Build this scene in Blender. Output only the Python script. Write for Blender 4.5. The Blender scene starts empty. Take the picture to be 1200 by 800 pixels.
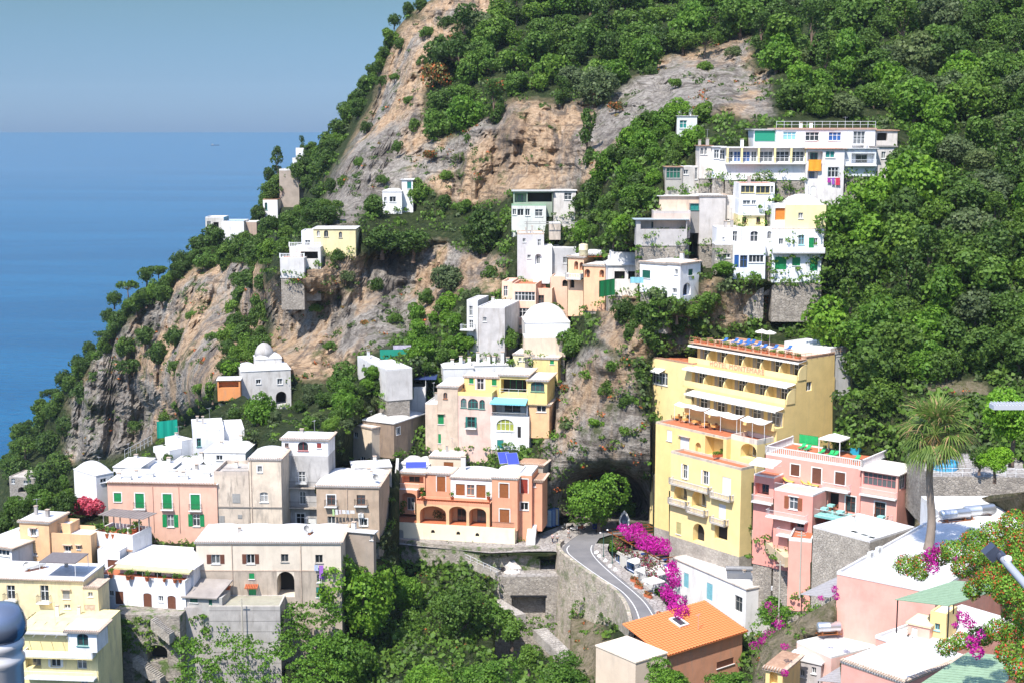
import bpy, math, random
import numpy as np
from mathutils import Vector, Matrix, noise
random.seed(7); np.random.seed(7)
R = math.radians
SC = bpy.context.scene
COL = SC.collection
F = 1667.0                      # focal length in pixels of a 1200 px wide frame (50 mm on 36 mm)
PIT = math.atan(248/F)
cam_d = bpy.data.cameras.new('camera'); cam = bpy.data.objects.new('camera', cam_d); COL.objects.link(cam)
cam_d.lens = 50; cam_d.sensor_width = 36; cam_d.clip_start = 0.3; cam_d.clip_end = 90000
cam.location = (0, 0, 0); cam.rotation_euler = (math.pi/2 - PIT, 0, 0)
SC.camera = cam
SUN_ELEV, SUN_AZ = R(55), R(207)          # azimuth clockwise from +Y: light comes from behind and left of the camera
world = bpy.data.worlds.new('World'); SC.world = world; world.use_nodes = True
wn = world.node_tree; wn.nodes.clear()
sky = wn.nodes.new('ShaderNodeTexSky'); sky.sky_type = 'NISHITA'; sky.sun_disc = False
sky.sun_elevation = SUN_ELEV; sky.sun_rotation = SUN_AZ
sky.altitude = 130; sky.air_density = 1.0; sky.dust_density = 0.6; sky.ozone_density = 3.0
bg = wn.nodes.new('ShaderNodeBackground'); bg.inputs[1].default_value = 0.15
hs = wn.nodes.new('ShaderNodeMix'); hs.data_type = 'RGBA'; hs.blend_type = 'MULTIPLY'; hs.inputs[0].default_value = 1
hs.inputs[7].default_value = (0.80, 0.88, 1.0, 1)
wo = wn.nodes.new('ShaderNodeOutputWorld')
tcs = wn.nodes.new('ShaderNodeTexCoord'); sx = wn.nodes.new('ShaderNodeSeparateXYZ'); rp = wn.nodes.new('ShaderNodeValToRGB')
wn.links.new(tcs.outputs['Generated'], sx.inputs[0]); wn.links.new(sx.outputs[2], rp.inputs[0])
for k_, (p_, c_) in enumerate(((0.0, (.145, .23, .44)), (.035, (.145, .215, .35)), (.10, (.175, .225, .235)), (.5, (1.0, 1.0, 1.05)))):
    e_ = rp.color_ramp.elements[k_] if k_ < 2 else rp.color_ramp.elements.new(p_)
    e_.position = p_; e_.color = (*c_, 1)
wn.links.new(rp.outputs[0], hs.inputs[7]); wn.links.new(sky.outputs[0], hs.inputs[6]); wn.links.new(hs.outputs[2], bg.inputs[0]); wn.links.new(bg.outputs[0], wo.inputs[0])
sun_d = bpy.data.lights.new('sun', 'SUN'); sun_d.energy = 3.5; sun_d.angle = R(0.5); sun_d.color = (1.0, 0.955, 0.89)
sun = bpy.data.objects.new('sun', sun_d); COL.objects.link(sun)
to_sun = Vector((math.sin(SUN_AZ)*math.cos(SUN_ELEV), math.cos(SUN_AZ)*math.cos(SUN_ELEV), math.sin(SUN_ELEV)))
sun.rotation_euler = to_sun.to_track_quat('Z', 'Y').to_euler()
SC.view_settings.view_transform = 'Standard'; SC.view_settings.look = 'None'; SC.view_settings.gamma = 1
SC.view_settings.use_curve_mapping = False
SC.view_settings.exposure = 1.08
SC.cycles.max_bounces = 6; SC.cycles.diffuse_bounces = 3; SC.cycles.transparent_max_bounces = 6
SC.cycles.volume_bounces = 0

CP, SP = math.cos(PIT), math.sin(PIT)
def ray(px, py):
    dx = (px-600)/F; dy = (400-py)/F
    y = CP + dy*SP; z = dy*CP - SP
    return Vector((dx/y, 1.0, z/y))
def P(px, py, Y): return ray(px, py)*Y
def Yz(py, z): return z/ray(600, py).z          # depth at which the ray of row py meets height z
def proj(v):
    x, y, z = v; d = y*CP - z*SP; u = y*SP + z*CP
    return 600+F*x/d, 400-F*u/d
_w = [0, 0, 1.0]
def W(x0, y0, s): _w[:] = [x0, y0, float(s)]
def q(x, y): return (_w[0]+x/_w[2], _w[1]+y/_w[2])

def tag(o, label=None, cat=None, group=None, kind=None):
    if label: o['label'] = label
    if cat: o['category'] = cat
    if group: o['group'] = group
    if kind: o['kind'] = kind
    return o
def empty(name, loc=(0, 0, 0), rz=0.0, label=None, cat=None, group=None, parent=None):
    o = bpy.data.objects.new(name, None); COL.objects.link(o); o.location = loc; o.rotation_euler = (0, 0, rz)
    if parent: o.parent = parent
    return tag(o, label, cat, group)
def linkmesh(name, me, parent=None, loc=(0, 0, 0), rz=0.0, sc=None):
    o = bpy.data.objects.new(name, me); COL.objects.link(o)
    if parent: o.parent = parent
    o.location = loc; o.rotation_euler = (0, 0, rz)
    if sc: o.scale = sc if hasattr(sc, '__len__') else (sc, sc, sc)
    return o
def copy_tree(o, parent=None):
    c = o.copy(); COL.objects.link(c)
    if parent: c.parent = parent
    for ch in [x for x in o.children]: copy_tree(ch, c)
    return c

class MB:
    def __init__(s): s.v = []; s.f = []; s.m = []; s.sm = []
    def face(s, pts, mi=0, smooth=False):
        n = len(s.v); s.v += [tuple(p) for p in pts]; s.f.append(tuple(range(n, n+len(pts)))); s.m.append(mi); s.sm.append(smooth)
    def mesh(s, vs, fs, mi=0, smooth=False):
        n = len(s.v); s.v += [tuple(p) for p in vs]
        for f in fs: s.f.append(tuple(i+n for i in f)); s.m.append(mi); s.sm.append(smooth)
    def box(s, x0, y0, z0, x1, y1, z1, mi=0, M=None):
        vs = [(x0,y0,z0),(x1,y0,z0),(x1,y1,z0),(x0,y1,z0),(x0,y0,z1),(x1,y0,z1),(x1,y1,z1),(x0,y1,z1)]
        if M is not None: vs = [M @ Vector(p) for p in vs]
        s.mesh(vs, [(3,2,1,0),(4,5,6,7),(0,1,5,4),(1,2,6,5),(2,3,7,6),(3,0,4,7)], mi)
    def bar(s, a, b, r, n=6, mi=0, r2=None, smooth=True):
        a = Vector(a); b = Vector(b); d = b-a
        if d.length < 1e-6: return
        qn = d.to_track_quat('Z', 'Y'); r2 = r if r2 is None else r2
        vs = []
        for k, (c, rr) in enumerate(((a, r), (b, r2))):
            for i in range(n):
                t = 2*math.pi*i/n; vs.append(c + qn @ Vector((rr*math.cos(t), rr*math.sin(t), 0)))
        fs = [(i, (i+1) % n, n+(i+1) % n, n+i) for i in range(n)]
        s.mesh(vs, fs, mi, smooth); s.mesh(vs, [tuple(range(n))[::-1], tuple(range(n, 2*n))], mi)
    def tube(s, pts, r, n=6, mi=0):
        for i in range(len(pts)-1):
            ra = r[i] if hasattr(r, '__len__') else r; rb = r[i+1] if hasattr(r, '__len__') else r
            s.bar(pts[i], pts[i+1], ra, n, mi, rb)
    def lathe(s, prof, c=(0, 0, 0), n=12, mi=0, smooth=True):
        vs = []; k = len(prof)
        for (r, z) in prof:
            for i in range(n):
                t = 2*math.pi*i/n; vs.append((c[0]+r*math.cos(t), c[1]+r*math.sin(t), c[2]+z))
        fs = [(j*n+i, j*n+(i+1) % n, (j+1)*n+(i+1) % n, (j+1)*n+i) for j in range(k-1) for i in range(n)]
        s.mesh(vs, fs, mi, smooth)
        s.mesh([vs[i] for i in range(n)], [tuple(range(n))[::-1]], mi); s.mesh(vs[-n:], [tuple(range(n))], mi)
    def prism(s, poly, z0, z1, mi=0):
        n = len(poly); vs = [(x, y, z0) for x, y in poly]+[(x, y, z1) for x, y in poly]
        s.mesh(vs, [tuple(range(n))[::-1], tuple(range(n, 2*n))]+[(i, (i+1) % n, n+(i+1) % n, n+i) for i in range(n)], mi)
    def build(s, name, mats, parent=None, loc=(0, 0, 0), rz=0.0):
        me = bpy.data.meshes.new(name); me.from_pydata(s.v, [], s.f)
        if not isinstance(mats, (list, tuple)): mats = [mats]
        for m in mats: me.materials.append(m)
        me.polygons.foreach_set('material_index', s.m); me.polygons.foreach_set('use_smooth', s.sm); me.update()
        return linkmesh(name, me, parent, loc, rz)

def newmat(name):
    m = bpy.data.materials.new(name); m.use_nodes = True; nt = m.node_tree
    return m, nt, nt.nodes['Principled BSDF']
def nd(nt, typ, **kw):
    n = nt.nodes.new(typ)
    for k, v in kw.items():
        if k.startswith('i_'): n.inputs[k[2:].replace('_', ' ')].default_value = v
        else: setattr(n, k, v)
    return n
def noise_n(nt, scale, detail=4, rough=.55, vec=None, dist=0):
    n = nt.nodes.new('ShaderNodeTexNoise'); n.inputs['Scale'].default_value = scale; n.inputs['Detail'].default_value = detail
    n.inputs['Roughness'].default_value = rough; n.inputs['Distortion'].default_value = dist
    if vec is not None: nt.links.new(vec, n.inputs['Vector'])
    return n
def ramp(nt, fac, stops):
    r = nt.nodes.new('ShaderNodeValToRGB'); e = r.color_ramp.elements
    while len(e) < len(stops): e.new(0.5)
    for k, (p, c) in enumerate(stops):
        e[k].position = p; e[k].color = (c, c, c, 1) if not hasattr(c, '__len__') else (*c, 1)
    nt.links.new(fac, r.inputs[0]); return r
def mixc(nt, fac, a, b, mode='MIX'):
    n = nt.nodes.new('ShaderNodeMix'); n.data_type = 'RGBA'; n.blend_type = mode
    for s_, k in ((fac, 0), (a, 6), (b, 7)):
        if hasattr(s_, 'links') or hasattr(s_, 'is_linked'): nt.links.new(s_, n.inputs[k])
        elif hasattr(s_, '__len__'): n.inputs[k].default_value = (*s_, 1)
        else: n.inputs[k].default_value = s_
    return n.outputs[2]
def bump(nt, h, strength, dist, bs):
    b = nt.nodes.new('ShaderNodeBump'); b.inputs['Strength'].default_value = strength; b.inputs['Distance'].default_value = dist
    nt.links.new(h, b.inputs['Height']); nt.links.new(b.outputs[0], bs.inputs['Normal']); return b
def gpos(nt):
    g = nt.nodes.new('ShaderNodeNewGeometry'); return g.outputs['Position']
def mapping(nt, vec, sc):
    m = nt.nodes.new('ShaderNodeMapping'); m.inputs['Scale'].default_value = sc; nt.links.new(vec, m.inputs['Vector']); return m.outputs[0]
_mc = {}
def plaster(col, stain=0.5, rough=.85, dirt=(0.30, 0.26, 0.22)):
    """painted render with run-off streaks and patches"""
    stain = min(1.0, stain*1.35+.12)
    key = ('pl', tuple(round(c, 3) for c in col), stain, dirt)
    if key in _mc: return _mc[key]
    m, nt, bs = newmat('plaster'); p = gpos(nt)
    a = noise_n(nt, .55, 5, .6, p); st = noise_n(nt, 1.0, 5, .65, mapping(nt, p, (1.1, 1.1, .22)))
    fine = noise_n(nt, 6, 4, .7, p)
    c = mixc(nt, ramp(nt, a.outputs[0], [(.35, 0), (.75, 1)]).outputs[0], [min(1, x*1.04) for x in col], [x*(1-.24*stain-.03) for x in col])
    f = ramp(nt, st.outputs[0], [(.51, 0), (.74, .95*stain)])
    c = mixc(nt, f.outputs[0], c, dirt)
    f2 = ramp(nt, fine.outputs[0], [(.56, 0), (.78, .45*stain)])
    c = mixc(nt, f2.outputs[0], c, [x*.6 for x in col])
    nt.links.new(c, bs.inputs['Base Color']); bs.inputs['Roughness'].default_value = rough
    bump(nt, fine.outputs[0], .35, .03, bs); bs.inputs['Specular IOR Level'].default_value = .25
    _mc[key] = m; return m
def paint(col, rough=.5, var=.12):
    key = ('pt', tuple(round(c, 3) for c in col), rough, var)
    if key in _mc: return _mc[key]
    m, nt, bs = newmat('paint'); n = noise_n(nt, 2.5, 4, .6, gpos(nt))
    c = mixc(nt, ramp(nt, n.outputs[0], [(.3, 0), (.7, 1)]).outputs[0], col, [x*(1-var*2) for x in col])
    nt.links.new(c, bs.inputs['Base Color']); bs.inputs['Roughness'].default_value = rough
    _mc[key] = m; return m
def stone_mat(name, c1, c2, c3, scale=2.0, mortar=(.42, .38, .33), bs_=.9, moss=0.0):
    m, nt, bs = newmat(name); p = gpos(nt)
    v = nt.nodes.new('ShaderNodeTexVoronoi'); v.inputs['Scale'].default_value = scale
    nt.links.new(mapping(nt, p, (1, 1, 1.7)), v.inputs['Vector'])
    ve = nt.nodes.new('ShaderNodeTexVoronoi'); ve.feature = 'DISTANCE_TO_EDGE'; ve.inputs['Scale'].default_value = scale
    nt.links.new(mapping(nt, p, (1, 1, 1.7)), ve.inputs['Vector'])
    cr = ramp(nt, v.outputs['Color'], [(.15, c1), (.5, c2), (.85, c3)])
    e = ramp(nt, ve.outputs['Distance'], [(.0, 0), (.09, 1)])
    c = mixc(nt, e.outputs[0], mortar, cr.outputs[0])
    big = noise_n(nt, .35, 5, .65, p)
    c = mixc(nt, ramp(nt, big.outputs[0], [(.4, 0), (.72, .55)]).outputs[0], c, (.16, .14, .12))
    fn = noise_n(nt, 5, 5, .7, p)
    c = mixc(nt, ramp(nt, fn.outputs[0], [(.5, 0), (.8, .5)]).outputs[0], c, (.55, .5, .44))
    if moss:
        g = noise_n(nt, .6, 6, .7, p); c = mixc(nt, ramp(nt, g.outputs[0], [(.5, 0), (.6, moss)]).outputs[0], c, (.09, .15, .03))
    nt.links.new(c, bs.inputs['Base Color']); bs.inputs['Roughness'].default_value = .95; bs.inputs['Specular IOR Level'].default_value = .15
    bump(nt, e.outputs[0], .8, .12, bs)
    return m
def leaf_mat(name, c1, c2, c3=None, trans=.42, c3amt=0, objvar=.5):
    """leaves: colour differs leaf to leaf and tree to tree"""
    m, nt, bs = newmat(name)
    g = nt.nodes.new('ShaderNodeNewGeometry'); oi = nt.nodes.new('ShaderNodeObjectInfo')
    r = ramp(nt, g.outputs['Random Per Island'], [(.0, c1), (1., c2)])
    n = noise_n(nt, .35, 3, .6, g.outputs['Position'])
    c = mixc(nt, ramp(nt, n.outputs[0], [(.35, 0), (.7, .6)]).outputs[0], r.outputs[0], [x*.62 for x in c1])
    dk = ramp(nt, oi.outputs['Random'], [(0, (1-objvar*.55,)*3), (.5, (1, 1, .95)), (1, (1+objvar*.55, 1+objvar*.4, .9))])
    c = mixc(nt, 1.0, c, dk.outputs[0], 'MULTIPLY')
    if c3 is not None:
        h = nt.nodes.new('ShaderNodeMath'); h.operation = 'FRACT'; mm = nt.nodes.new('ShaderNodeMath'); mm.operation = 'MULTIPLY'; mm.inputs[1].default_value = 7.31
        nt.links.new(g.outputs['Random Per Island'], mm.inputs[0]); nt.links.new(mm.outputs[0], h.inputs[0])
        n2 = noise_n(nt, 1.0, 3, .6, g.outputs['Position'])
        ad = nt.nodes.new('ShaderNodeMath'); ad.operation = 'ADD'; nt.links.new(h.outputs[0], ad.inputs[0]); nt.links.new(n2.outputs[0], ad.inputs[1])
        rr = ramp(nt, ad.outputs[0], [(1.5-c3amt-.01, 0), (1.5-c3amt, 1)]); rr.color_ramp.elements[0].position = max(0, min(.99, (1.5-c3amt)/1.0-.01)); 
        cmp_ = nt.nodes.new('ShaderNodeMath'); cmp_.operation = 'GREATER_THAN'; cmp_.inputs[1].default_value = 1.5-c3amt*1.2
        nt.links.new(ad.outputs[0], cmp_.inputs[0]); c = mixc(nt, cmp_.outputs[0], c, c3)
    nt.links.new(c, bs.inputs['Base Color']); bs.inputs['Roughness'].default_value = .55; bs.inputs['Specular IOR Level'].default_value = .3
    tr = nt.nodes.new('ShaderNodeBsdfTranslucent'); nt.links.new(c, tr.inputs[0])
    ms = nt.nodes.new('ShaderNodeMixShader'); ms.inputs[0].default_value = trans
    out = nt.nodes['Material Output']; nt.links.new(bs.outputs[0], ms.inputs[1]); nt.links.new(tr.outputs[0], ms.inputs[2]); nt.links.new(ms.outputs[0], out.inputs[0])
    return m
def glass_mat():
    m, nt, bs = newmat('window_glass'); oi = nt.nodes.new('ShaderNodeObjectInfo')
    r = ramp(nt, oi.outputs['Random'], [(0, (.015, .018, .02)), (.6, (.05, .06, .065)), (1, (.16, .17, .17))])
    nt.links.new(r.outputs[0], bs.inputs['Base Color']); bs.inputs['Roughness'].default_value = .08; bs.inputs['Specular IOR Level'].default_value = .7
    return m
def simple(name, col, rough=.6, metal=0.0, alpha=None):
    m, nt, bs = newmat(name); bs.inputs['Base Color'].default_value = (*col, 1); bs.inputs['Roughness'].default_value = rough; bs.inputs['Metallic'].default_value = metal
    return m
def tile_mat(name, c1, c2, sc=3.2):
    m, nt, bs = newmat(name); p = gpos(nt)
    w = noise_n(nt, 2.3, 4, .6, p); v = nt.nodes.new('ShaderNodeTexVoronoi'); v.inputs['Scale'].default_value = sc; nt.links.new(p, v.inputs['Vector'])
    c = mixc(nt, v.outputs['Color'], c1, c2); c = mixc(nt, ramp(nt, w.outputs[0], [(.45, 0), (.75, .5)]).outputs[0], c, [x*.55 for x in c1])
    nt.links.new(c, bs.inputs['Base Color']); bs.inputs['Roughness'].default_value = .85
    return m
def roof_white():
    m, nt, bs = newmat('limewashed_roof'); p = gpos(nt)
    a = noise_n(nt, .5, 6, .65, p); b = noise_n(nt, 3.5, 5, .7, p)
    c = mixc(nt, ramp(nt, a.outputs[0], [(.42, 0), (.72, .7)]).outputs[0], (.68, .665, .65), (.50, .475, .45))
    c = mixc(nt, ramp(nt, b.outputs[0], [(.52, 0), (.74, .8)]).outputs[0], c, (.36, .33, .30))
    nt.links.new(c, bs.inputs['Base Color']); bs.inputs['Roughness'].default_value = .9; bump(nt, b.outputs[0], .3, .04, bs)
    return m

GLASS = glass_mat(); ROOFW = roof_white()
WHITE = paint((.78, .77, .74)); WFRAME = paint((.74, .74, .72), .5, .05)
DKGREEN = paint((.012, .12, .075)); GREEN = paint((.01, .26, .08)); BRIGHTGREEN = paint((.02, .42, .12)); TEAL = paint((.02, .22, .19))
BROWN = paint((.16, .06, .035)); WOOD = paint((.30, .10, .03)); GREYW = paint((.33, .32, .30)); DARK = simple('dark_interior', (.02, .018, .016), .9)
METAL = simple('brushed_metal', (.62, .63, .64), .35, .8); IRON = simple('dark_iron', (.03, .03, .032), .5, .4)
RAILW = paint((.75, .76, .76), .45, .03); AWN = paint((.80, .77, .70), .8, .06); AWNG = paint((.45, .44, .42), .8, .1)
BLUE = paint((.02, .10, .32)); LBLUE = paint((.25, .55, .62)); CORN = tile_mat('cornice_tile', (.58, .47, .37), (.42, .30, .22), 4)
TERRA = tile_mat('terracotta_tile', (.55, .15, .055), (.45, .11, .04)); TERRAB = tile_mat('old_tile', (.45, .28, .18), (.33, .18, .11))
TERRAF = tile_mat('terracotta_floor', (.50, .16, .07), (.40, .12, .05), 5)
CREAM = (.68, .55, .42); CREAM2 = (.66, .57, .46); YEL = (.77, .57, .25); YELP = (.78, .64, .38); PINK = (.72, .38, .29); SALMON = (.70, .42, .31); ROSE = (.66, .27, .21)
ORANGE = (.68, .33, .20); WHT = (.76, .75, .74); GREYP = (.46, .44, .42); SAND = (.55, .45, .35); APRI = (.74, .46, .25); LEMON = (.78, .66, .33)
STONE = stone_mat('rubble_stone', (.24, .21, .18), (.34, .30, .25), (.44, .39, .33))
STONEM = stone_mat('mossy_stone', (.24, .21, .18), (.33, .29, .24), (.42, .37, .31), moss=.9)
STONEW = stone_mat('pale_stone', (.38, .34, .29), (.46, .41, .35), (.54, .49, .42), 2.4)
CONC = plaster((.42, .39, .36), 1.0, dirt=(.2, .18, .16)); OLDW = plaster((.55, .47, .39), 1.0, dirt=(.25, .22, .19))

HOUSES = {'A': [], 'B': [], 'C': []}      # points for the ground under them
VOLS = {'A': [], 'B': [], 'C': []}
LAY = ['A']
class Face:
    """a wall plane of a volume; u runs along it, v is height, n outward"""
    def __init__(s, vol, side):
        s.vol, s.side = vol, side
    def pt(s, u, v, n=0.0):
        V = s.vol
        if s.side == 'F': return Vector((u, V.y0-n, v))
        if s.side == 'R': return Vector((V.x1+n, u, v))
        if s.side == 'L': return Vector((V.x0-n, u, v))
    def flip(s): return s.side == 'L'
    def box(s, mb, u0, v0, n0, u1, v1, n1, mi=0):
        a = s.pt(u0, v0, n0); b = s.pt(u1, v1, n1)
        mb.box(min(a.x, b.x), min(a.y, b.y), min(a.z, b.z), max(a.x, b.x), max(a.y, b.y), max(a.z, b.z), mi)
    def uv(s, px, py):
        """local u, v of the photograph's pixel on this wall"""
        V = s.vol; H = V.h; d = ray(px, py); c, sn = math.cos(H.yaw), math.sin(H.yaw)
        o = -H.org; lo = Vector((c*o.x+sn*o.y, -sn*o.x+c*o.y, o.z)); ld = Vector((c*d.x+sn*d.y, -sn*d.x+c*d.y, d.z))
        if s.side == 'F': t = (V.y0-lo.y)/ld.y; p = lo+ld*t; return p.x, p.z
        X = V.x1 if s.side == 'R' else V.x0
        t = (X-lo.x)/ld.x; p = lo+ld*t; return p.y, p.z

class House:
    def __init__(s, name, label, cat, Y, A, B, group=None, yaw=None):
        """A, B: photograph pixels of the two ends of one level line on the front wall; Y: distance of A"""
        s.A = P(*A, Y)
        if yaw is None and A[1] < 305: yaw = 0.0      # too near eye level to read the turn off the eaves
        if yaw is None:
            Yb = s.A.z/ray(*B).z; Bp = P(*B, Yb)
            s.yaw = math.atan2(Bp.y-s.A.y, Bp.x-s.A.x)
        else: s.yaw = yaw
        s.org = Vector((s.A.x, s.A.y, s.A.z)); s.name = name
        s.root = empty(name, s.org, s.yaw, label, cat, group); s.vols = []
    def vol(s, xl, xr, yt, yb, yf=0.0, d=8.0, wall=None, base=2.0, **kw):
        return Vol(s, xl, xr, yt, yb, yf, d, wall, base, **kw)
    def world(s, x, y, z):
        c, sn = math.cos(s.yaw), math.sin(s.yaw); return Vector((s.org.x+c*x-sn*y, s.org.y+sn*x+c*y, s.org.z+z))
    def part(s, name, mb, mats, label=None):
        o = mb.build(name, mats, s.root)
        if label: o['label'] = label
        return o

class Vol:
    def __init__(s, h, xl, xr, yt, yb, yf, d, wall, base, C=None, ground=True, lower=None, lowerpy=None):
        s.h = h; s.y0 = yf; s.wall = wall; s.base = base; s.x0 = s.x1 = 0
        f = Face(s, 'F'); xm = (xl+xr)/2; s.ground = ground
        s.x0, s.z1 = f.uv(xl, yt); s.x1, _ = f.uv(xr, yt)
        _, s.z0 = f.uv(xl, yb)
        if C is not None:
            s.x1_ = s.x1; u, _ = Face(s, 'R').uv(*C); d = max(1.0, u-yf)
        s.y1 = yf+d; s.ops = {'F': [], 'R': [], 'L': []}; s.lower = lower
        s.lz = None if lowerpy is None else f.uv(xl, lowerpy)[1]
        if ground:
            for x in (s.x0, (s.x0+s.x1)/2, s.x1):
                HOUSES[LAY[0]].append((h.world(x, yf+.6, s.z0), 0)); HOUSES[LAY[0]].append((h.world(x, s.y1-.3, s.z1-.6), 1)); HOUSES[LAY[0]].append((h.world(x, yf-2.0, s.z0-2.0), 2))
        h.vols.append(s); VOLS[LAY[0]].append(s)
    def face(s, side='F'): return Face(s, side)
    def op(s, kind, x0, y0, x1, y1, side='F', **kw):
        f = Face(s, side); a = q(x0, y0); b = q(x1, y1); ym = (a[1]+b[1])/2; xm = (a[0]+b[0])/2
        u0, _ = f.uv(a[0], ym); u1, _ = f.uv(b[0], ym); _, v1 = f.uv(xm, a[1]); _, v0 = f.uv(xm, b[1])
        if u0 > u1: u0, u1 = u1, u0
        lo, hi = (s.x0, s.x1) if side == 'F' else (s.y0, s.y1)
        u0 = max(lo+.08, u0); u1 = min(hi-.08, u1); v1 = min(s.z1-.12, v1); v0 = max(s.z0-s.base+.1, v0)
        if u1-u0 < .25 or v1-v0 < .25: return s
        s.ops[side].append((kind, u0, v0, u1, v1, kw)); return s
    def opm(s, kind, u0, v0, u1, v1, side='F', **kw):
        s.ops[side].append((kind, u0, v0, u1, v1, kw)); return s
    def build(s, name='wall', top=True):
        mb = MB(); z0 = s.z0-s.base
        if getattr(s, 'ground', False):
            fb = MB(); fb.box(s.x0+.12, s.y0+.12, z0-getattr(s, 'fnd', 7), s.x1-.12, s.y1-.5, z0+.05); fb.build('foundation', STONE, s.h.root)
        for side in 'FRL':
            f = Face(s, side); lo, hi = (s.x0, s.x1) if side == 'F' else (s.y0, s.y1)
            ops = s.ops[side]
            us = sorted({lo, hi, *[o[1] for o in ops], *[o[3] for o in ops]}); vs = sorted({z0, s.z1, *[o[2] for o in ops], *[o[4] for o in ops]} | ({s.lz} if s.lz is not None else set()))
            fl = f.flip()
            for i in range(len(us)-1):
                for j in range(len(vs)-1):
                    if us[i+1]-us[i] < 1e-4 or vs[j+1]-vs[j] < 1e-4: continue
                    cu, cv = (us[i]+us[i+1])/2, (vs[j]+vs[j+1])/2
                    if any(o[1] < cu < o[3] and o[2] < cv < o[4] for o in ops): continue
                    pts = [f.pt(us[i], vs[j]), f.pt(us[i+1], vs[j]), f.pt(us[i+1], vs[j+1]), f.pt(us[i], vs[j+1])]
                    if fl: pts.reverse()
                    mb.face(pts, 1 if (s.lz is not None and cv < s.lz) else 0)
            for (k, u0, v0, u1, v1, kw) in ops:
                dep = kw.get('dep', 1.6 if k == 'v' else .28)
                if kw.get('arch'):
                    r = (u1-u0)/2; rise = min(r*kw.get('ar', 1.0), (v1-v0)*.7); sp = v1-rise; N = 8; um = (u0+u1)/2
                    arc = [(um-r*math.cos(math.pi*i/N), sp+rise*math.sin(math.pi*i/N)) for i in range(N+1)]
                    for i in range(N):
                        (a, b), (c, d) = arc[i], arc[i+1]
                        pts = [f.pt(a, b), f.pt(c, d), f.pt(c, v1), f.pt(a, v1)]
                        if fl: pts.reverse()
                        mb.face(pts, 0)
                        pts = [f.pt(a, b), f.pt(a, b, -dep), f.pt(c, d, -dep), f.pt(c, d)]
                        if fl: pts.reverse()
                        mb.face(pts, 0)
                    top_v = sp
                else:
                    top_v = v1; mb.face([f.pt(u0, v1), f.pt(u1, v1), f.pt(u1, v1, -dep), f.pt(u0, v1, -dep)], 0)
                mb.face([f.pt(u0, v0), f.pt(u0, v0, -dep), f.pt(u0, top_v, -dep), f.pt(u0, top_v)], 0)
                mb.face([f.pt(u1, v0), f.pt(u1, top_v), f.pt(u1, top_v, -dep), f.pt(u1, v0, -dep)], 0)
                mb.face([f.pt(u0, v0), f.pt(u1, v0), f.pt(u1, v0, -dep), f.pt(u0, v0, -dep)], 0)
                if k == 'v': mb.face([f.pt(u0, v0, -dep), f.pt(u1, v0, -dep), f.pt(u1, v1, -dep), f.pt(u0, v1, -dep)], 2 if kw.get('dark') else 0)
        mb.face([(s.x0, s.y1, z0), (s.x0, s.y1, s.z1), (s.x1, s.y1, s.z1), (s.x1, s.y1, z0)], 0)
        if top: mb.face([(s.x0, s.y0, s.z1-.02), (s.x1, s.y0, s.z1-.02), (s.x1, s.y1, s.z1-.02), (s.x0, s.y1, s.z1-.02)], 0)
        s.obj = mb.build(name, [s.wall, s.lower or s.wall, DARK], s.h.root)
        for side in 'FRL':
            f = Face(s, side)
            for (k, u0, v0, u1, v1, kw) in s.ops[side]: fill_opening(s, f, k, u0, v0, u1, v1, kw)
        return s

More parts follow.
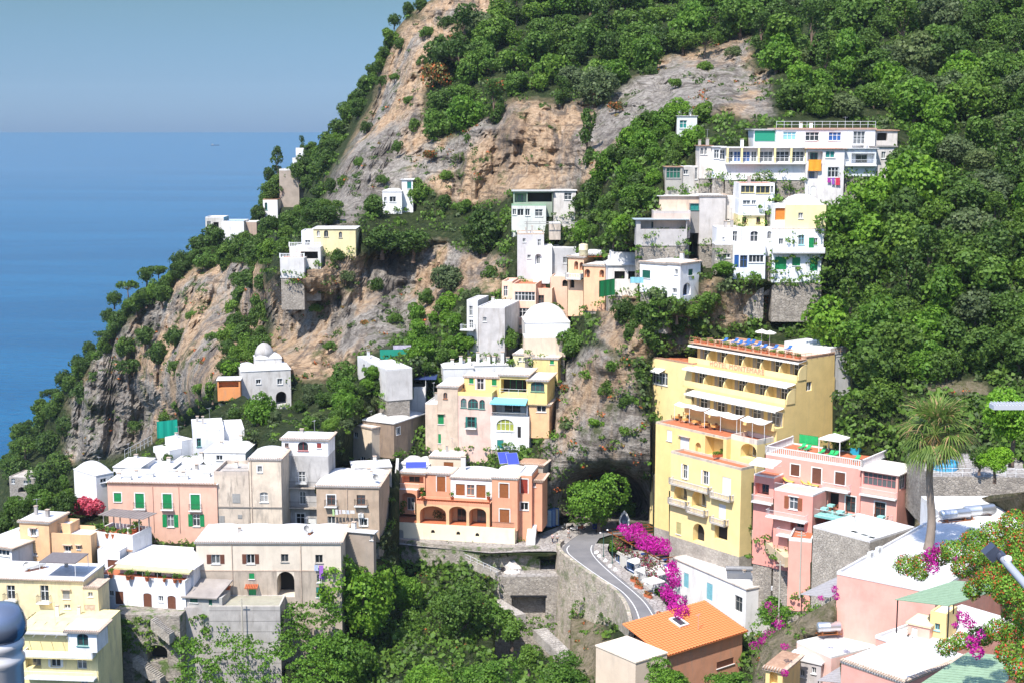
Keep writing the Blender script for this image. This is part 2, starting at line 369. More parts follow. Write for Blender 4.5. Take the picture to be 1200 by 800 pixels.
def fill_opening(vol, f, k, u0, v0, u1, v1, kw):
    root = vol.h.root; w = u1-u0; h = v1-v0; arch = kw.get('arch'); fr = kw.get('frame', WFRAME); col = kw.get('col', DKGREEN)
    if k in ('w', 'g', 's', 'c', 'd'):
        mb = MB(); t = min(.09, w*.12); n0, n1 = -.24, -.17
        if kw.get('rev'): n0, n1 = -.12, -.05
        if k in ('w', 'g', 's'):
            f.box(mb, u0, v0, n0, u0+t, v1, n1); f.box(mb, u1-t, v0, n0, u1, v1, n1)
            f.box(mb, u0+t, v1-t, n0, u1-t, v1, n1); f.box(mb, u0+t, v0, n0, u1-t, v0+t, n1)
            nm = max(1, int(round(w/.75)))
            for i in range(1, nm+1) if nm > 1 else [1]:
                if nm == 1 and i == 1: uu = (u0+u1)/2
                else: uu = u0+w*i/(nm) if i < nm else None
                if uu: f.box(mb, uu-t*.5, v0+t, n0, uu+t*.5, v1-t, n1)
            if h > 1.5: f.box(mb, u0+t, v0+h*.62-t*.4, n0+.005, u1-t, v0+h*.62+t*.4, n1-.005)
            if k != 'g' and not kw.get('nosill'): f.box(mb, u0-.1, v0-.09, 0.003, u1+.1, v0-.003, .13)
            nm_ = 'window' if k != 'g' else 'glass_door'
            wobj = mb.build(nm_, fr, root)
            pb = MB(); pb.face([f.pt(u0, v0, n0-.01), f.pt(u1, v0, n0-.01), f.pt(u1, v1, n0-.01), f.pt(u0, v1, n0-.01)]); pb.build('pane', kw.get('glass', GLASS), wobj)
        elif k == 'c':
            f.box(mb, u0+.02, v0+.02, -.13, u1-.02, v1-.02, -.06)
            z = v0+.1
            while z < v1-.1: f.box(mb, u0+.1, z, -.06, (u0+u1)/2-.04, z+.05, -.035); f.box(mb, (u0+u1)/2+.04, z, -.06, u1-.1, z+.05, -.035); z += .14
            wobj = mb.build('shuttered_window', col, root)
            if not kw.get('nosill') and h < 2.2:
                sb = MB(); f.box(sb, u0-.1, v0-.09, 0.003, u1+.1, v0-.003, .13); sb.build('sill', fr, wobj)
        else:
            f.box(mb, u0, v0, -.15, u1, v1, -.09)
            for a_, b_ in ((.08, .45), (.55, .92)):
                f.box(mb, u0+w*a_, v0+h*.06, -.09, u0+w*b_, v0+h*.45, -.07); f.box(mb, u0+w*a_, v0+h*.52, -.09, u0+w*b_, v0+h*.94, -.07)
            wobj = mb.build('door', col, root)
        if k == 's' or kw.get('sh'):
            sw = w*.5 if not kw.get('sw') else kw['sw']
            for sgn in (0, 1):
                sb = MB(); a, b = (u0-sw-.01, u0-.01) if sgn == 0 else (u1+.01, u1+sw+.01)
                f.box(sb, a, v0, .01, b, v1, .05)
                z = v0+.1
                while z < v1-.1: f.box(sb, a+.06, z, .05, b-.06, z+.05, .07); z += .15
                sb.build('shutter', col, wobj)
        if kw.get('trim'):
            tb = MB(); tt = .16
            f.box(tb, u0-tt, v0, .003, u0-.003, v1, .04); f.box(tb, u1+.003, v0, .003, u1+tt, v1, .04); f.box(tb, u0-tt, v1+.003, .003, u1+tt, v1+tt, .045)
            tb.build('surround', kw.get('trimcol', WHITE), wobj)
        if kw.get('hood'):
            tb = MB(); f.box(tb, u0-.25, v1+.12, .003, u1+.25, v1+.22, .4); tb.build('hood', CORN, wobj)
    if k == 'v' and kw.get('back'):
        dep = kw.get('dep', 1.6); n = -dep+.01; a, b = u0+w*.25, u0+w*.75; top = v0+min(h*.85, 2.3)
        mb = MB(); f.box(mb, a, v0, n, b, top, n+.06); wobj = mb.build('door', kw['back'], root)
        mb = MB(); m_ = (a+b)/2; f.box(mb, a+.08, v0+.15, n+.062, m_-.05, top-.1, n+.075); f.box(mb, m_+.05, v0+.15, n+.062, b-.08, top-.1, n+.075); mb.build('pane', GLASS, wobj)
    if kw.get('bal'):
        bw = kw.get('bw', .35); balcony(vol, f, u0-bw, u1+bw, v0-.02, kw.get('bd', .8), kw.get('rail', IRON), kw.get('style', 'iron'))
    if kw.get('awn'):
        awning(vol, f, u0-.2, u1+.2, v1+.15, kw['awn'], .6, kw.get('awncol', AWN))

def railing_mb(pts, h, style='iron', close=False, step=None):
    """railing following a list of points at floor level"""
    mb = MB()
    for a, b in zip(pts[:-1], pts[1:]):
        a = Vector(a); b = Vector(b); L = (b-a).length
        if L < .05: continue
        d = (b-a)/L; ang = math.atan2(d.y, d.x); M = Matrix.Translation(a) @ Matrix.Rotation(ang, 4, 'Z')
        sl = (b.z-a.z)
        if style == 'iron':
            mb.bar(a+Vector((0,0,h)), b+Vector((0,0,h)), .025, 4); mb.bar(a+Vector((0,0,.08)), b+Vector((0,0,.08)), .018, 4)
            n = max(1, int(L/.16))
            for i in range(n+1):
                p = a+d*(L*i/n); mb.bar(p, p+Vector((0,0,h)), .011, 3)
        elif style == 'post':
            mb.bar(a+Vector((0,0,h)), b+Vector((0,0,h)), .03, 4); mb.bar(a+Vector((0,0,h*.5)), b+Vector((0,0,h*.5)), .022, 4)
            n = max(1, int(L/1.4))
            for i in range(n+1):
                p = a+d*(L*i/n); mb.bar(p, p+Vector((0,0,h)), .035, 4)
        elif style == 'stonebal':
            M2 = M
            mb.box(0, -.10, h-.12, L, .10, h, M=M2); mb.box(0, -.09, 0, L, .09, .12, M=M2)
            n = max(1, int(L/.32))
            for i in range(n):
                x = (i+.5)*L/n; mb.box(x-.055, -.055, .12, x+.055, .055, h-.12, M=M2)
            for x in (0, L): mb.box(x-.13, -.13, 0, x+.13, .13, h+.06, M=M2)
        elif style == 'wall':
            mb.box(0, -.08, 0, L, .08, h, M=M)
    return mb
def balcony(vol, f, u0, u1, v, d, rmat=IRON, style='iron', slab=None, h=1.0):
    mb = MB(); f.box(mb, u0, v-.18, .003, u1, v, d); o = mb.build('balcony', slab or WHITE, vol.h.root)
    e = .05
    pts = [f.pt(u0+e, v, 0.02), f.pt(u0+e, v, d-e), f.pt(u1-e, v, d-e), f.pt(u1-e, v, 0.02)]
    railing_mb(pts, h, style).build('railing', rmat, o)
    return o
def awning(vol, f, u0, u1, v, d, drop, mat=AWN, name='awning'):
    mb = MB(); n = max(2, int((u1-u0)/.5)); m = 4
    vs = []
    for j in range(m+1):
        t = j/m
        for i in range(n+1):
            vs.append(f.pt(u0+(u1-u0)*i/n, v-drop*t-.05*math.sin(math.pi*t), .02+d*t))
    fs = [(j*(n+1)+i, j*(n+1)+i+1, (j+1)*(n+1)+i+1, (j+1)*(n+1)+i) for j in range(m) for i in range(n)]
    mb.mesh(vs, fs, 0)
    vs2 = [v_+Vector((0, 0, -.04)) for v_ in vs]; mb.mesh(vs2, [tuple(reversed(a)) for a in fs], 0)
    for i in range(n):   # scalloped valance
        a = f.pt(u0+(u1-u0)*i/n, v-drop, .02+d); b = f.pt(u0+(u1-u0)*(i+1)/n, v-drop, .02+d)
        f_ = Vector((0, 0, -.22)); mb.face([a, b, b+f_, (a+b)/2+f_*1.25, a+f_], 0)
    o = mb.build(name, mat, vol.h.root)
    pb = MB()
    for u in (u0+.05, u1-.05): pb.bar(f.pt(u, v-.8 if drop < .8 else v-drop, .02), f.pt(u, v-drop+.02, d-.05), .02, 4)
    pb.build('arm', RAILW, o)
    return o

def roof_vault(vol, bays=1, rise=.5, over=.25, mat=None, along='x', corn=True, lip=.18, name='roof'):
    """gently domed limewashed roof over a slab with an overhanging tile edge"""
    mat = mat or ROOFW; x0, x1, y0, y1, z = vol.x0-over, vol.x1+over, vol.y0-over, vol.y1+over, vol.z1
    mb = MB(); mb.box(x0, y0, z, x1, y1, z+lip)
    bw = (x1-x0-.3)/bays; N = 10
    for b in range(bays):
        a = x0+.15+b*bw+.06; c = a+bw-.12; ya, yb = y0+.15, y1-.15; vs = []
        for j in range(N+1):
            for i in range(N+1):
                s, t = i/N, j/N; x = a+(c-a)*s; y = ya+(yb-ya)*t
                fz = (4*s*(1-s))**.6*(4*t*(1-t))**.45
                vs.append((x, y, z+lip-.01+rise*fz + (.03 if 0 < i < N and 0 < j < N else 0)*(noise.noise(Vector((x, y, 3)))) ))
        mb.mesh(vs, [(j*(N+1)+i, j*(N+1)+i+1, (j+1)*(N+1)+i+1, (j+1)*(N+1)+i) for j in range(N) for i in range(N)], 0, True)
    o = mb.build(name, mat, vol.h.root)
    if corn:
        cb = MB(); L = x1-x0; n = max(2, int(L/.28))
        for i in range(n): cb.bar((x0+L*(i+.5)/n, y0-.12, z+lip+.02), (x0+L*(i+.5)/n, y0+.35, z+lip+.10), .1, 5)
        D = y1-y0; n = max(2, int(D/.28))
        for i in range(n):
            yy = y0+D*(i+.5)/n
            cb.bar((x1+.12, yy, z+lip+.02), (x1-.3, yy, z+lip+.10), .1, 5)
        cb.box(x0+.04, y0+.04, z-.12, x1-.04, y0+.24, z-.003); cb.box(x1-.24, y0+.245, z-.12, x1-.04, y1-.04, z-.003)
        cb.build('cornice', CORN, o)
    return o
def roof_flat(vol, par=.35, mat=None, rim=None, over=.0, floor=None):
    mat = mat or ROOFW; x0, x1, y0, y1, z = vol.x0-over, vol.x1+over, vol.y0-over, vol.y1+over, vol.z1
    mb = MB(); t = .22
    mb.box(x0+t, y0+t, z-.015, x1-t, y1-t, z+.06)
    o = mb.build('roof', floor or mat, vol.h.root)
    pb = MB()
    pb.box(x0, y0, z, x1, y0+t, z+par); pb.box(x0, y1-t, z, x1, y1, z+par); pb.box(x0, y0+t, z, x0+t, y1-t, z+par); pb.box(x1-t, y0+t, z, x1, y1-t, z+par)
    pb.build('parapet', rim or mat, o)
    return o
def downpipe(vol, x, side='F', mat=None):
    f = Face(vol, side); px, _ = q(x, 0); u, _ = f.uv(px, proj(vol.h.world(vol.x0, vol.y0, (vol.z0+vol.z1)/2))[1])
    mb = MB(); mb.bar(f.pt(u, vol.z0, .09), f.pt(u, vol.z1-.15, .09), .06, 6)
    for k in range(3): mb.bar(f.pt(u, vol.z0+(vol.z1-vol.z0)*(k+.5)/3, 0), f.pt(u, vol.z0+(vol.z1-vol.z0)*(k+.5)/3, .09), .03, 4)
    return mb.build('downpipe', mat or CORN, vol.h.root)

def dish(p, rz=0, label='', s=.5, group='satellite dishes'):
    mb = MB(); N = 12; prof = [(.02, 0), (.5*s*1.2, .04), (.8*s, .12), (1.0*s, .22)]
    t = empty('satellite_dish', p, rz, label, 'satellite dish', group)
    vs = []; 
    Mx = Matrix.Translation((0, 0, 1.1*s+.3)) @ Matrix.Rotation(R(65), 4, 'X')
    for r, z in prof:
        for i in range(N): vs.append(Mx @ Vector((r*math.cos(6.2832*i/N), r*math.sin(6.2832*i/N), z)))
    mb.mesh(vs, [(j*N+i, j*N+(i+1) % N, (j+1)*N+(i+1) % N, (j+1)*N+i) for j in range(3) for i in range(N)]+[tuple(range(N))], 0, True)
    mb.build('reflector', GREYW, t)
    pb = MB(); pb.bar((0, 0, 0), (0, .05, 1.1*s+.3), .03, 5); pb.bar((0, -.05, .6*s+.3), (0, -.75*s, .9*s+.3), .015, 4); pb.build('mast', METAL, t); return t
def ac_unit(p, rz, label, sc=1.0, group='air conditioners'):
    t = empty('air_conditioner', p, rz, label, 'air conditioner', group); mb = MB()
    mb.box(-.42*sc, -.16*sc, .05, .42*sc, .16*sc, .05+.62*sc); mb.box(-.38*sc, -.14*sc, 0, -.30*sc, .14*sc, .05); mb.box(.30*sc, -.14*sc, 0, .38*sc, .14*sc, .05); mb.build('casing', WFRAME, t)
    fb = MB(); N = 14; c = (-.1*sc, -.165*sc, .05+.31*sc)
    for r0 in (.24*sc, .16*sc, .08*sc):
        vs = [(c[0]+rr*math.cos(6.2832*i/N), c[1]-.008, c[2]+rr*math.sin(6.2832*i/N)) for rr in (r0, r0-.03*sc) for i in range(N)]
        fb.mesh(vs, [(i, (i+1) % N, N+(i+1) % N, N+i) for i in range(N)])
    for a in range(4):
        fb.box(-.25*sc, -.004, -.01, .25*sc, .0, .01, M=Matrix.Translation(c) @ Matrix.Rotation(a*math.pi/4, 4, 'Y'))
    fb.build('fan_grille', GREYW, t); return t
def chimney(p, h, w, label, mat=None, group='chimneys', rz=0):
    t = empty('chimney', p, rz, label, 'chimney', group); mb = MB(); mb.box(-w/2, -w/2, -.3, w/2, w/2, h); mb.build('stack', mat or WHITE, t)
    cb = MB(); cb.box(-w/2-.07, -w/2-.07, h+.14, w/2+.07, w/2+.07, h+.2)
    for a in (-1, 1):
        for b in (-1, 1): cb.box(a*w*.38-.04, b*w*.38-.04, h, a*w*.38+.04, b*w*.38+.04, h+.14)
    cb.build('cap', CORN, t); return t
def tank(p, rz, L, r, label, mat=METAL, group='water tanks', upright=False):
    t = empty('water_tank', p, rz, label, 'water tank', group); mb = MB(); N = 18
    prof = [(0, 0), (r*.6, .03), (r*.95, .14), (r, .25), (r, L*.5-.02), (r*1.02, L*.5), (r, L*.5+.02), (r, L-.25), (r*.95, L-.14), (r*.6, L-.03), (0, L)]
    M_ = Matrix.Identity(4) if upright else Matrix.Translation((-L/2, 0, r+.3)) @ Matrix.Rotation(math.pi/2, 4, 'Y')
    vs = []
    for (rr, z) in prof:
        for i in range(N): vs.append(M_ @ Vector((rr*math.cos(6.2832*i/N), rr*math.sin(6.2832*i/N), z)))
    mb.mesh(vs, [(j*N+i, j*N+(i+1) % N, (j+1)*N+(i+1) % N, (j+1)*N+i) for j in range(len(prof)-1) for i in range(N)], 0, True)
    mb.build('drum', mat, t)
    sb = MB()
    if not upright:
        for x in (-L*.3, L*.3): sb.box(x-.06, -r*.8, 0, x+.06, r*.8, .34)
        sb.box(-L/2, -r*.7, .02, L/2, -r*.6, .12); sb.box(-L/2, r*.6, .02, L/2, r*.7, .12)
        sb.build('cradle', WOOD, t)
    else:
        sb.lathe([(.2, L), (.22, L+.08)], n=10); sb.build('lid', METAL, t)
    return t
def pot_plant(p, s, label, leaf=None, group='potted plants', fl=None):
    t = empty('potted_plant', p, random.random()*6, label, 'plant', group)
    mb = MB(); mb.lathe([(s*.16, 0), (s*.24, s*.4), (s*.26, s*.42), (s*.22, s*.4)], n=8); mb.build('pot', TERRA, t)
    o = leafball_obj('foliage', s*.45, 90, s*.16, leaf or LEAF_B); o.parent = t; o.location = (0, 0, s*.75); return t
LEAF_D = leaf_mat('leaf_evergreen', (.062, .130, .024), (.14, .235, .042))
LEAF_B = leaf_mat('leaf_bright', (.10, .235, .024), (.21, .37, .045))
LEAF_M = leaf_mat('leaf_mid', (.088, .185, .027), (.18, .30, .052))
LEAF_Y = leaf_mat('leaf_lime', (.15, .34, .025), (.26, .46, .05), None, .4)
LEAF_G = leaf_mat('leaf_greygreen', (.095, .145, .055), (.19, .25, .10))
LEAF_O = leaf_mat('leaf_dry', (.12, .13, .035), (.24, .20, .06), (.50, .13, .04), .2, .25)
LEAF_P = leaf_mat('leaf_pink_blossom', (.45, .05, .12), (.62, .14, .24), None, .35)
LEAF_X = leaf_mat('leaf_magenta_blossom', (.50, .012, .30), (.78, .03, .50), None, .4, 0, .1)
LEAF_H = leaf_mat('leaf_hedge_red_flower', (.11, .26, .025), (.26, .44, .06), (.62, .07, .03), .3, .13, .2)
LEAF_PALM = leaf_mat('leaf_palm', (.12, .22, .03), (.28, .38, .08), (.38, .26, .12), .3, .12)
BARK = plaster((.16, .11, .08), .8, dirt=(.07, .05, .04)); BARKL = plaster((.25, .20, .16), .8, dirt=(.12, .1, .08))
TWIG = plaster((.055, .05, .03), .5, dirt=(.03, .03, .02))

def leafcloud(pts, nrm, size, rng, jitter=.6, aspect=1.0, tri=False):
    """one folded leaf spray per point -> vertex and face arrays (numpy)"""
    n = len(pts); d = nrm + rng.normal(0, jitter, (n, 3)); d /= np.linalg.norm(d, axis=1)[:, None]+1e-9
    a = np.cross(d, rng.normal(0, 1, (n, 3))); a /= np.linalg.norm(a, axis=1)[:, None]+1e-9; b = np.cross(d, a)
    s = (size*rng.uniform(.6, 1.35, n))[:, None]
    v = np.empty((n, 4, 3)); bend = d*s*.22
    v[:, 0] = pts-a*s*.5*aspect; v[:, 1] = pts-b*s*.42+bend*.4; v[:, 2] = pts+a*s*.5*aspect-bend; v[:, 3] = pts+b*s*.42+bend*.4
    return v.reshape(-1, 3)
def quadmesh(name, v, mat, smooth=False):
    me = bpy.data.meshes.new(name); n = len(v)//4
    me.vertices.add(len(v)); me.vertices.foreach_set('co', v.astype(np.float32).ravel())
    me.loops.add(n*4); me.loops.foreach_set('vertex_index', np.arange(n*4, dtype=np.int32))
    me.polygons.add(n); me.polygons.foreach_set('loop_start', np.arange(0, n*4, 4, dtype=np.int32)); me.polygons.foreach_set('loop_total', np.full(n, 4, dtype=np.int32))
    me.materials.append(mat); me.update(calc_edges=True); return me
def lobes_for(kind, rng):
    L = []
    if kind == 'round':
        for i in range(rng.integers(8, 15)):
            th = rng.uniform(0, 6.283); r = rng.uniform(.0, .62); L.append((r*math.cos(th), r*math.sin(th), rng.uniform(-.35, .55)*(1-r*.5), rng.uniform(.28, .5)))
        L.append((0, 0, 0, .6))
    elif kind == 'tall':
        for i in range(14):
            z = rng.uniform(-.9, .95); r = .42*(1-abs(z)**1.5*.6); th = rng.uniform(0, 6.283); L.append((r*math.cos(th)*.8, r*math.sin(th)*.8, z, rng.uniform(.22, .4)))
    elif kind == 'umbrella':
        for i in range(16):
            th = rng.uniform(0, 6.283); r = rng.uniform(.1, .85)**.8; L.append((r*math.cos(th), r*math.sin(th), .18*(1-r*r)+rng.uniform(-.06, .08), rng.uniform(.2, .32)))
    elif kind == 'low':
        for i in range(12):
            th = rng.uniform(0, 6.283); r = rng.uniform(.0, .8); L.append((r*math.cos(th), r*math.sin(th), rng.uniform(-.15, .25), rng.uniform(.2, .42)))
    return L
def crown_pts(kind, n, rng, squash=1.0, tuft=0):
    L = lobes_for(kind, rng); w = np.array([l[3]**2 for l in L]); idx = rng.choice(len(L), n, p=w/w.sum())
    L = np.array(L); d = rng.normal(0, 1, (n, 3)); d[:, 2] += .35; d /= np.linalg.norm(d, axis=1)[:, None]
    k = 26; sub = rng.normal(0, 1, (len(L)*k, 3)); sub[:, 2] += .25; sub /= np.linalg.norm(sub, axis=1)[:, None]
    pick = idx*k + rng.integers(0, k, n); c = sub[pick]
    dd = c + rng.normal(0, .22, (n, 3)); dd /= np.linalg.norm(dd, axis=1)[:, None]
    rad = L[idx, 3]*(0.80+.28*((pick*7919 % 97)/97.))*rng.uniform(.82, 1.05, n)
    p = L[idx, :3] + dd*rad[:, None]; p[:, 2] *= squash
    return p, dd, L
def make_crown(kind, n, leaf, mat, seed, squash=1.0, core=True, name='crown', jitter=.55):
    rng = np.random.default_rng(seed); p, d, L = crown_pts(kind, n, rng, squash)
    v = leafcloud(p, d, leaf, rng, jitter); me = quadmesh(name, v, mat); return me, L
def leafball_obj(name, r, n, leaf, mat, seed=None, kind='round', squash=.9):
    rng = np.random.default_rng(seed if seed is not None else random.randint(0, 10**6)); p, d, L = crown_pts(kind, n, rng, squash)
    me = quadmesh(name, leafcloud(p*r, d, leaf, rng, .6), mat); return linkmesh(name, me)
def make_trunk(L, h, r, seed, mat, name='trunk', zc=0.0, squash=1.0):
    """tapered trunk with limbs that reach into the crown's lobes; crown unit = 1"""
    rng = random.Random(seed); mb = MB(); pts = [Vector((0, 0, -h-.5))]; rr = [r*1.5]
    n = 5
    for i in range(1, n+1): pts.append(Vector((rng.uniform(-.04, .04), rng.uniform(-.04, .04), -h-.5+(h+.5)*i/n))); rr.append(r*(1.3-.6*i/n))
    mb.tube(pts, rr, 8)
    for l in L:
        tgt = Vector((l[0]*.9, l[1]*.9, l[2]*squash)); st = Vector((0, 0, min(-.25, tgt.z-.35)*1.0 if h > .3 else -.2)); st.z = max(st.z, -h-.3)
        mid = (st+tgt)/2+Vector((rng.uniform(-.06, .06), rng.uniform(-.06, .06), -.04)); mb.tube([st, mid, tgt], [r*.5, r*.32, r*.14], 5)
    me_o = mb.build(name, mat); me = me_o.data; bpy.data.objects.remove(me_o); return me
TREES = {}
def proto(key, kind, n, leaf, mat, seed, trunk_h, trunk_r, squash=1.0, bark=None, jitter=.55):
    cm, L = make_crown(kind, n, leaf, mat, seed, squash, jitter=jitter); tm = make_trunk(L, trunk_h, trunk_r, seed, bark or BARK, squash=squash); TREES.setdefault(key, []).append((cm, tm, trunk_h))
for i in range(4): proto('dark', 'round', 3200, .115, LEAF_D, 10+i, .62, .07)
for i in range(4): proto('mid', 'round', 3200, .115, LEAF_M, 20+i, .62, .07)
for i in range(3): proto('bright', 'round', 3200, .12, LEAF_B, 30+i, .62, .07)
for i in range(2): proto('grey', 'round', 3200, .11, LEAF_G, 40+i, .62, .07)
for i in range(2): proto('tall', 'tall', 2400, .10, LEAF_D, 50+i, 1.2, .05)
for i in range(2): proto('umbrella', 'umbrella', 2200, .10, LEAF_D, 60+i, .8, .045, 1.0)
for i in range(2): proto('low', 'low', 1500, .12, LEAF_M, 70+i, .3, .05)
for i in range(2): proto('lowgrey', 'low', 1500, .12, LEAF_G, 75+i, .3, .05)
for i in range(2): proto('lowdry', 'low', 1500, .12, LEAF_O, 78+i, .3, .05)
for i in range(2): proto('lowbright', 'low', 1500, .12, LEAF_B, 85+i, .3, .05)
for i in range(3): proto('lowdark', 'low', 1700, .12, LEAF_D, 97+i, .25, .05, 1.3)
proto('big', 'round', 7500, .075, LEAF_B, 92, 1.0, .07)
proto('lime', 'round', 7000, .08, LEAF_Y, 94, .8, .06); proto('bigmid', 'round', 7500, .075, LEAF_M, 93, 1.0, .07)
proto('pinktree', 'low', 3200, .10, LEAF_P, 95, .5, .05, 1.3)
def tree(name, key, pos, r, label, cat='tree', group=None, zs=1.0, rz=None, sink=0.0, up=None):
    """pos: foot of the tree if up is None, else crown centre"""
    cm, tm, th = random.choice(TREES[key]); pos = Vector(pos)
    t = empty(name, pos, 0, label, cat, group); s = r*random.uniform(.95, 1.05)
    rz = random.uniform(0, 6.28) if rz is None else rz
    h = th*s*zs+sink
    if up is not None: t.location = pos-Vector((0, 0, h)); 
    c = linkmesh('crown', cm, t, (0, 0, h), rz, (s, s, s*zs)); k = linkmesh('trunk', tm, t, (0, 0, h), rz, (s, s, s*zs)); return t
def house(name, label, cat, Y, A, B, group=None, yaw=None): return House(name, label, cat, Y, q(*A), q(*B), group, yaw)
def V(h, x0, x1, yt, yb, yf=0, d=8, wall=None, base=2, C=None, ground=True, **kw):
    a = q(x0, yt); b = q(x1, yb); return Vol(h, a[0], b[0], a[1], b[1], yf, d, wall, base, C=None if C is None else q(*C), ground=ground, **{k: (q(0, v)[1] if k == 'lowerpy' else v) for k, v in kw.items()})
LAY[0] = 'B'
W(0, 660, 5.714)
h = house('house', 'pale yellow house with white flat roof below the apricot house', 'house', 195, (0, 100), (550, 118))
v = V(h, -180, 555, 95, 460, d=7.5, wall=plaster(YELP, .45))
v.op('g', 45, 145, 100, 240, bal=1, rail=IRON).op('g', 268, 145, 326, 252, bal=1).op('c', 420, 178, 466, 236, col=GREYW, hood=1).op('w', 428, 272, 470, 302).op('c', -120, 160, -70, 240, col=GREYW)
v.build(); roof_flat(v, .25, over=.15)
cb = MB(); n = 60
for i in range(n):
    x = v.x0+(v.x1-v.x0)*(i+.5)/n; cb.bar((x, v.y0-.4, v.z1+.05), (x, v.y0+.1, v.z1+.2), .12, 5)
cb.build('cornice', CORN, h.root)
v2 = V(h, 556, 655, 165, 460, d=4, wall=plaster(YELP, .45)).op('w', 588, 190, 620, 222).op('c', 560, 275, 640, 320, col=CORN); v2.build(); roof_vault(v2, 1, .05, .1, mat=CORN)
pl_y = v
W(0, 660, 5.714)
h = house('house', 'yellow and white house with two planted balconies and flat pink roof, lowest on the left', 'house', 186, (180, 575), (640, 590))
v = V(h, 100, 645, 440, 760, d=9, wall=plaster(LEMON, .35), base=8)
v.op('s', 340, 620, 405, 690, col=WFRAME, sw=.35).op('g', 515, 632, 580, 705, arch=1, ar=.5).op('v', 170, 620, 275, 700, dep=1.2, back=GREYW).op('g', 540, 765, 590, 850)
v.build()
for (a, b, z) in ((110, 655, 752), ):
    f = v.face(); u0, vv = f.uv(*q(185, 742)); u1, _ = f.uv(*q(650, 742)); balcony(v, f, u0, u1, vv, 1.3, RAILW, 'iron')
f = v.face(); u0, vv = f.uv(*q(185, 600)); u1, _ = f.uv(*q(650, 600)); balcony(v, f, u0, u1-.2, vv, 1.3, WHITE, 'wall', slab=plaster(LEMON, .3), h=.9)
u0, _ = f.uv(*q(455, 600)); u1, zt = f.uv(*q(645, 440))
v3 = Vol(h, q(452, 0)[0], q(645, 0)[0], q(0, 452)[1], q(0, 590)[1], -1.15, 4, plaster(WHT, .3), 0, ground=False)
v3.op('w', 515, 470, 590, 552, arch=1, ar=.5, col=TEAL, frame=TEAL); v3.build(); roof_vault(v3, 1, .08, .5, mat=plaster((.74, .62, .52), .4), corn=True)
mb = MB(); x0 = v.x0; mb.box(x0, -.8, v.z1-.35, v3.x0-.1, 3.6, v.z1-.2); 
for i in range(6): mb.bar((x0+(v3.x0-x0)*i/5, -1.6, v.z1-.4), (x0+(v3.x0-x0)*i/5, 3.2, v.z1+.1), .05, 4)
mb.build('pergola_roof', AWNG, h.root)
bal_h = h; bal_v = v
W(0, 540, 5.714)
h = house('house', 'small white flat-roofed house at the left edge beside the apricot house', 'house', 208, (0, 562), (75, 572))
v = V(h, -160, 75, 560, 760, d=13, wall=plaster(WHT, .2)).op('w', -20, 590, 62, 632); v.build(); roof_vault(v, 1, .1, .3)
h = house('house', 'apricot house in two blocks with white roof and stepped roof terrace', 'house', 212, (120, 400), (325, 412))
v = V(h, 128, 325, 405, 655, d=7, wall=plaster(APRI, .3), C=(452, 350)).op('s', 205, 452, 240, 500, col=WFRAME, hood=1).op('w', 222, 612, 250, 630); v.build(); roof_vault(v, 1, .12, .25)
v2 = V(h, 326, 608, 508, 668, yf=.4, d=5, wall=plaster(APRI, .35)).op('w', 432, 566, 474, 606, hood=1).op('w', 515, 566, 538, 590, hood=1).op('w', 335, 480, 352, 510); v2.build(); roof_flat(v2, .7, rim=plaster(APRI, .3))
v3 = Vol(h, q(330, 0)[0], q(470, 0)[0], q(0, 432)[1], q(0, 505)[1], 2.6, 3, plaster(APRI, .3), 0, ground=False).op('w', 400, 462, 418, 488); v3.build(); roof_flat(v3, .5, rim=plaster(APRI, .3))
h = house('house', 'white house with arched windows under a pergola terrace full of plants', 'house', 212, (640, 545), (885, 572))
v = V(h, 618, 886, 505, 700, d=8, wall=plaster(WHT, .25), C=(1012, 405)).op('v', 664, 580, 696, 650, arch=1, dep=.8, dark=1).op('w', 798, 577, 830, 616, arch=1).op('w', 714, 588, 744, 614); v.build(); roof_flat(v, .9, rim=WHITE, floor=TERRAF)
cb = MB(); 
for i in range(30): x = v.x0+(v.x1-v.x0)*(i+.5)/30; cb.bar((x, v.y0-.3, v.z1-1.6), (x, v.y0+.1, v.z1-1.4), .1, 5)
cb.build('cornice', TERRAB, h.root)
mb = MB(); zt = v.z1+3.0
for x in (v.x0+.6, (v.x0+v.x1)/2, v.x1-.2):
    for y in (v.y0+2.2, v.y1-.3): mb.box(x-.07, y-.07, v.z1, x+.07, y+.07, zt)
mb.build('pergola_frame', GREYW, h.root)
mb = MB(); n = 12
for i in range(n):
    x = v.x0+(v.x1-v.x0+1)*i/n; mb.box(x, v.y0+1.6, zt, x+(v.x1-v.x0+1)/n-.12, v.y1+.4, zt+.08)
mb.build('pergola_roof', plaster((.24, .20, .18), .5), h.root)
perg_v = v
W(0, 600, 4)
h = house('house', 'white house with three brown doors and a green planted verandah under a yellow awning', 'house', 203, (560, 312), (865, 335))
v = V(h, 455, 866, 300, 465, d=9, wall=plaster((.78, .78, .80), .25), base=1)
v.op('d', 540, 370, 578, 430, col=BROWN).op('d', 672, 378, 711, 444, col=BROWN, arch=1, ar=.5).op('w', 742, 391, 765, 418).op('d', 785, 390, 824, 456, col=BROWN, arch=1, ar=.5).op('w', 510, 366, 532, 392).build(); roof_flat(v, .35, rim=WHITE, floor=TERRAF)
v2 = V(h, 560, 905, 238, 330, yf=2.2, d=9, wall=plaster(WHT, .3), base=0, ground=False).op('d', 640, 257, 676, 318, col=GREEN).op('d', 724, 264, 756, 322, col=DKGREEN).op('w', 590, 258, 620, 290).op('w', 800, 275, 840, 310); v2.build(); roof_vault(v2, 1, .15, .5, corn=False)
f = Face(v2, 'F'); awning(v2, f, v2.x0-.2, v2.x1+.1, v2.z1+.1, 1.5, .3, paint((.60, .55, .30), .8), 'awning')
mb = MB()
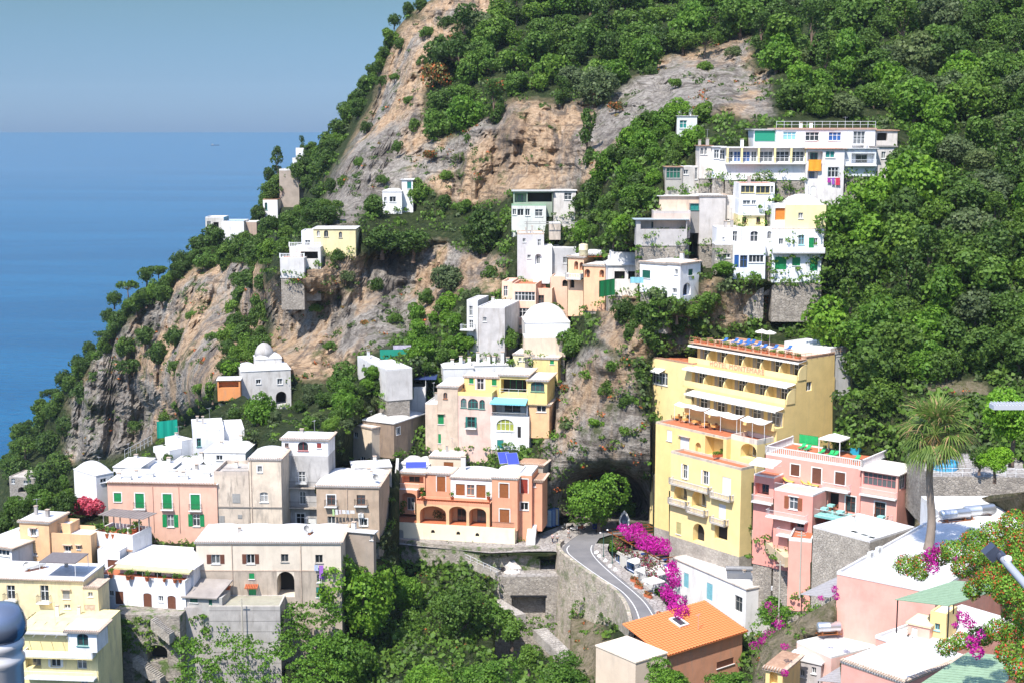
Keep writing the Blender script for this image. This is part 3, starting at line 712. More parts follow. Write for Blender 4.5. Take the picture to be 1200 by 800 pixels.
for i in range(6): x = v2.x0+(v2.x1-v2.x0)*i/5; mb.bar((x, -.05+.2, v.z1), (x, .15, v2.z1-.45), .05, 5)
mb.build('posts', GREYW, h.root); ver_v = v; ver_h = h
v4 = V(h, 456, 560, 178, 300, yf=4.5, d=4, wall=plaster(WHT, .3), base=1, ground=False).op('d', 505, 222, 555, 290, col=BROWN); v4.build(); roof_flat(v4, .2)
W(200, 560, 4)
h = house('house', 'long cream two-storey building with vaulted white roofs over a rough stone lower floor and archway', 'house', 205, (118, 303), (795, 304))
v = V(h, 118, 797, 303, 600, wall=plaster(CREAM2, .25, dirt=(.45, .38, .3)), base=9, C=(833, 250), lower=plaster((.47, .39, .31), 1.0, dirt=(.26, .22, .18)), lowerpy=432)
v.op('s', 190, 357, 231, 400, col=BROWN).op('s', 355, 355, 394, 400, col=BROWN).op('w', 517, 355, 552, 392, frame=GREYW).op('w', 678, 358, 713, 397, frame=GREYW)
v.op('c', 367, 445, 392, 472, col=GREEN).op('v', 498, 437, 580, 556, arch=1, dep=3.5, dark=1).op('w', 685, 450, 706, 488).op('c', 682, 510, 714, 558, col=TEAL).op('d', 366, 506, 400, 562, col=GREEN).op('c', 240, 510, 275, 570, col=BROWN)
v.build(); roof_vault(v, 4, .75, .25); downpipe(v, 290); downpipe(v, 612); cream_v = v
f = v.face(); _, vv = f.uv(*q(300, 432)); mb = MB(); mb.box(v.x0-.06, -.06, vv-.1, v.x1+.06, -.003, vv+.08); mb.build('string_course', CORN, h.root)
for (a, b, c) in ((350, 412, 500), (232, 282, 508)):
    f = v.face(); u0, w0 = f.uv(*q(a, c)); u1, _ = f.uv(*q(b, c)); mb = MB()
    n = int((u1-u0)/.22)
    for i in range(n): x = u0+(u1-u0)*(i+.5)/n; mb.bar((x, -1.0, w0-.25), (x, -.0, w0+.1), .11, 5)
    mb.build('tile_hood', TERRA, h.root)
h = house('house', 'small flat-roofed brown annex joined to the end of the long cream building', 'outbuilding', 212, (690, 228), (940, 250))
v = V(h, 800, 950, 246, 380, d=6, wall=plaster((.36, .29, .23), .8), C=(958, 240)).op('w', 935, 262, 949, 290); v.build(); roof_vault(v, 1, .1, .3, corn=False)
h = house('shed', 'grey stone lean-to shed with green window at the foot of the long cream building', 'shed', 201, (60, 550), (165, 555))
v = V(h, 62, 240, 552, 602, d=3.6, wall=plaster((.42, .40, .37), .9), base=3, ground=True).op('c', 90, 555, 126, 582, col=DKGREEN).op('d', 178, 556, 194, 600, col=DKGREEN); v.build()
mb = MB(); mb.mesh([(v.x0-.3, -.5, v.z1-.1), (v.x1-.6, -.5, v.z1-.1), (v.x1+.3, 4, v.z1+1.3), (v.x0+.4, 4, v.z1+1.3), (v.x0-.3, -.5, v.z1+.08), (v.x1-.6, -.5, v.z1+.08), (v.x1+.3, 4, v.z1+1.5), (v.x0+.4, 4, v.z1+1.5)], [(3,2,1,0),(4,5,6,7),(0,1,5,4),(1,2,6,5),(2,3,7,6),(3,0,4,7)]); mb.build('roof', plaster((.33, .29, .26), .9), h.root)
W(0, 400, 4)
h = house('house', 'salmon pink house with bright green shutters and white window surrounds', 'house', 222, (500, 655), (995, 664))
v = V(h, 502, 1015, 660, 885, d=9, wall=plaster(SALMON, .25, dirt=(.5, .3, .24)))
for x0, y0, x1, y1 in ((534, 708, 568, 750), (634, 711, 675, 780), (763, 713, 805, 783), (894, 716, 937, 788)): v.op('c', x0, y0, x1, y1, col=GREEN, trim=1, trimcol=WHITE, bal=(y1 > 760), bw=.3, bd=.5)
W(0, 600, 4)
v.op('s', 782, 10, 815, 68, col=GREEN, sw=.7).op('s', 903, 8, 937, 65, col=GREEN, sw=.7)
v.build(); roof_flat(v, .12, over=.2); W(0, 400, 4); downpipe(v, 718, mat=plaster(SALMON, .2)); downpipe(v, 840, mat=plaster(SALMON, .2)); pink_v = v; pink_h = h
mb = MB()
for i in range(70): x = v.x0+(v.x1-v.x0)*(i+.5)/70; mb.bar((x, v.y0-.35, v.z1+.04), (x, v.y0+.1, v.z1+.18), .1, 5)
mb.build('cornice', TERRAB, h.root)
h = house('house', 'bright white house with big rounded barrel roof beside the oleander', 'house', 231, (345, 590), (445, 620))
v = V(h, 345, 448, 600, 720, d=8, wall=plaster(WHT, .15), C=(530, 590)).op('w', 470, 640, 500, 660, side='R'); v.build(); roof_vault(v, 1, 1.6, .05, corn=False)
specs = [
 (530, 660, 590, 640, 233, 7, .5, 'low white vaulted roof house behind the barrel-roofed one'),
 (640, 800, 600, 650, 236, 6, .4, 'white flat house with chimneys behind the pink house'),
 (800, 1005, 625, 662, 233, 7, .3, 'white terraced house behind the right end of the pink house'),
 (955, 1150, 520, 600, 243, 9, .45, 'broad white vaulted house in the middle of the roof cluster'),
 (800, 935, 575, 620, 242, 6, .4, 'small white domed house above the pink house roof')]
for (x0, x1, yt, yb, Y, d, rise, lab) in specs:
    h = house('house', lab, 'house', Y, (x0, yt), (x1, yt+3)); v = V(h, x0, x1, yt, yb, d=d, wall=plaster(WHT, .25))
    v.op('w', x0+(x1-x0)*.3, yt+12, x0+(x1-x0)*.45, yt+min(36, (yb-yt)*.7)); v.build(); roof_vault(v, 2 if x1-x0 > 150 else 1, rise, .1, corn=False)
h = house('house', 'pale lavender-white house with green window and terrace roof above the cluster of vaults', 'house', 250, (900, 415), (1100, 405))
v = V(h, 903, 1050, 415, 500, d=9, wall=plaster((.66, .66, .70), .2)).op('w', 922, 452, 942, 492, col=TEAL, frame=TEAL); v.build(); roof_flat(v, .25)
v = V(h, 1051, 1145, 420, 480, yf=1, d=9, wall=plaster(WHT, .3), ground=False); v.build(); roof_flat(v, .3)
h = house('house', 'stepped white wall block below the lavender-white house', 'house', 247, (800, 520), (900, 500))
v = V(h, 850, 905, 470, 560, d=5, wall=plaster(WHT, .2)); v.build(); roof_flat(v, .2)
v = V(h, 795, 850, 515, 570, d=5, wall=plaster(WHT, .2)); v.build(); roof_flat(v, .2)
W(200, 380, 4)
h = house('house', 'tall weathered cream block with small domed tower and black stains', 'house', 221, (200, 704), (365, 706))
v = V(h, 200, 365, 705, 955, d=8, wall=plaster((.60, .50, .40), 1.0, dirt=(.12, .11, .10)), base=3)
v.build(); roof_flat(v, .6, rim=plaster((.55, .46, .38), .8), floor=plaster((.5, .45, .4), .6))
mb = railing_mb([(v.x0+1.5, -.0, v.z1+.6), (v.x1, 0, v.z1+.6)], .6, 'iron'); mb.build('railing', IRON, h.root)
v2 = V(h, 366, 516, 632, 955, d=7, wall=plaster((.66, .55, .43), .8, dirt=(.3, .26, .22)), base=3)
v2.op('w', 407, 662, 428, 692, arch=1, ar=.6, trim=1)
W(200, 560, 4); v2.op('w', 418, 65, 456, 112, arch=1, ar=.4, glass=GREYW)
v2.build(); roof_vault(v2, 1, 1.1, .2)
f = v2.face(); _, vv = f.uv(*q(300, 135)); mb = MB(); mb.box(v.x0, -.12, vv-.08, v2.x1, -.003, vv+.1); mb.build('string_course', plaster((.25, .22, .19), .5), h.root)
downpipe(v2, 380)
for (x0, y0, x1, y1) in ((290, 72, 325, 115), (228, 175, 252, 222), (315, 170, 335, 188)):
    f = v.face(); u0, a = f.uv(*q(x0, y1)); u1, b = f.uv(*q(x1, y0)); mb = MB(); f.box(mb, u0, a, .003, u1, b, .06); f.box(mb, u0+.1, a+.1, .06, (u0+u1)/2-.03, b-.1, .08); f.box(mb, (u0+u1)/2+.03, a+.1, .06, u1-.1, b-.1, .08); mb.build('shuttered_window', GREYW, h.root)
W(200, 380, 4)
h = house('house', 'tall old house with white top storey, red arched window and grey streaked lower walls', 'house', 227, (520, 537), (735, 541))
v = V(h, 520, 737, 538, 955, wall=plaster(WHT, .35), base=3, C=(768, 470), lower=plaster((.47, .45, .43), 1.0, dirt=(.2, .19, .18)), lowerpy=612)
v.op('w', 535, 555, 553, 574, frame=BROWN).op('w', 596, 549, 644, 591, arch=1, ar=.7, frame=paint((.3, .03, .03))).op('c', 685, 555, 706, 578, col=paint((.3, .05, .04))).op('w', 598, 688, 631, 738, bal=1, rail=RAILW)
W(200, 560, 4); v.op('g', 603, 62, 633, 122, arch=1, ar=.5).op('w', 588, 165, 628, 216, trim=1).op('d', 645, 187, 681, 236, col=WFRAME)
v.build(); roof_vault(v, 1, .35, .3)
f = v.face()
for yy in (38, 132): _, vv = f.uv(*q(600, yy)); balcony(v, f, v.x0+.2, v.x1-1.0, vv, .9, IRON, 'iron', slab=OLDW)
h = house('house', 'tan stone house with two white vaults and washing on its balcony', 'house', 222, (680, 36), (975, 41))
v = V(h, 682, 975, 38, 238, wall=plaster((.48, .36, .26), .8, dirt=(.3, .24, .18)), C=(1025, 3))
v.op('w', 733, 78, 772, 127, trim=1, frame=BROWN, bal=1).op('w', 872, 78, 912, 125, frame=BROWN, bal=1, bd=.7).op('w', 735, 178, 772, 213).op('w', 886, 190, 922, 223, trim=1)
v.build(); roof_vault(v, 2, .9, .25); downpipe(v, 828); tan_v = v
h = house('house', 'low flat grey building with water tank behind the tan stone house', 'house', 233, (830, -42), (1030, -50))
v = V(h, 850, 1035, -45, 0, d=5, wall=plaster((.5, .44, .38), .7)); v.build(); roof_vault(v, 1, .2, .1, corn=False)
W(200, 380, 4)
h = house('house', 'plain cream corner house with tiny brown windows beside the long dark building', 'house', 259, (845, 470), (942, 490))
v = V(h, 845, 942, 470, 640, wall=plaster((.70, .58, .44), .15), C=(1043, 470)).op('w', 858, 504, 877, 529).op('w', 889, 618, 911, 646)
v.op('w', 1013, 506, 1031, 525, side='R').op('w', 1015, 603, 1030, 625, side='R'); v.build(); roof_vault(v, 1, .15, .15)
h = house('house', 'long dark brown building with white barrel roof beside the cream corner house', 'house', 255, (1045, 468), (1196, 420))
v = V(h, 1046, 1196, 466, 580, d=7, wall=plaster((.30, .22, .16), .9, dirt=(.14, .11, .1))).op('w', 1058, 482, 1075, 515, trim=1); v.build(); roof_vault(v, 1, .8, .2, corn=False)
LAY[0] = 'A'
W(400, 380, 4)
h = house('house', 'white-roofed house with salmon wall and navy pergola on its terrace', 'house', 266, (130, 352), (237, 352))
v = V(h, 130, 236, 352, 412, d=12, wall=plaster(SALMON, .2)).op('w', 165, 395, 185, 411); v.build(); roof_vault(v, 1, .5, .15, corn=False)
v = V(h, 237, 395, 305, 400, yf=.6, d=8, wall=plaster((.74, .70, .66), .3)).op('d', 275, 325, 302, 385, col=BROWN); v.build(); roof_flat(v, .5)
mb = MB(); 
for i in range(12): x = v.x0+(v.x1-v.x0+2)*i/12; mb.box(x, .8, v.z1+1.9, x+.7, 7, v.z1+1.98)
mb.build('pergola_roof', simple('navy_canvas', (.02, .04, .13), .8), h.root)
mb = MB()
for x in (v.x0+.3, v.x1): 
    for y in (1, 6.5): mb.bar((x, y, v.z1), (x, y, v.z1+1.9), .06, 5)
mb.build('pergola_post', WFRAME, h.root)
h = house('house', 'small white house with two steps of flat roof under the cliff, beside green netting', 'house', 277, (75, 152), (120, 172))
v = V(h, 75, 122, 155, 235, wall=plaster((.62, .60, .58), .3), C=(190, 135)).op('w', 100, 185, 112, 212, arch=1); v.build(); roof_flat(v, .3)
v = V(h, 122, 212, 178, 265, yf=-1.2, d=5, wall=plaster((.60, .57, .54), .4)).op('v', 150, 220, 175, 245, arch=1, dark=1); v.build(); roof_flat(v, .3)
W(200, 380, 4)
h = house('house', 'old whitewashed house with small domes on its roof and a dark archway, under the cliff', 'house', 282, (340, 226), (560, 216))
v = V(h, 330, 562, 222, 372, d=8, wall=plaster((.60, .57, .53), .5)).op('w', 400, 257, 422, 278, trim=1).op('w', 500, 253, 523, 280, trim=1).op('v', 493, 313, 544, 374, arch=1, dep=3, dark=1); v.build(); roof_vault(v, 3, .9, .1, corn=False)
v2 = V(h, 400, 520, 165, 225, yf=3, d=5, wall=plaster((.62, .60, .57), .5), ground=False); v2.build(); roof_vault(v2, 2, .8, .1, corn=False)
mb = MB(); f = v2.face(); u, w_ = f.uv(*q(445, 168)); mb.lathe([(1.9, 0), (1.9, .6), (2.0, .65), (1.8, 1.5), (1.3, 2.4), (.6, 2.95), (.05, 3.1)], (u, 5.5, v2.z1), 16); mb.build('dome', plaster(GREYP, .6), h.root)
LAY[0] = 'A'
W(400, 380, 4)
tanp = plaster((.60, .47, .36), .8, dirt=(.36, .3, .24)); pinkp = plaster((.70, .50, .42), .55, dirt=(.42, .34, .28)); yelp = plaster((.80, .62, .25), .3)
h = house('house', 'row house of tan tower, pale pink middle with teal arched windows and yellow top', 'house', 259, (395, 372), (545, 378))
v = V(h, 393, 450, 372, 552, d=8, wall=tanp, yf=.3); v.build(); roof_flat(v, .2)
v = V(h, 450, 545, 292, 552, d=9, wall=tanp, yf=.0, base=3).op('w', 478, 318, 497, 348, arch=1, frame=WOOD).op('c', 452, 421, 480, 466, col=GREEN, hood=1).op('c', 442, 512, 467, 556, col=GREEN); v.build(); roof_vault(v, 1, .5, .2)
v = V(h, 546, 706, 332, 520, d=4.5, wall=pinkp, yf=.15, base=5)
v.op('w', 560, 345, 587, 389, arch=1, col=TEAL, frame=TEAL).op('w', 594, 347, 641, 393, arch=1, ar=.8, frame=TEAL).op('w', 647, 352, 673, 396, arch=1, frame=TEAL).op('g', 590, 432, 627, 482, frame=TEAL, bal=1, sh=1, col=TEAL, sw=.3, rail=IRON); v.build(); roof_flat(v, .7, rim=yelp, floor=TERRAF)
v = V(h, 575, 742, 245, 332, yf=4.0, d=5, wall=yelp, ground=False).op('c', 599, 248, 620, 276, col=GREEN).op('g', 635, 252, 668, 306, sh=1, sw=.3, col=WFRAME).op('c', 705, 255, 728, 285, col=GREEN); v.build(); roof_vault(v, 1, .4, .2)
v = V(h, 742, 874, 238, 325, yf=1.2, d=8, wall=yelp, ground=False).op('v', 748, 256, 868, 325, dep=2.5, dark=1, back=GREEN); v.build(); roof_vault(v, 1, .3, .3)
railing_mb([(v.x0, v.y0-.05, v.z0), (v.x1, v.y0-.05, v.z0)], 1.0, 'post').build('railing', RAILW, h.root)
v = V(h, 875, 965, 262, 350, yf=.6, d=8, wall=yelp, base=1, ground=False).op('w', 888, 262, 952, 314, arch=1, ar=.5, frame=TEAL); v.build(); roof_vault(v, 1, .25, .35)
v = V(h, 707, 875, 352, 430, yf=1.3, d=6, wall=plaster(WHT, .3), base=0, ground=False).op('v', 712, 362, 868, 424, dep=2.5, back=WFRAME); v.build()
awning(v, v.face(), v.x0, v.x1, v.z1+.5, 2.2, .7, simple('turquoise_stripe_awning', (.18, .50, .60), .8))
railing_mb([(v.x0, v.y0-1.2, v.z0), (v.x1, v.y0-1.2, v.z0)], 1.0, 'iron').build('railing', WFRAME, h.root)
v = V(h, 700, 880, 430, 535, yf=.1, d=7, wall=plaster(WHT, .4), base=2).op('w', 727, 443, 809, 499, arch=1, ar=.7, frame=WFRAME, glass=LEMON and paint((.35, .38, .06))).op('d', 730, 540, 760, 580, col=TEAL).op('d', 826, 478, 842, 530, col=DARK); v.build(); roof_flat(v, .15)
v = V(h, 880, 975, 375, 430, yf=1, d=6, wall=plaster(APRI, .4), base=4, ground=False).op('w', 915, 380, 960, 410); v.build(); roof_vault(v, 1, .1, .3, mat=plaster((.5, .42, .36), .8))
h = house('house', 'yellow flat-roofed house with white vaults at the back of the row, below the round tree', 'house', 269, (805, 152), (1010, 160))
v = V(h, 805, 900, 142, 215, d=8, wall=plaster((.78, .68, .40), .2)).op('w', 830, 155, 845, 172).op('w', 852, 156, 866, 172); v.build(); roof_vault(v, 2, .6, .15)
v = V(h, 900, 1015, 158, 240, d=8, yf=-1, wall=plaster(YEL, .3)).op('c', 978, 166, 997, 186, col=GREEN); v.build(); roof_vault(v, 1, .2, .2)
h = house('house', 'low white house with many chimneys at the left of the back row', 'house', 269, (480, 210), (700, 205))
v = V(h, 478, 620, 208, 262, d=6, wall=plaster((.68, .67, .66), .3)); v.build(); roof_vault(v, 2, .4, .1, corn=False)
v = V(h, 620, 800, 195, 260, d=6, yf=.5, wall=plaster(WHT, .3)); v.build(); roof_vault(v, 2, .4, .1, corn=False)
W(400, 520, 4)
orp = plaster(ORANGE, .25, dirt=(.45, .2, .12)); orp2 = plaster(APRI, .25); base_w = plaster((.80, .70, .50), .12)
h = house('villa', 'orange villa with three-arched arcade on a long cream base wall beside the road', 'villa', 240, (215, 364), (815, 398))
v = V(h, 216, 813, 366, 434, d=14, wall=base_w, base=1.2)
v.op('d', 262, 400, 291, 456, col=GREYW, arch=1, ar=.6)
for x, y in ((420, 401), (539, 409), (628, 416)): v.op('v', x, y, x+18, y+17, arch=1, dep=.3, dark=1)
v.build('base_wall'); roof_flat(v, .12, rim=base_w, floor=TERRAF); bz = v.z1; bv = v
z = Vol(h, q(352, 0)[0], q(695, 0)[0], q(0, 278)[1], q(0, 376)[1], .3, 3.2, orp2, 0, ground=False)
z.op('v', 368, 290, 491, 378, arch=1, ar=.55, dep=3.0).op('v', 505, 292, 586, 386, arch=1, ar=.6, dep=3.0, back=BROWN).op('v', 599, 300, 679, 392, arch=1, ar=.6, dep=3.0, back=BROWN); z.build('arcade_wall', top=False); roof_flat(z, .55, rim=orp, floor=TERRAF)
mb = MB(); n = 40
for i in range(n):
    x = z.x0+(z.x1-z.x0)*(i+.5)/n; mb.lathe([(.12, 0), (.2, .3), (.22, .32)], (x, z.y0+.15, z.z1+.55), 6)
mb.build('planter_row', TERRA, h.root)
u = Vol(h, q(396, 0)[0], q(512, 0)[0], q(0, 138)[1], q(0, 262)[1], 5.2, 5, orp, 0, ground=False).op('d', 448, 150, 488, 222, col=WOOD, trim=1); u.build(); roof_vault(u, 1, .4, .2)
u = Vol(h, q(512, 0)[0], q(708, 0)[0], q(0, 158)[1], q(0, 280)[1], 3.6, 7, plaster(WHT, .2), 0, ground=False).op('d', 537, 186, 579, 240, col=WOOD, trim=1).op('d', 633, 190, 676, 252, col=WOOD, trim=1).op('w', 588, 190, 624, 240, frame=orp); u.build(); roof_vault(u, 1, 1.0, .2)
u = Vol(h, q(706, 0)[0], q(826, 0)[0], q(0, 160)[1], q(0, 400)[1], .35, 9, orp, 0, ground=False)
u.op('d', 741, 184, 784, 252, col=WOOD, trim=1).op('d', 742, 305, 788, 366, col=WOOD, trim=1); u.build(); roof_vault(u, 1, .7, .15, corn=True)
u = Vol(h, q(829, 0)[0], q(893, 0)[0], q(0, 145)[1], q(0, 420)[1], 2.2, 6, orp, 3).op('c', 840, 164, 874, 230, col=paint((.35, .05, .03)), trim=1).op('w', 838, 273, 876, 309, trim=1); u.build(); roof_flat(u, .4, rim=WHITE)
u = Vol(h, q(896, 0)[0], q(942, 0)[0], q(0, 172)[1], q(0, 300)[1], 3.2, 5, orp, 4, ground=False).op('w', 895, 180, 912, 200); u.build(); roof_vault(u, 1, .1, .3, mat=TERRAB)
u = Vol(h, q(275, 0)[0], q(392, 0)[0], q(0, 135)[1], q(0, 210)[1], 5.0, 5, orp, 0, ground=False).op('v', 285, 150, 385, 186, dep=1.2, back=WOOD); u.build(); roof_vault(u, 1, .3, .25)
u = Vol(h, q(270, 0)[0], q(355, 0)[0], q(0, 212)[1], q(0, 325)[1], 4.0, 6, orp, 0, ground=False).op('v', 284, 228, 350, 318, arch=1, ar=.5, dep=1.4, back=WFRAME); u.build(); roof_flat(u, .05)
railing_mb([(u.x0, 4.1, u.z1), (u.x1+.3, 4.1, u.z1)], 1.1, 'iron').build('railing', RAILW, h.root)
mb = MB(); f = u.face()
a = [(u.x0-1.4, .6, bz), (u.x0-.9, 2.5, bz+3), (u.x0-.5, 4.0, bz+6.5), (u.x0-.35, 4.6, bz+9.6)]
for p0, p1 in zip(a[:-1], a[1:]):
    mb.mesh([(p0[0]-.25, p0[1], bz-.5), (p0[0]+.25, p0[1], bz-.5), (p1[0]+.25, p1[1], bz-.5), (p1[0]-.25, p1[1], bz-.5), (p0[0]-.25, p0[1], p0[2]+.8), (p0[0]+.25, p0[1], p0[2]+.8), (p1[0]+.25, p1[1], p1[2]+.8), (p1[0]-.25, p1[1], p1[2]+.8)], [(3,2,1,0),(4,5,6,7),(0,1,5,4),(1,2,6,5),(2,3,7,6),(3,0,4,7)])
mb.build('curved_side_wall', WHITE, h.root)
railing_mb([(z.x1+.3, .25, bz+.1), (bv.x1-.2, .25, bz+.1)], 1.0, 'iron').build('railing', IRON, h.root)
railing_mb([(bv.x0+.2, .25, bz+.1), (z.x0-.1, .25, bz+.1)], 1.0, 'iron').build('railing', IRON, h.root)
villa = h; villa_bz = bz
h = house('house', 'cream rooftop house with wooden window behind the orange villa', 'house', 254, (410, 62), (560, 68))
v = V(h, 410, 562, 62, 130, d=6, wall=plaster(CREAM, .2)).op('c', 480, 84, 525, 117, col=WOOD); v.build(); roof_vault(v, 1, .3, .15)
v = V(h, 275, 410, 95, 160, yf=-1, d=6, wall=plaster(WHT, .2)); v.build(); roof_vault(v, 2, .6, .1, corn=False)
h = house('shed', 'low shed with curved old clay tiles against the rock, right of the orange villa', 'shed', 246, (830, 92), (945, 100))
v = V(h, 832, 945, 95, 135, d=4, wall=plaster(OLDW and (.5, .42, .34), .8)); v.build(); roof_vault(v, 1, .4, .3, mat=TERRAB)
W(520, 260, 4)
sal = plaster((.76, .50, .36), .25)
h = house('hotel', 'salmon pink building with glazed verandahs and a white canopied roof terrace in the centre', 'hotel', 283, (322, 300), (430, 302))
v = V(h, 322, 432, 302, 500, d=9, wall=sal, base=3).op('w', 332, 328, 428, 371, nosill=1).op('w', 335, 404, 402, 448, nosill=1).op('w', 346, 484, 376, 500); v.build(); roof_flat(v, .5, rim=sal, floor=TERRAF)
v2 = V(h, 432, 508, 325, 420, yf=1.5, d=7, wall=sal, base=8, ground=False).op('g', 443, 344, 470, 392, frame=BROWN); v2.build(); roof_flat(v2, .6, rim=sal, floor=TERRAF)
v3 = V(h, 500, 585, 262, 330, yf=4, d=6, wall=sal, base=8, ground=False).op('v', 556, 272, 580, 304, arch=1, dep=.5, dark=1); v3.build(); roof_flat(v3, .3, rim=sal)
v4 = V(h, 272, 322, 290, 470, yf=1.2, d=7, wall=sal, base=4).op('g', 280, 300, 300, 350, frame=WFRAME).op('w', 296, 380, 316, 420); v4.build(); roof_flat(v4, .5, rim=sal)
mb = MB()
for i in range(6):
    a = v.x0-1.5+i*3.2; mb.lathe([(0.02, 2.75), (.9, 2.6), (1.7, 2.25), (1.72, 2.15), (.9, 2.45), (0.02, 2.6)], (a, 3.0, v.z1), 8)
    mb.bar((a, 3.0, v.z1), (a, 3.0, v.z1+2.7), .05, 5)
rest_v = v; rest_h = h
mb = None
h = house('hotel', 'peach orange guesthouse with arched loggia windows and flowered terrace right of the white canopies', 'hotel', 274, (655, 205), (790, 210))
v = V(h, 657, 757, 205, 320, d=10, wall=plaster((.80, .46, .28), .2), base=4).op('v', 660, 222, 686, 262, arch=1, dep=.6, back=WOOD).op('v', 730, 225, 752, 262, arch=1, dep=.6, back=WOOD); v.build(); roof_vault(v, 1, .2, .2)
v = V(h, 583, 657, 165, 300, yf=3, d=8, wall=plaster((.80, .50, .32), .2), base=6, ground=False).op('v', 612, 185, 630, 225, arch=1, dep=.6, back=WOOD).op('v', 637, 190, 655, 228, arch=1, dep=.6, back=WOOD).op('v', 592, 270, 612, 310, arch=1, dep=.6, dark=1); v.build(); roof_vault(v, 1, .15, .3)
f = v.face(); u0, a_ = f.uv(*q(583, 262)); u1, _ = f.uv(*q(655, 262)); balcony(v, f, u0, u1, a_, 1.6, WHITE, 'stonebal')
h = house('house', 'white low roofs between the peach guesthouse and the white cube house', 'house', 266, (770, 205), (915, 205))
v = V(h, 770, 915, 205, 300, d=8, wall=plaster((.74, .70, .66), .3)).op('v', 800, 232, 850, 270, dep=1, dark=1).op('v', 865, 232, 905, 270, dep=1, dark=1); v.build(); roof_vault(v, 2, .6, .3, corn=False)
h = house('house', 'low white building with two water tanks behind the peach guesthouse', 'house', 268, (785, 150), (925, 150))
v = V(h, 785, 925, 150, 200, d=5, wall=plaster(WHT, .3)); v.build(); roof_flat(v, .3)
h = house('house', 'tall pale grey and white house with arched white bay, above the canopied terrace', 'house', 292, (345, 60), (548, 62))
v = V(h, 345, 470, 60, 222, d=8, wall=plaster((.56, .54, .54), .25), base=4).op('w', 370, 78, 384, 96).op('w', 392, 155, 408, 172).op('w', 440, 82, 456, 118); v.build(); roof_flat(v, .3, rim=CORN)
v = V(h, 420, 508, 118, 222, yf=-2.2, d=4, wall=plaster(WHT, .2), base=3, ground=False).op('v', 428, 150, 459, 200, arch=1, dep=.6, back=WFRAME); v.build(); roof_flat(v, .3)
v = V(h, 508, 620, 124, 222, yf=-1.0, d=6, wall=plaster((.50, .49, .49), .35), base=3, ground=False).op('w', 560, 165, 578, 195); v.build(); roof_flat(v, .3)
v = V(h, 495, 548, 8, 62, yf=2, d=4, wall=OLDW, base=1, ground=False); v.build(); roof_flat(v, .1)
mb = MB(); v = h.vols[0]
for i in range(5): mb.box(v.x0+2+i*2.6, 1, v.z1+2.2, v.x0+2.12+i*2.6, 7, v.z1+2.35)
for x in (v.x0+2, v.x0+12.4):
    for y in (1, 7): mb.bar((x, y, v.z1), (x, y, v.z1+2.2), .06, 5)
mb.box(v.x0+1.5, 1, v.z1+2.08, v.x0+13, 1.12, v.z1+2.2); mb.box(v.x0+1.5, 6.9, v.z1+2.08, v.x0+13, 7.02, v.z1+2.2); mb.build('pergola', GREYW, h.root)
h = house('house', 'white cube house with green shutters and blue door above the trees', 'house', 250, (918, 190), (1110, 204))
v = V(h, 920, 1048, 190, 275, d=9, wall=plaster(WHT, .2), base=2).op('c', 931, 227, 968, 264, col=DKGREEN); v.build(); roof_vault(v, 1, .15, .2)
v = V(h, 1048, 1110, 196, 350, yf=-.4, d=9, wall=plaster(WHT, .25), base=1, C=(1205, 178)); v.fnd = 1; v.op('c', 1147, 222, 1168, 252, col=DKGREEN, side='R').op('v', 1122, 285, 1158, 345, side='R', arch=1, dep=.5, back=BLUE).op('w', 1083, 223, 1097, 248).op('w', 1072, 312, 1092, 335); v.build(); roof_vault(v, 1, .15, .2)
h = house('house', 'weathered grey cube house with peeling walls and washing on its left balcony', 'house', 273, (160, 400), (285, 404))
v = V(h, 162, 286, 402, 590, d=12, wall=plaster((.50, .47, .45), 1.0), base=3).op('w', 184, 447, 200, 468); v.build(); roof_flat(v, .25)
v = V(h, 108, 160, 370, 560, yf=5, d=8, wall=plaster((.66, .65, .64), .4), base=3).op('w', 120, 395, 135, 440).op('g', 120, 460, 138, 500); v.build(); roof_flat(v, .2); gry = h
f = v.face(); u0, a_ = f.uv(*q(92, 500)); balcony(v, f, v.x0-1, v.x1-.5, a_, 1.6, RAILW, 'iron')
h = house('house', 'white building with big rounded barrel roof behind the bent pine', 'house', 273, (385, 472), (590, 470))
v = V(h, 383, 592, 475, 520, d=9, wall=plaster(WHT, .2), base=2); v.build(); roof_vault(v, 1, 3.2, .1, corn=False)
v = V(h, 378, 570, 545, 585, yf=-5, d=4, wall=plaster(CREAM, .3), base=2); v.build(); roof_flat(v, .3)
W(400, 140, 4)
h = house('house', 'green-awninged house with glazed verandah at the foot of the ochre cliff', 'house', 308, (800, 415), (960, 415))
v = V(h, 798, 960, 405, 490, d=7, wall=plaster((.66, .67, .62), .3), base=3).op('w', 825, 420, 855, 452, nosill=1).op('w', 862, 420, 884, 452).op('w', 908, 422, 944, 455, frame=WFRAME).op('w', 803, 420, 820, 448); v.build(); roof_flat(v, .1, mat=paint((.20, .36, .22), .8))
v = V(h, 806, 990, 338, 392, yf=4, d=7, wall=plaster((.30, .36, .28), .5), base=3, ground=False).op('v', 812, 346, 868, 390, dep=1.5, back=GREEN).op('v', 873, 344, 992, 388, dep=2, dark=1); v.build(); roof_flat(v, .1, mat=plaster((.42, .42, .40), .4), over=.4)
v = V(h, 992, 1100, 335, 384, yf=4.5, d=6, wall=plaster((.66, .62, .58), .4), base=6).op('w', 1045, 345, 1080, 378); v.build(); roof_flat(v, .1, over=.3)
h = house('house', 'white two-level house with green window tucked under the far cliff among trees', 'house', 345, (190, 330), (285, 335))
v = V(h, 192, 283, 340, 404, d=9, wall=plaster(WHT, .25)).op('w', 226, 362, 256, 388).op('w', 200, 365, 212, 385); v.build(); roof_vault(v, 1, .5, .1, corn=False)
v = V(h, 283, 335, 284, 398, yf=2, d=6, wall=plaster(WHT, .25)).op('c', 308, 292, 328, 324, col=TEAL); v.build(); roof_flat(v, .15, over=.3)
W(200, 160, 4)
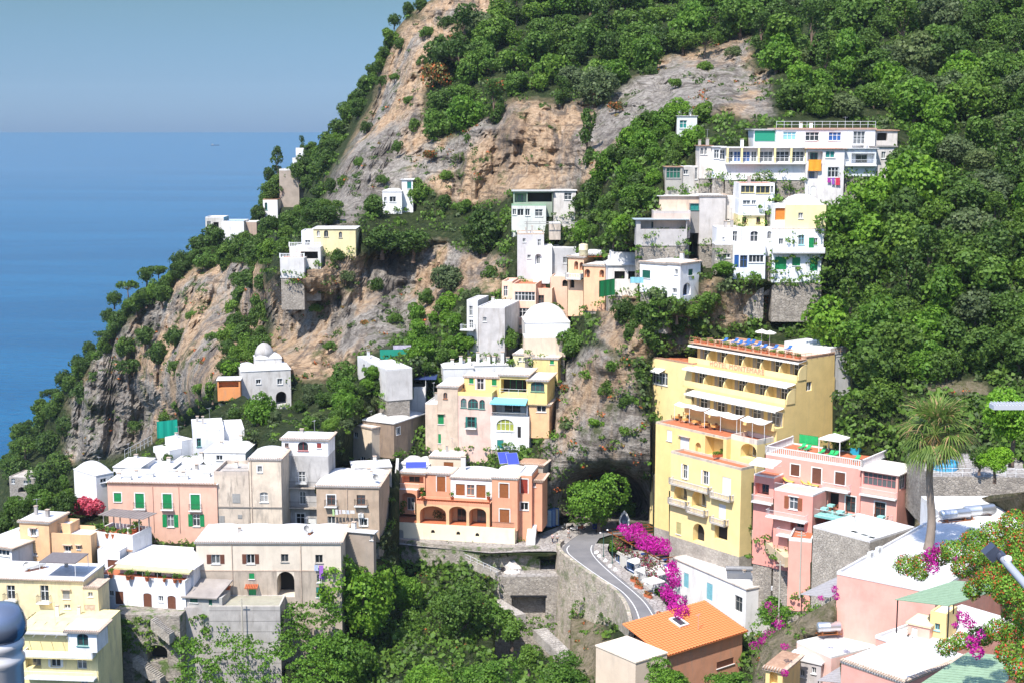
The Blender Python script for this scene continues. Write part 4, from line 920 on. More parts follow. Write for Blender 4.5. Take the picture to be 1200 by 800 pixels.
h = house('house', 'pale yellow house on the cliff edge with balustraded white terraces', 'house', 318, (668, 436), (862, 440))
v = V(h, 668, 866, 434, 500, d=8, wall=plaster((.76, .64, .36), .2), base=3).op('w', 718, 440, 739, 471, arch=1, frame=GREYW).op('w', 788, 447, 804, 475, arch=1, frame=GREYW).op('w', 684, 442, 700, 470, arch=1, glass=GREYW); v.build(); roof_flat(v, .15, over=.25)
v = V(h, 612, 668, 448, 520, yf=1, d=6, wall=plaster((.66, .68, .70), .2), base=2).op('g', 630, 485, 655, 515, frame=WFRAME); v.build(); roof_flat(v, .3)
v = V(h, 556, 702, 520, 560, yf=-4, d=6, wall=plaster((.62, .60, .56), .3), base=3).op('v', 610, 540, 690, 575, dep=2, dark=1); v.build(); roof_flat(v, .1)
railing_mb([(v.x0, v.y0+.1, v.z1+.1), (v.x1, v.y0+.1, v.z1+.1)], 1.0, 'stonebal').build('balustrade', WFRAME, h.root)
v = V(h, 512, 625, 572, 600, yf=-7, d=5, wall=plaster((.62, .60, .58), .3), base=3); v.build(); roof_flat(v, .1, floor=TERRAF)
railing_mb([(v.x0, v.y0+.1, v.z1+.1), (v.x1, v.y0+.1, v.z1+.1)], 1.0, 'stonebal').build('balustrade', WFRAME, h.root); cliffhouse = h; cliffterr = v
h = house('house', 'white villa high on the far headland above the sea', 'house', 480, (585, 58), (630, 60))
v = V(h, 586, 632, 58, 112, d=8, wall=plaster(WHT, .1), base=3).op('w', 600, 78, 612, 100, col=TEAL); v.build(); roof_flat(v, .3)
v = V(h, 570, 632, 112, 152, yf=-3, d=8, wall=plaster((.66, .67, .68), .2), base=3).op('v', 580, 122, 625, 150, dep=1.5, back=TEAL); v.build(); roof_flat(v, .8)
v = V(h, 508, 600, 160, 250, yf=-5, d=9, wall=plaster((.40, .33, .27), .8), base=6); v.build(); roof_flat(v, .5)
h = house('house', 'small white house with red-tiled terrace on the wooded headland', 'house', 468, (432, 285), (500, 290))
v = V(h, 432, 500, 298, 350, d=8, wall=plaster(WHT, .2), base=3).op('w', 441, 310, 453, 345, arch=1, frame=TEAL); v.build(); roof_flat(v, .3, floor=TERRA, rim=TERRAB)
h = house('house', 'low grey and white villa with blue pool terrace at the tip of the headland', 'house', 455, (160, 380), (260, 382))
v = V(h, 162, 248, 382, 438, d=8, wall=plaster((.55, .52, .47), .5), base=3).op('w', 170, 398, 188, 415).op('v', 200, 402, 225, 436, dep=1, dark=1); v.build(); roof_flat(v, .3)
v = V(h, 238, 342, 400, 445, yf=-2, d=9, wall=plaster(WHT, .2), base=3); v.build(); roof_flat(v, .3, floor=simple('pool_blue', (.02, .28, .55), .1))
v = V(h, 345, 402, 402, 430, yf=1, d=6, wall=plaster((.45, .33, .26), .5), base=3); v.build(); roof_flat(v, .2)
W(0, 540, 5.714)
h = house('house', 'ruined-looking stone house with arches near the beach at the far left', 'house', 430, (95, 105), (235, 112))
v = V(h, 60, 240, 108, 260, d=9, wall=STONE, base=6).op('w', 40, 130, 60, 165).op('v', 120, 172, 168, 210, arch=1, dep=1.5, dark=1).op('w', 155, 128, 185, 152).op('w', 75, 118, 100, 150); v.build(); roof_flat(v, .3, mat=plaster((.5, .45, .4), .8))
LAY[0] = 'A'
W(820, 120, 5)
h = house('building', 'white upper storey with four wide windows and rooftop railing, topmost of the terrace houses', 'building', 270, (450, 162), (1030, 160))
v = V(h, 450, 1030, 160, 262, d=8, wall=plaster(WHT, .2, dirt=(.5, .42, .38)), base=3).op('w', 489, 173, 566, 222, glass=LBLUE).op('w', 620, 175, 700, 226).op('w', 756, 175, 830, 226, glass=BLUE).op('g', 900, 170, 970, 246, bal=1, rail=RAILW); v.build(); roof_flat(v, .3, rim=paint((.5, .32, .24)), over=.25)
railing_mb([(v.x0, v.y0, v.z1+.3), (v.x1, v.y0, v.z1+.3)], 1.2, 'post').build('railing', RAILW, h.root)
v2 = V(h, 318, 450, 160, 250, yf=1.5, d=7, wall=plaster(WHT, .3), base=3).op('v', 322, 168, 445, 228, dep=1.5, dark=0, back=GREEN); v2.build(); roof_flat(v2, .1, over=.5)
mb = MB(); f = v2.face(); u0, a = f.uv(*q(322, 228)); u1, b = f.uv(*q(445, 168)); f.box(mb, u0, a, .05, u1, b, .1); mb.build('screen', simple('green_netting', (.01, .22, .13), .9), h.root)
v3 = V(h, 1030, 1160, 168, 240, yf=1, d=6, wall=plaster((.6, .55, .5), .7), base=4).op('v', 1040, 180, 1100, 225, dep=1, dark=1); v3.build(); roof_vault(v3, 1, .1, .3, corn=False, mat=TERRAB)
h = house('building', 'long white terrace building with glazed verandahs, cream pillars and three big arches', 'building', 264, (150, 272), (620, 272))
v = V(h, 150, 622, 268, 360, d=5.5, wall=plaster(WHT, .2), base=3)
for x0, x1, m in ((160, 196, 0), (200, 240, 1), (252, 296, 1), (302, 334, 0), (350, 428, 0), (445, 525, 0), (540, 612, 0)): v.op('g' if not m else 'w', x0, 288, x1, 350, nosill=1, glass=(BLUE if m else GLASS))
v.build(); roof_flat(v, .15, over=.9)
mb = MB()
for x in (160, 243, 342, 437, 532, 618):
    f = v.face(); u, _ = f.uv(*q(x, 300)); mb.box(u-.18, v.y0-.9, v.z0+.1, u+.18, v.y0-.55, v.z1-.003)
mb.build('pillar', plaster(LEMON, .1), h.root)
f = v.face(); balcony(v, f, v.x0, v.x1, v.z0+.1, 1.0, RAILW, 'iron')
v2 = V(h, 225, 622, 360, 470, yf=.3, d=5, wall=plaster(WHT, .3), base=3)
for x0, x1, b in ((233, 342, WOOD), (362, 472, WOOD), (502, 612, BROWN)): v2.op('v', x0, 372, x1, 450, arch=1, ar=.7, dep=2.2, back=b)
v2.build(top=False)
h = house('house', 'cream house with two windows at the left end of the long terrace building', 'house', 265, (0, 258), (150, 262))
v = V(h, 0, 72, 256, 320, d=6, wall=plaster((.66, .6, .54), .3), base=4).op('w', 4, 266, 24, 306).op('w', 28, 264, 42, 306); v.build(); roof_flat(v, .1, over=.3, mat=TERRAB)
v = V(h, 74, 150, 262, 350, yf=-.6, d=6, wall=plaster(WHT, .3), base=3).op('w', 84, 278, 114, 330).op('w', 118, 280, 148, 335); v.build(); roof_flat(v, .1, over=.3)
v = V(h, 95, 222, 362, 470, yf=1.5, d=4, wall=plaster(WHT, .3), base=3, ground=False).op('v', 108, 372, 160, 455, dep=1.5, back=WFRAME).op('v', 168, 390, 200, 455, dep=1, dark=1); v.build(); roof_flat(v, .1)
h = house('house', 'white house with teal shutters and an orange blanket on its balcony rail', 'house', 263, (625, 275), (850, 275))
v = V(h, 625, 850, 274, 540, d=8, wall=plaster((.72, .68, .66), .35), base=4).op('v', 632, 288, 722, 345, dep=1.2, back=TEAL).op('w', 738, 286, 792, 326, glass=TEAL).op('v', 632, 402, 694, 448, dep=1.0, back=BLUE).op('s', 752, 380, 814, 440, col=TEAL, sw=.01).op('d', 650, 490, 680, 550, col=WFRAME, arch=1); v.build(); roof_flat(v, .1, mat=TERRA, rim=TERRAB, over=.4); orange_v = v
h = house('house', 'white house with wide balcony at the right end of the terrace houses, by the woods', 'house', 264, (850, 272), (1035, 272))
v = V(h, 850, 1036, 272, 370, d=7, wall=plaster((.68, .70, .72), .3), base=2).op('v', 890, 300, 1025, 358, dep=1.4, back=GREYW); v.build(); roof_flat(v, .1, over=.4)
f = v.face(); balcony(v, f, v.x0, v.x1, v.z0+.05, .9, RAILW, 'iron')
v = V(h, 818, 960, 372, 470, yf=.4, d=6, wall=plaster(WHT, .3), base=4, ground=False).op('v', 866, 380, 930, 448, dep=1, back=DKGREEN); v.build()
v = V(h, 1036, 1150, 262, 400, yf=1.5, d=5, wall=plaster((.60, .56, .52), .5), base=4).op('w', 1065, 290, 1090, 330); v.build(); roof_flat(v, .2, mat=plaster((.3, .28, .26), .6), over=.3)
h = house('house', 'narrow white house with a strip of dark windows, below the flowered arches', 'house', 256, (235, 478), (440, 478))
v = V(h, 233, 440, 478, 570, d=7, wall=plaster(WHT, .25), base=2).op('w', 242, 488, 320, 530, frame=LEMON and paint((.6, .5, .2))).op('w', 330, 490, 412, 534, frame=paint((.6, .5, .2))).op('w', 416, 490, 432, 532); v.build(); roof_flat(v, .15, floor=TERRAF)
v = V(h, 230, 380, 570, 658, yf=-.3, d=6, wall=plaster((.72, .74, .76), .25), base=2).op('w', 253, 571, 298, 600).op('w', 305, 571, 330, 600); v.build(); roof_flat(v, .05)
f = v.face(); u0, a = f.uv(*q(250, 655)); u1, _ = f.uv(*q(378, 655)); balcony(v, f, u0, u1, a, .9, RAILW, 'iron')
v = V(h, 228, 382, 660, 736, yf=-.8, d=6, wall=plaster(LEMON, .2), base=2).op('w', 249, 673, 274, 706, frame=BROWN).op('w', 332, 673, 355, 708, frame=BROWN); v.build(); roof_flat(v, .1)
h = house('house', 'pale yellow house with white domed roof and orange terrace blind beside the dark woods', 'house', 251, (505, 602), (740, 602))
v = V(h, 505, 742, 602, 728, d=8, wall=plaster((.76, .66, .38), .15), base=2).op('w', 578, 647, 606, 682, glass=GREYW).op('w', 702, 657, 716, 686); v.build(); roof_vault(v, 1, 1.6, -.3, corn=False)
v = V(h, 440, 505, 600, 715, yf=.6, d=6, wall=plaster(WHT, .4), base=2).op('v', 442, 620, 502, 690, dep=1.2); v.build(); roof_flat(v, .1)
f = v.face(); u0, a = f.uv(*q(442, 690)); u1, b = f.uv(*q(502, 622)); mb = MB(); f.box(mb, u0, a, -.4, u1, b, -.3); mb.build('blind', paint((.70, .22, .03), .8), h.root)
W(730, 190, 4.444)
h = house('house', 'white house with green shutters and green doors, lowest of the terrace houses by the woods', 'house', 250, (780, 352), (1042, 352))
v = V(h, 780, 1048, 350, 470, d=7, wall=plaster((.78, .78, .78), .3), base=1).op('g', 812, 398, 836, 430).op('w', 915, 380, 945, 432, frame=LBLUE).op('c', 968, 394, 996, 456, col=GREEN).op('w', 996, 396, 1014, 432); v.build(); roof_flat(v, .15, rim=OLDW)
f = v.face(); balcony(v, f, v.x0, v.x1, v.z0+.1, 1.4, WHITE, 'wall', h=.8)
v = V(h, 778, 1034, 472, 568, yf=-.2, d=7, wall=plaster((.74, .75, .76), .3), base=2).op('c', 792, 494, 852, 560, col=GREEN).op('c', 882, 496, 924, 540, col=GREEN).op('c', 974, 500, 1014, 566, col=GREEN); v.build(); roof_flat(v, .05)
h = house('house', 'white house with blue doors and arched window, left of the green-shuttered one', 'house', 251, (490, 348), (775, 348))
v = V(h, 490, 618, 350, 428, d=6, wall=plaster(WHT, .2), base=2).op('w', 572, 360, 596, 416).op('w', 518, 392, 530, 402); v.build(); roof_flat(v, .3)
v = V(h, 618, 776, 346, 430, d=6, yf=.2, wall=plaster(WHT, .2), base=2).op('g', 664, 360, 704, 420, arch=1, ar=.6).op('g', 752, 360, 776, 402, arch=1); v.build(); roof_flat(v, .1)
v = V(h, 576, 744, 436, 552, yf=-1.3, d=5, wall=plaster((.70, .72, .76), .2), base=2).op('d', 580, 484, 604, 548, col=BLUE).op('g', 610, 486, 648, 550, frame=BLUE).op('w', 656, 484, 734, 524); v.build(); roof_flat(v, .8, rim=WHITE, floor=TERRAF)
v = V(h, 480, 576, 432, 500, yf=-.6, d=4, wall=STONEW, base=3).op('w', 525, 478, 560, 500); v.build(); roof_flat(v, .2)
h = house('house', 'plain grey-beige rendered block with vine terrace and teal window', 'house', 260, (400, 180), (535, 176))
v = V(h, 400, 536, 178, 345, d=8, wall=plaster((.56, .52, .49), .4), base=3); v.build(); roof_vault(v, 1, .15, .2)
v = V(h, 536, 598, 180, 340, yf=.8, d=6, wall=plaster((.60, .55, .50), .6), base=3).op('w', 554, 226, 560, 246).op('w', 562, 226, 568, 246).op('w', 534, 296, 556, 306); v.build(); roof_flat(v, .1)
v = V(h, 190, 400, 178, 215, yf=1.5, d=7, wall=plaster((.66, .5, .38), .4), base=5, ground=False); v.build(); roof_flat(v, .1, over=.4)
v = V(h, 348, 400, 214, 256, yf=.4, d=6, wall=plaster((.3, .28, .26), .4), base=4, ground=False).op('w', 350, 216, 396, 250, frame=TEAL, glass=TEAL); v.build()
v = V(h, 160, 352, 268, 310, yf=-2, d=4, wall=plaster((.62, .48, .40), .4), base=3); v.build(); roof_flat(v, .5, rim=plaster((.55, .48, .44), .4))
v = V(h, 70, 335, 300, 350, yf=-3.5, d=3.5, wall=plaster((.46, .43, .41), .5), base=3).op('v', 92, 306, 330, 350, dep=1.8, back=GREYW); v.build(); roof_flat(v, .06, over=.5, mat=paint((.36, .42, .44), .7))
h = house('house', 'stone-fronted house with green awning and flat terrace above the white cube house', 'house', 268, (230, 375), (412, 375))
v = V(h, 230, 412, 374, 480, d=6, wall=plaster((.46, .38, .31), .7), base=3).op('v', 240, 420, 470, 478, dep=1.5, back=WFRAME); v.build(); roof_flat(v, .12, over=.3, mat=plaster((.62, .5, .4), .4))
v = V(h, 412, 492, 384, 470, yf=1, d=5, wall=plaster((.4, .36, .33), .7), base=3).op('v', 416, 398, 480, 460, dep=1.2, dark=1); v.build(); roof_flat(v, .2, over=.3, mat=plaster((.5, .46, .42), .5))
mb = MB(); v0 = h.vols[0]; f = v0.face(); u0, a = f.uv(*q(228, 472)); u1, _ = f.uv(*q(480, 472)); f.box(mb, u0, a, .05, u1, a+.1, 2.4); mb.build('terrace_floor', paint((.02, .30, .10), .8), h.root)
h = house('house', 'sand-coloured wall house with white door left of the green awning', 'house', 270, (68, 348), (160, 350))
v = V(h, 68, 160, 350, 470, d=6, wall=plaster((.60, .47, .36), .7), base=3).op('d', 112, 402, 140, 460, col=WFRAME); v.build(); roof_flat(v, .2)
v = V(h, 160, 228, 358, 470, yf=.6, d=5, wall=plaster((.48, .40, .34), .8), base=3).op('v', 168, 385, 222, 450, dep=1.2, dark=1); v.build(); roof_flat(v, .2)
h = house('shed', 'small stone shed with vine-covered front left of the terrace houses', 'shed', 266, (222, 22), (400, 22))
v = V(h, 222, 310, 26, 95, d=4, wall=plaster((.38, .36, .32), .8), base=3).op('w', 226, 30, 300, 85, glass=DKGREEN, frame=GREYW); v.build(); roof_flat(v, .1, over=.2, mat=TERRAB)
v = V(h, 310, 412, 24, 100, yf=.3, d=4, wall=plaster((.5, .47, .43), .7), base=3).op('w', 316, 40, 340, 65).op('w', 375, 30, 388, 90); v.build(); roof_flat(v, .1)
h = house('shed', 'yellow-walled shed with flat grey roof above the hotel pool', 'shed', 257, (940, 680), (1090, 682))
v = V(h, 940, 1092, 682, 740, d=5, wall=plaster(YELP, .3), base=2).op('c', 998, 698, 1032, 738, col=GREYW); v.build(); roof_flat(v, .1, over=.4, mat=paint((.35, .40, .36), .7))
v = V(h, 826, 938, 684, 728, yf=.6, d=4, wall=plaster((.18, .10, .07), .5), base=2); v.build(); roof_flat(v, .1, over=.4, mat=paint((.35, .40, .36), .7))
W(730, 110, 3.333)
h = house('house', 'tiny pale teal house half hidden in shrubs above the cliff path', 'house', 290, (210, 85), (300, 88))
v = V(h, 212, 290, 88, 140, d=4, wall=plaster((.66, .68, .64), .3), base=2).op('w', 222, 104, 250, 135, glass=TEAL); v.build(); roof_flat(v, .1, over=.2)
LAY[0] = 'A'
ylp = plaster((.82, .60, .25), .15, dirt=(.55, .42, .22)); ylp2 = plaster((.83, .64, .30), .12, dirt=(.55, .42, .22))
RZ = -70.0
W(740, 340, 4)
A_ = q(245, 246); h = House('hotel', 'large yellow stepped hotel with white awnings over every terrace and a stone ground floor', 'hotel', 244, A_, q(780, 333))
hot = h
def HV(x0, x1, yt, yb, yf, d, wall=ylp, base=0, ground=False, **kw): return V(h, x0, x1, yt, yb, yf=yf, d=d, wall=wall, base=base, ground=ground, **kw)
f0 = None
def hotel_floor(yf, x0, x1, ztop, zfloor, depth, n, name, awn=True, nodiv=False):
    """one stepped storey: rooms with french windows, curved dividers, parapet, awning"""
    v = Vol.__new__(Vol); v.h = h; v.wall = ylp; v.base = .35; v.x0, v.x1, v.y0, v.y1, v.z0, v.z1 = x0, x1, yf+2.2, yf+depth, zfloor, ztop; v.ops = {'F': [], 'R': [], 'L': []}; v.lower = None; v.lz = None
    h.vols.append(v); VOLS['A'].append(v)
    w = (x1-x0)/n
    for i in range(n):
        a = x0+i*w; v.opm('g', a+w*.35, zfloor+.05, a+w*.80, zfloor+2.3, sh=1, sw=w*.16, col=paint((.42, .38, .33)))
    v.build('storey_wall')
    mb = MB(); mb.box(x0, yf, zfloor-.35, x1, yf+2.2-.003, zfloor); mb.build('terrace_slab', ylp, h.root)
    pb = MB(); pb.box(x0, yf-.003, zfloor+.003, x1, yf+.16, zfloor+.85); pb.build('parapet', ylp2, h.root)
    if not nodiv:
        for i in range(1, n+1):
            a = x0+i*w-.1; db = MB(); N = 6; pts = [(yf+.2, zfloor), (v.y0-.003, zfloor)]+[(v.y0-.003-(1.9*(math.sin(math.pi/2*k/N))), zfloor+2.4-1.5*(1-math.cos(math.pi/2*k/N))) for k in range(N+1)]
            vs = [(a, y, z_) for y, z_ in pts]+[(a+.2, y, z_) for y, z_ in pts]; m_ = len(pts)
            db.mesh(vs, [tuple(range(m_)), tuple(range(m_, 2*m_))[::-1]]+[(k, (k+1) % m_, m_+(k+1) % m_, m_+k) for k in range(m_)]); db.build('terrace_divider', ylp2, h.root)
    if awn: awning(v, Face(v, 'F'), x0-.3, x1+.2, ztop-.1, 2.1, .3, AWN)
    return v
def lz(px, py, yf):
    class T: pass
    t = T(); t.h = hot; t.y0 = yf; t.x0 = t.x1 = 0; return Face(t, 'F').uv(*q(px, py))
xL, zt3 = lz(268, 255, 0); xR, _ = lz(778, 330, 0)
_, zf3 = lz(290, 330, 0)          # top terrace parapet foot
SH = 3.6
zt = lz(780, 330, 0)[1]
z3 = zt-3.25                        # floor of top room storey
v3 = hotel_floor(0, xL, xR, zt, z3, 9.3, 6, 'top')
x2L, _ = lz(225, 380, -2.6); x2R, _ = lz(716, 440, -2.6)
z2 = z3-SH
x2R = xR; v2 = hotel_floor(-2.6, x2L+.8, x2R, z3-.353, z2, 4.09, 5, 'mid')
x1L, _ = lz(250, 480, -5.2); x1R, _ = lz(650, 600, -5.2)
z1 = z2-SH
x1R = xR; v1 = hotel_floor(-5.2, x1L, x1R, z2-.353, z1, 4.797, 5, 'low', nodiv=True)
def box_vol(x0, x1, y0, y1, z0, z1_, wall=ylp, name='wall', base=0, ops=(), top=True, lower=None, lz_=None):
    v = Vol.__new__(Vol); v.h = h; v.wall = wall; v.base = base; v.x0, v.x1, v.y0, v.y1, v.z0, v.z1 = x0, x1, y0, y1, z0, z1_; v.ops = {'F': [], 'R': [], 'L': []}; v.lower = lower; v.lz = lz_
    h.vols.append(v); VOLS[LAY[0]].append(v)
    return v
zg = RZ-h.org.z                   # local height of the road
vb = box_vol(x1L, xR, 1.5, 9.5, zg-2, z3-.353, name='wall')
vb.op('g', 692, 575, 712, 668, side='R', frame=WFRAME).op('g', 820, 402, 846, 470, side='R').op('w', 850, 300, 868, 330, side='R'); vb.build('rear_block_wall')
vb = box_vol(x1L+.5, xR, -.4, 1.497, zg-1, z2-.353); vb.build('middle_block_wall'); vb = box_vol(x1L+.5, xR, -4.5, -.403, zg-1, z1-.353); vb.build('front_block_wall')
W(740, 460, 4)
yfA = -9.5
xa, za = lz(115, 105, yfA); xb, zb = lz(440, 215, yfA); xc, zc = lz(575, 330, yfA)
ztr = lz(340, 195, yfA)[1]
vr = box_vol(xa, xb+.3, yfA, -4.6, zg-1, ztr, wall=ylp, lower=STONEW, lz_=zg+3.0)
vr.op('c', 166, 175, 190, 225, col=WFRAME).op('c', 228, 208, 270, 278, col=WFRAME, hood=1).op('v', 300, 232, 326, 292, arch=1, dep=.6).op('v', 345, 200, 430, 300, dep=2)
vr.build(); roof_flat(vr, .35, rim=plaster((.6, .5, .38), .8), floor=TERRAF)
yfB = -12.5
xa2, _ = lz(185, 290, yfB); xb2, _ = lz(515, 375, yfB); zt2 = lz(380, 330, yfB)[1]
vl = box_vol(xa2, xb2, yfB, yfA-.003, zg-1, zt2, wall=ylp2, lower=STONEW, lz_=zg+3.6)
vl.op('s', 240, 335, 262, 402, col=WFRAME, sw=.3).op('g', 334, 365, 360, 430, sh=1, sw=.3, col=WFRAME).op('c', 425, 395, 466, 480, col=WFRAME)
vl.op('v', 200, 430, 262, 505, arch=1, dep=1.6, back=GREYW).op('v', 283, 458, 352, 540, arch=1, dep=1.6, back=WFRAME).op('c', 408, 522, 442, 592, col=WFRAME)
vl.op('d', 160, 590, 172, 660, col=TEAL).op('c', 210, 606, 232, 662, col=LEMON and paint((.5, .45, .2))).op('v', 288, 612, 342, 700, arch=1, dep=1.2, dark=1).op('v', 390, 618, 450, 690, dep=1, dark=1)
vl.build(); roof_flat(vl, .4, rim=plaster((.55, .47, .38), .8), floor=TERRAF)
f = vl.face()
for (x0, x1, y) in ((195, 378, 418), (385, 480, 480), (190, 272, 510), (275, 360, 550), (385, 455, 600)):
    u0, a = f.uv(*q(x0, y)); u1, _ = f.uv(*q(x1, y+ (x1-x0)*.2)); balcony(vl, f, max(vl.x0, u0), min(vl.x1, u1), a, .9, plaster((.62, .57, .5), .4), 'stonebal', slab=plaster((.6, .55, .46), .5), h=.9)
xm0, _ = lz(440, 260, -7.5); xm1, _ = lz(608, 300, -7.5); ztm = lz(500, 215, -7.5)[1]
vm = box_vol(xb+.31, xm1, -8.5, -4.51, zg-1, ztm, wall=ylp2); vm.op('v', 512, 232, 592, 308, arch=1, ar=.7, dep=2, back=WFRAME).op('w', 444, 225, 470, 262); vm.build(); roof_flat(vm, .8, rim=plaster((.68, .6, .5), .4), floor=TERRAF)
W(740, 340, 4)
xl0, _ = lz(100, 330, -1.0); xl1, _ = lz(285, 330, -1.0); ztl = lz(180, 330, -1.0)[1]
vL = box_vol(xl0, xl1+.2, -1.2, 9, zg, ztl, wall=ylp2); vL.op('w', 88, 380, 170, 440, glass=GLASS); vL.build(); roof_flat(vL, .3, floor=TERRAF, rim=TERRAB)
awning(vL, vL.face(), xl0-.1, xl0+3.4, ztl-1.6, 1.4, .4, AWN)
def canopy(x0, x1, y0, y1, z0, z1_, nm='canopy', mat=None, posts=True):
    mb = MB(); n = 8; vs = []
    for j in range(5):
        for i in range(n+1): vs.append((x0+(x1-x0)*i/n, y0+(y1-y0)*j/4, z0+(z1_-z0)*j/4-.18*math.sin(math.pi*((i*2 % n)/n))))
    fs = [(j*(n+1)+i, j*(n+1)+i+1, (j+1)*(n+1)+i+1, (j+1)*(n+1)+i) for j in range(4) for i in range(n)]
    mb.mesh(vs, fs); mb.mesh([(a, b, c-.05) for a, b, c in vs], [tuple(reversed(t)) for t in fs]); o = mb.build(nm, mat or AWN, h.root)
    if posts:
        pb = MB()
        for x in (x0+.1, (x0+x1)/2, x1-.1): pb.bar((x, y0+.1, z0-2.6), (x, y0+.1, z0), .05, 5)
        pb.build('canopy_post', WFRAME, o)
W(740, 340, 4)
canopy(xa+1.2, xa+8.4, yfA+3.0, -5.25, ztr+3.1, ztr+3.45)
canopy(xa+8.8, xb+.2, yfA+2.4, -5.25, ztr+3.0, ztr+3.4)
canopy(xb+.9, xm1+.3, -7.2, -5.25, ztr+3.1, ztr+3.5)
vt = v3; roof_flat(vt, .45, rim=TERRAB, floor=plaster((.72, .48, .36), .4))
mb = MB(); mb.box(vt.x0-.1, .2, vt.z1-.02, vt.x1+.2, 2.19, vt.z1+.1); mb.build('roof_edge', plaster((.6, .35, .22), .4), h.root)
pl = box_vol(vt.x1-10, vt.x1-.2, 8.4, 14, z3-4, vt.z1+.9, wall=plaster(WHT, .3)); pl.build(); roof_flat(pl, .3, floor=plaster((.74, .74, .70), .2))
W(860, 460, 4)
rp = plaster((.74, .33, .27), .2, dirt=(.5, .25, .2)); rp2 = plaster((.78, .38, .31), .15)
h = House('guesthouse', 'rose pink guesthouse with railed roof terrace, green sunbeds and glazed verandah', 'guesthouse', 212, q(150, 285), q(600, 355)); gh = h
v = V(h, 150, 600, 288, 480, yf=0, d=9, wall=rp, base=14)
v.op('c', 267, 335, 308, 388, col=BROWN, trim=1).op('c', 367, 352, 410, 425, col=BROWN, trim=1).op('c', 475, 372, 522, 430, col=BROWN, trim=1).op('v', 440, 468, 492, 545, dep=1, dark=1).op('g', 524, 484, 570, 560, frame=BROWN, trim=1)
v.build(); roof_flat(v, .25, rim=WHITE, floor=TERRAF); gv = v
railing_mb([(v.x0, v.y1-.2, v.z1+.25), (v.x0, v.y0+.1, v.z1+.25), (v.x1, v.y0+.1, v.z1+.25), (v.x1, v.y1-.2, v.z1+.25)], 1.1, 'stonebal').build('balustrade', plaster((.74, .70, .66), .2), h.root)
f = v.face(); u0, a = f.uv(*q(425, 440)); u1, _ = f.uv(*q(550, 465)); balcony(v, f, u0, u1, a, 1.2, RAILW, 'iron', slab=WHITE)
v = V(h, 600, 772, 360, 580, yf=-.5, d=9, wall=rp2, base=8, C=(860, 320)).op('w', 606, 380, 760, 440, nosill=1, frame=paint((.5, .2, .2))).op('g', 660, 512, 710, 590, trim=1, frame=BROWN).op('w', 775, 375, 805, 450, side='R', nosill=1).op('w', 830, 350, 852, 378, side='R'); v.build(); roof_vault(v, 1, .2, .35, corn=False, mat=plaster((.76, .70, .64), .3))
f = v.face(); u0, a = f.uv(*q(606, 470)); balcony(v, f, v.x0, v.x1, a, .7, RAILW, 'iron'); gv2 = v
v = V(h, 190, 372, 455, 640, yf=-5.0, d=5, wall=rp, base=6, C=(435, 455)).op('s', 258, 487, 300, 546, col=WOOD and paint((.32, .11, .05)), trim=1).op('v', 265, 592, 330, 645, dep=1.2, back=GREYW); v.build(); roof_flat(v, .25, rim=WHITE, floor=plaster((.76, .62, .36), .2)); gv3 = v
railing_mb([(v.x0, v.y0+.1, v.z1+.25), (v.x1, v.y0+.1, v.z1+.25)], .9, 'iron').build('railing', RAILW, h.root)
f = v.face(); u0, a = f.uv(*q(165, 568)); u1, _ = f.uv(*q(350, 592)); balcony(v, f, u0, u1, a, 1.2, RAILW, 'iron', slab=WHITE); u0, a = f.uv(*q(215, 655)); balcony(v, f, u0, u1, a, 1.2, RAILW, 'iron', slab=WHITE)
v = V(h, 95, 190, 385, 560, yf=-3, d=6, wall=rp, base=8).op('v', 100, 425, 165, 480, dep=1.2, dark=0, back=BROWN); v.build(); roof_flat(v, .2, rim=WHITE, floor=TERRAF)
railing_mb([(v.x0, v.y0+.1, v.z1+.2), (v.x1, v.y0+.1, v.z1+.2)], .9, 'iron').build('railing', RAILW, h.root)
awning(v, v.face(), v.x0+.5, v.x1+1.2, v.z1+2.9, 2.6, .5, AWN)
f = v.face(); u0, a = f.uv(*q(95, 500)); u1, _ = f.uv(*q(190, 520)); balcony(v, f, u0, u1, a, 1.0, RAILW, 'iron', slab=WHITE)
mb = MB(); mb.box(gv3.x1+.1, -4.6, gv.z0-.6, gv2.x1-.5, -.6, gv.z0-.3); mb.build('terrace_floor', paint((.22, .52, .48), .7), h.root)
railing_mb([(gv3.x1+.1, -4.5, gv.z0-.3), (gv2.x1-.5, -4.5, gv.z0-.3), (gv2.x1-.5, -.7, gv.z0-.3)], .9, 'iron').build('railing', RAILW, h.root)
h = House('building', 'rough stone-walled block with white roof and small skylights in front of the pink guesthouse', 'building', 186, q(372, 630), q(640, 700))
v = V(h, 372, 640, 632, 830, d=10, wall=STONEW, base=6); v.build(); roof_flat(v, .3); stv = v
h = House('stairway', 'curved pink stair tower with parapet between the stone arch and the stone-walled block', 'stairway', 198, q(258, 690), q(368, 700))
v = V(h, 258, 366, 692, 830, d=6, wall=rp2, base=6); v.build(); roof_flat(v, .5, rim=WHITE, floor=TERRAF)
W(640, 580, 4)
h = House('building', 'long low white building with blue-green doors and solar water heater on its roof', 'building', 224, q(598, 292), q(940, 440))
v = V(h, 598, 942, 295, 425, d=12, wall=plaster((.80, .79, .77), .15), base=3, C=(1190, 360))
v.op('c', 645, 364, 668, 432, col=LBLUE).op('c', 752, 412, 780, 490, col=LBLUE).op('g', 884, 472, 920, 545, frame=GREYW).op('w', 1060, 425, 1085, 450, side='R'); v.build(); roof_flat(v, .22, over=.15, rim=plaster((.7, .62, .54), .4)); wlb = v
h = House('restaurant', 'low white roadside cafe with blue windows under a bougainvillea pergola', 'restaurant', 243, q(272, 228), q(480, 345)); cafe = h
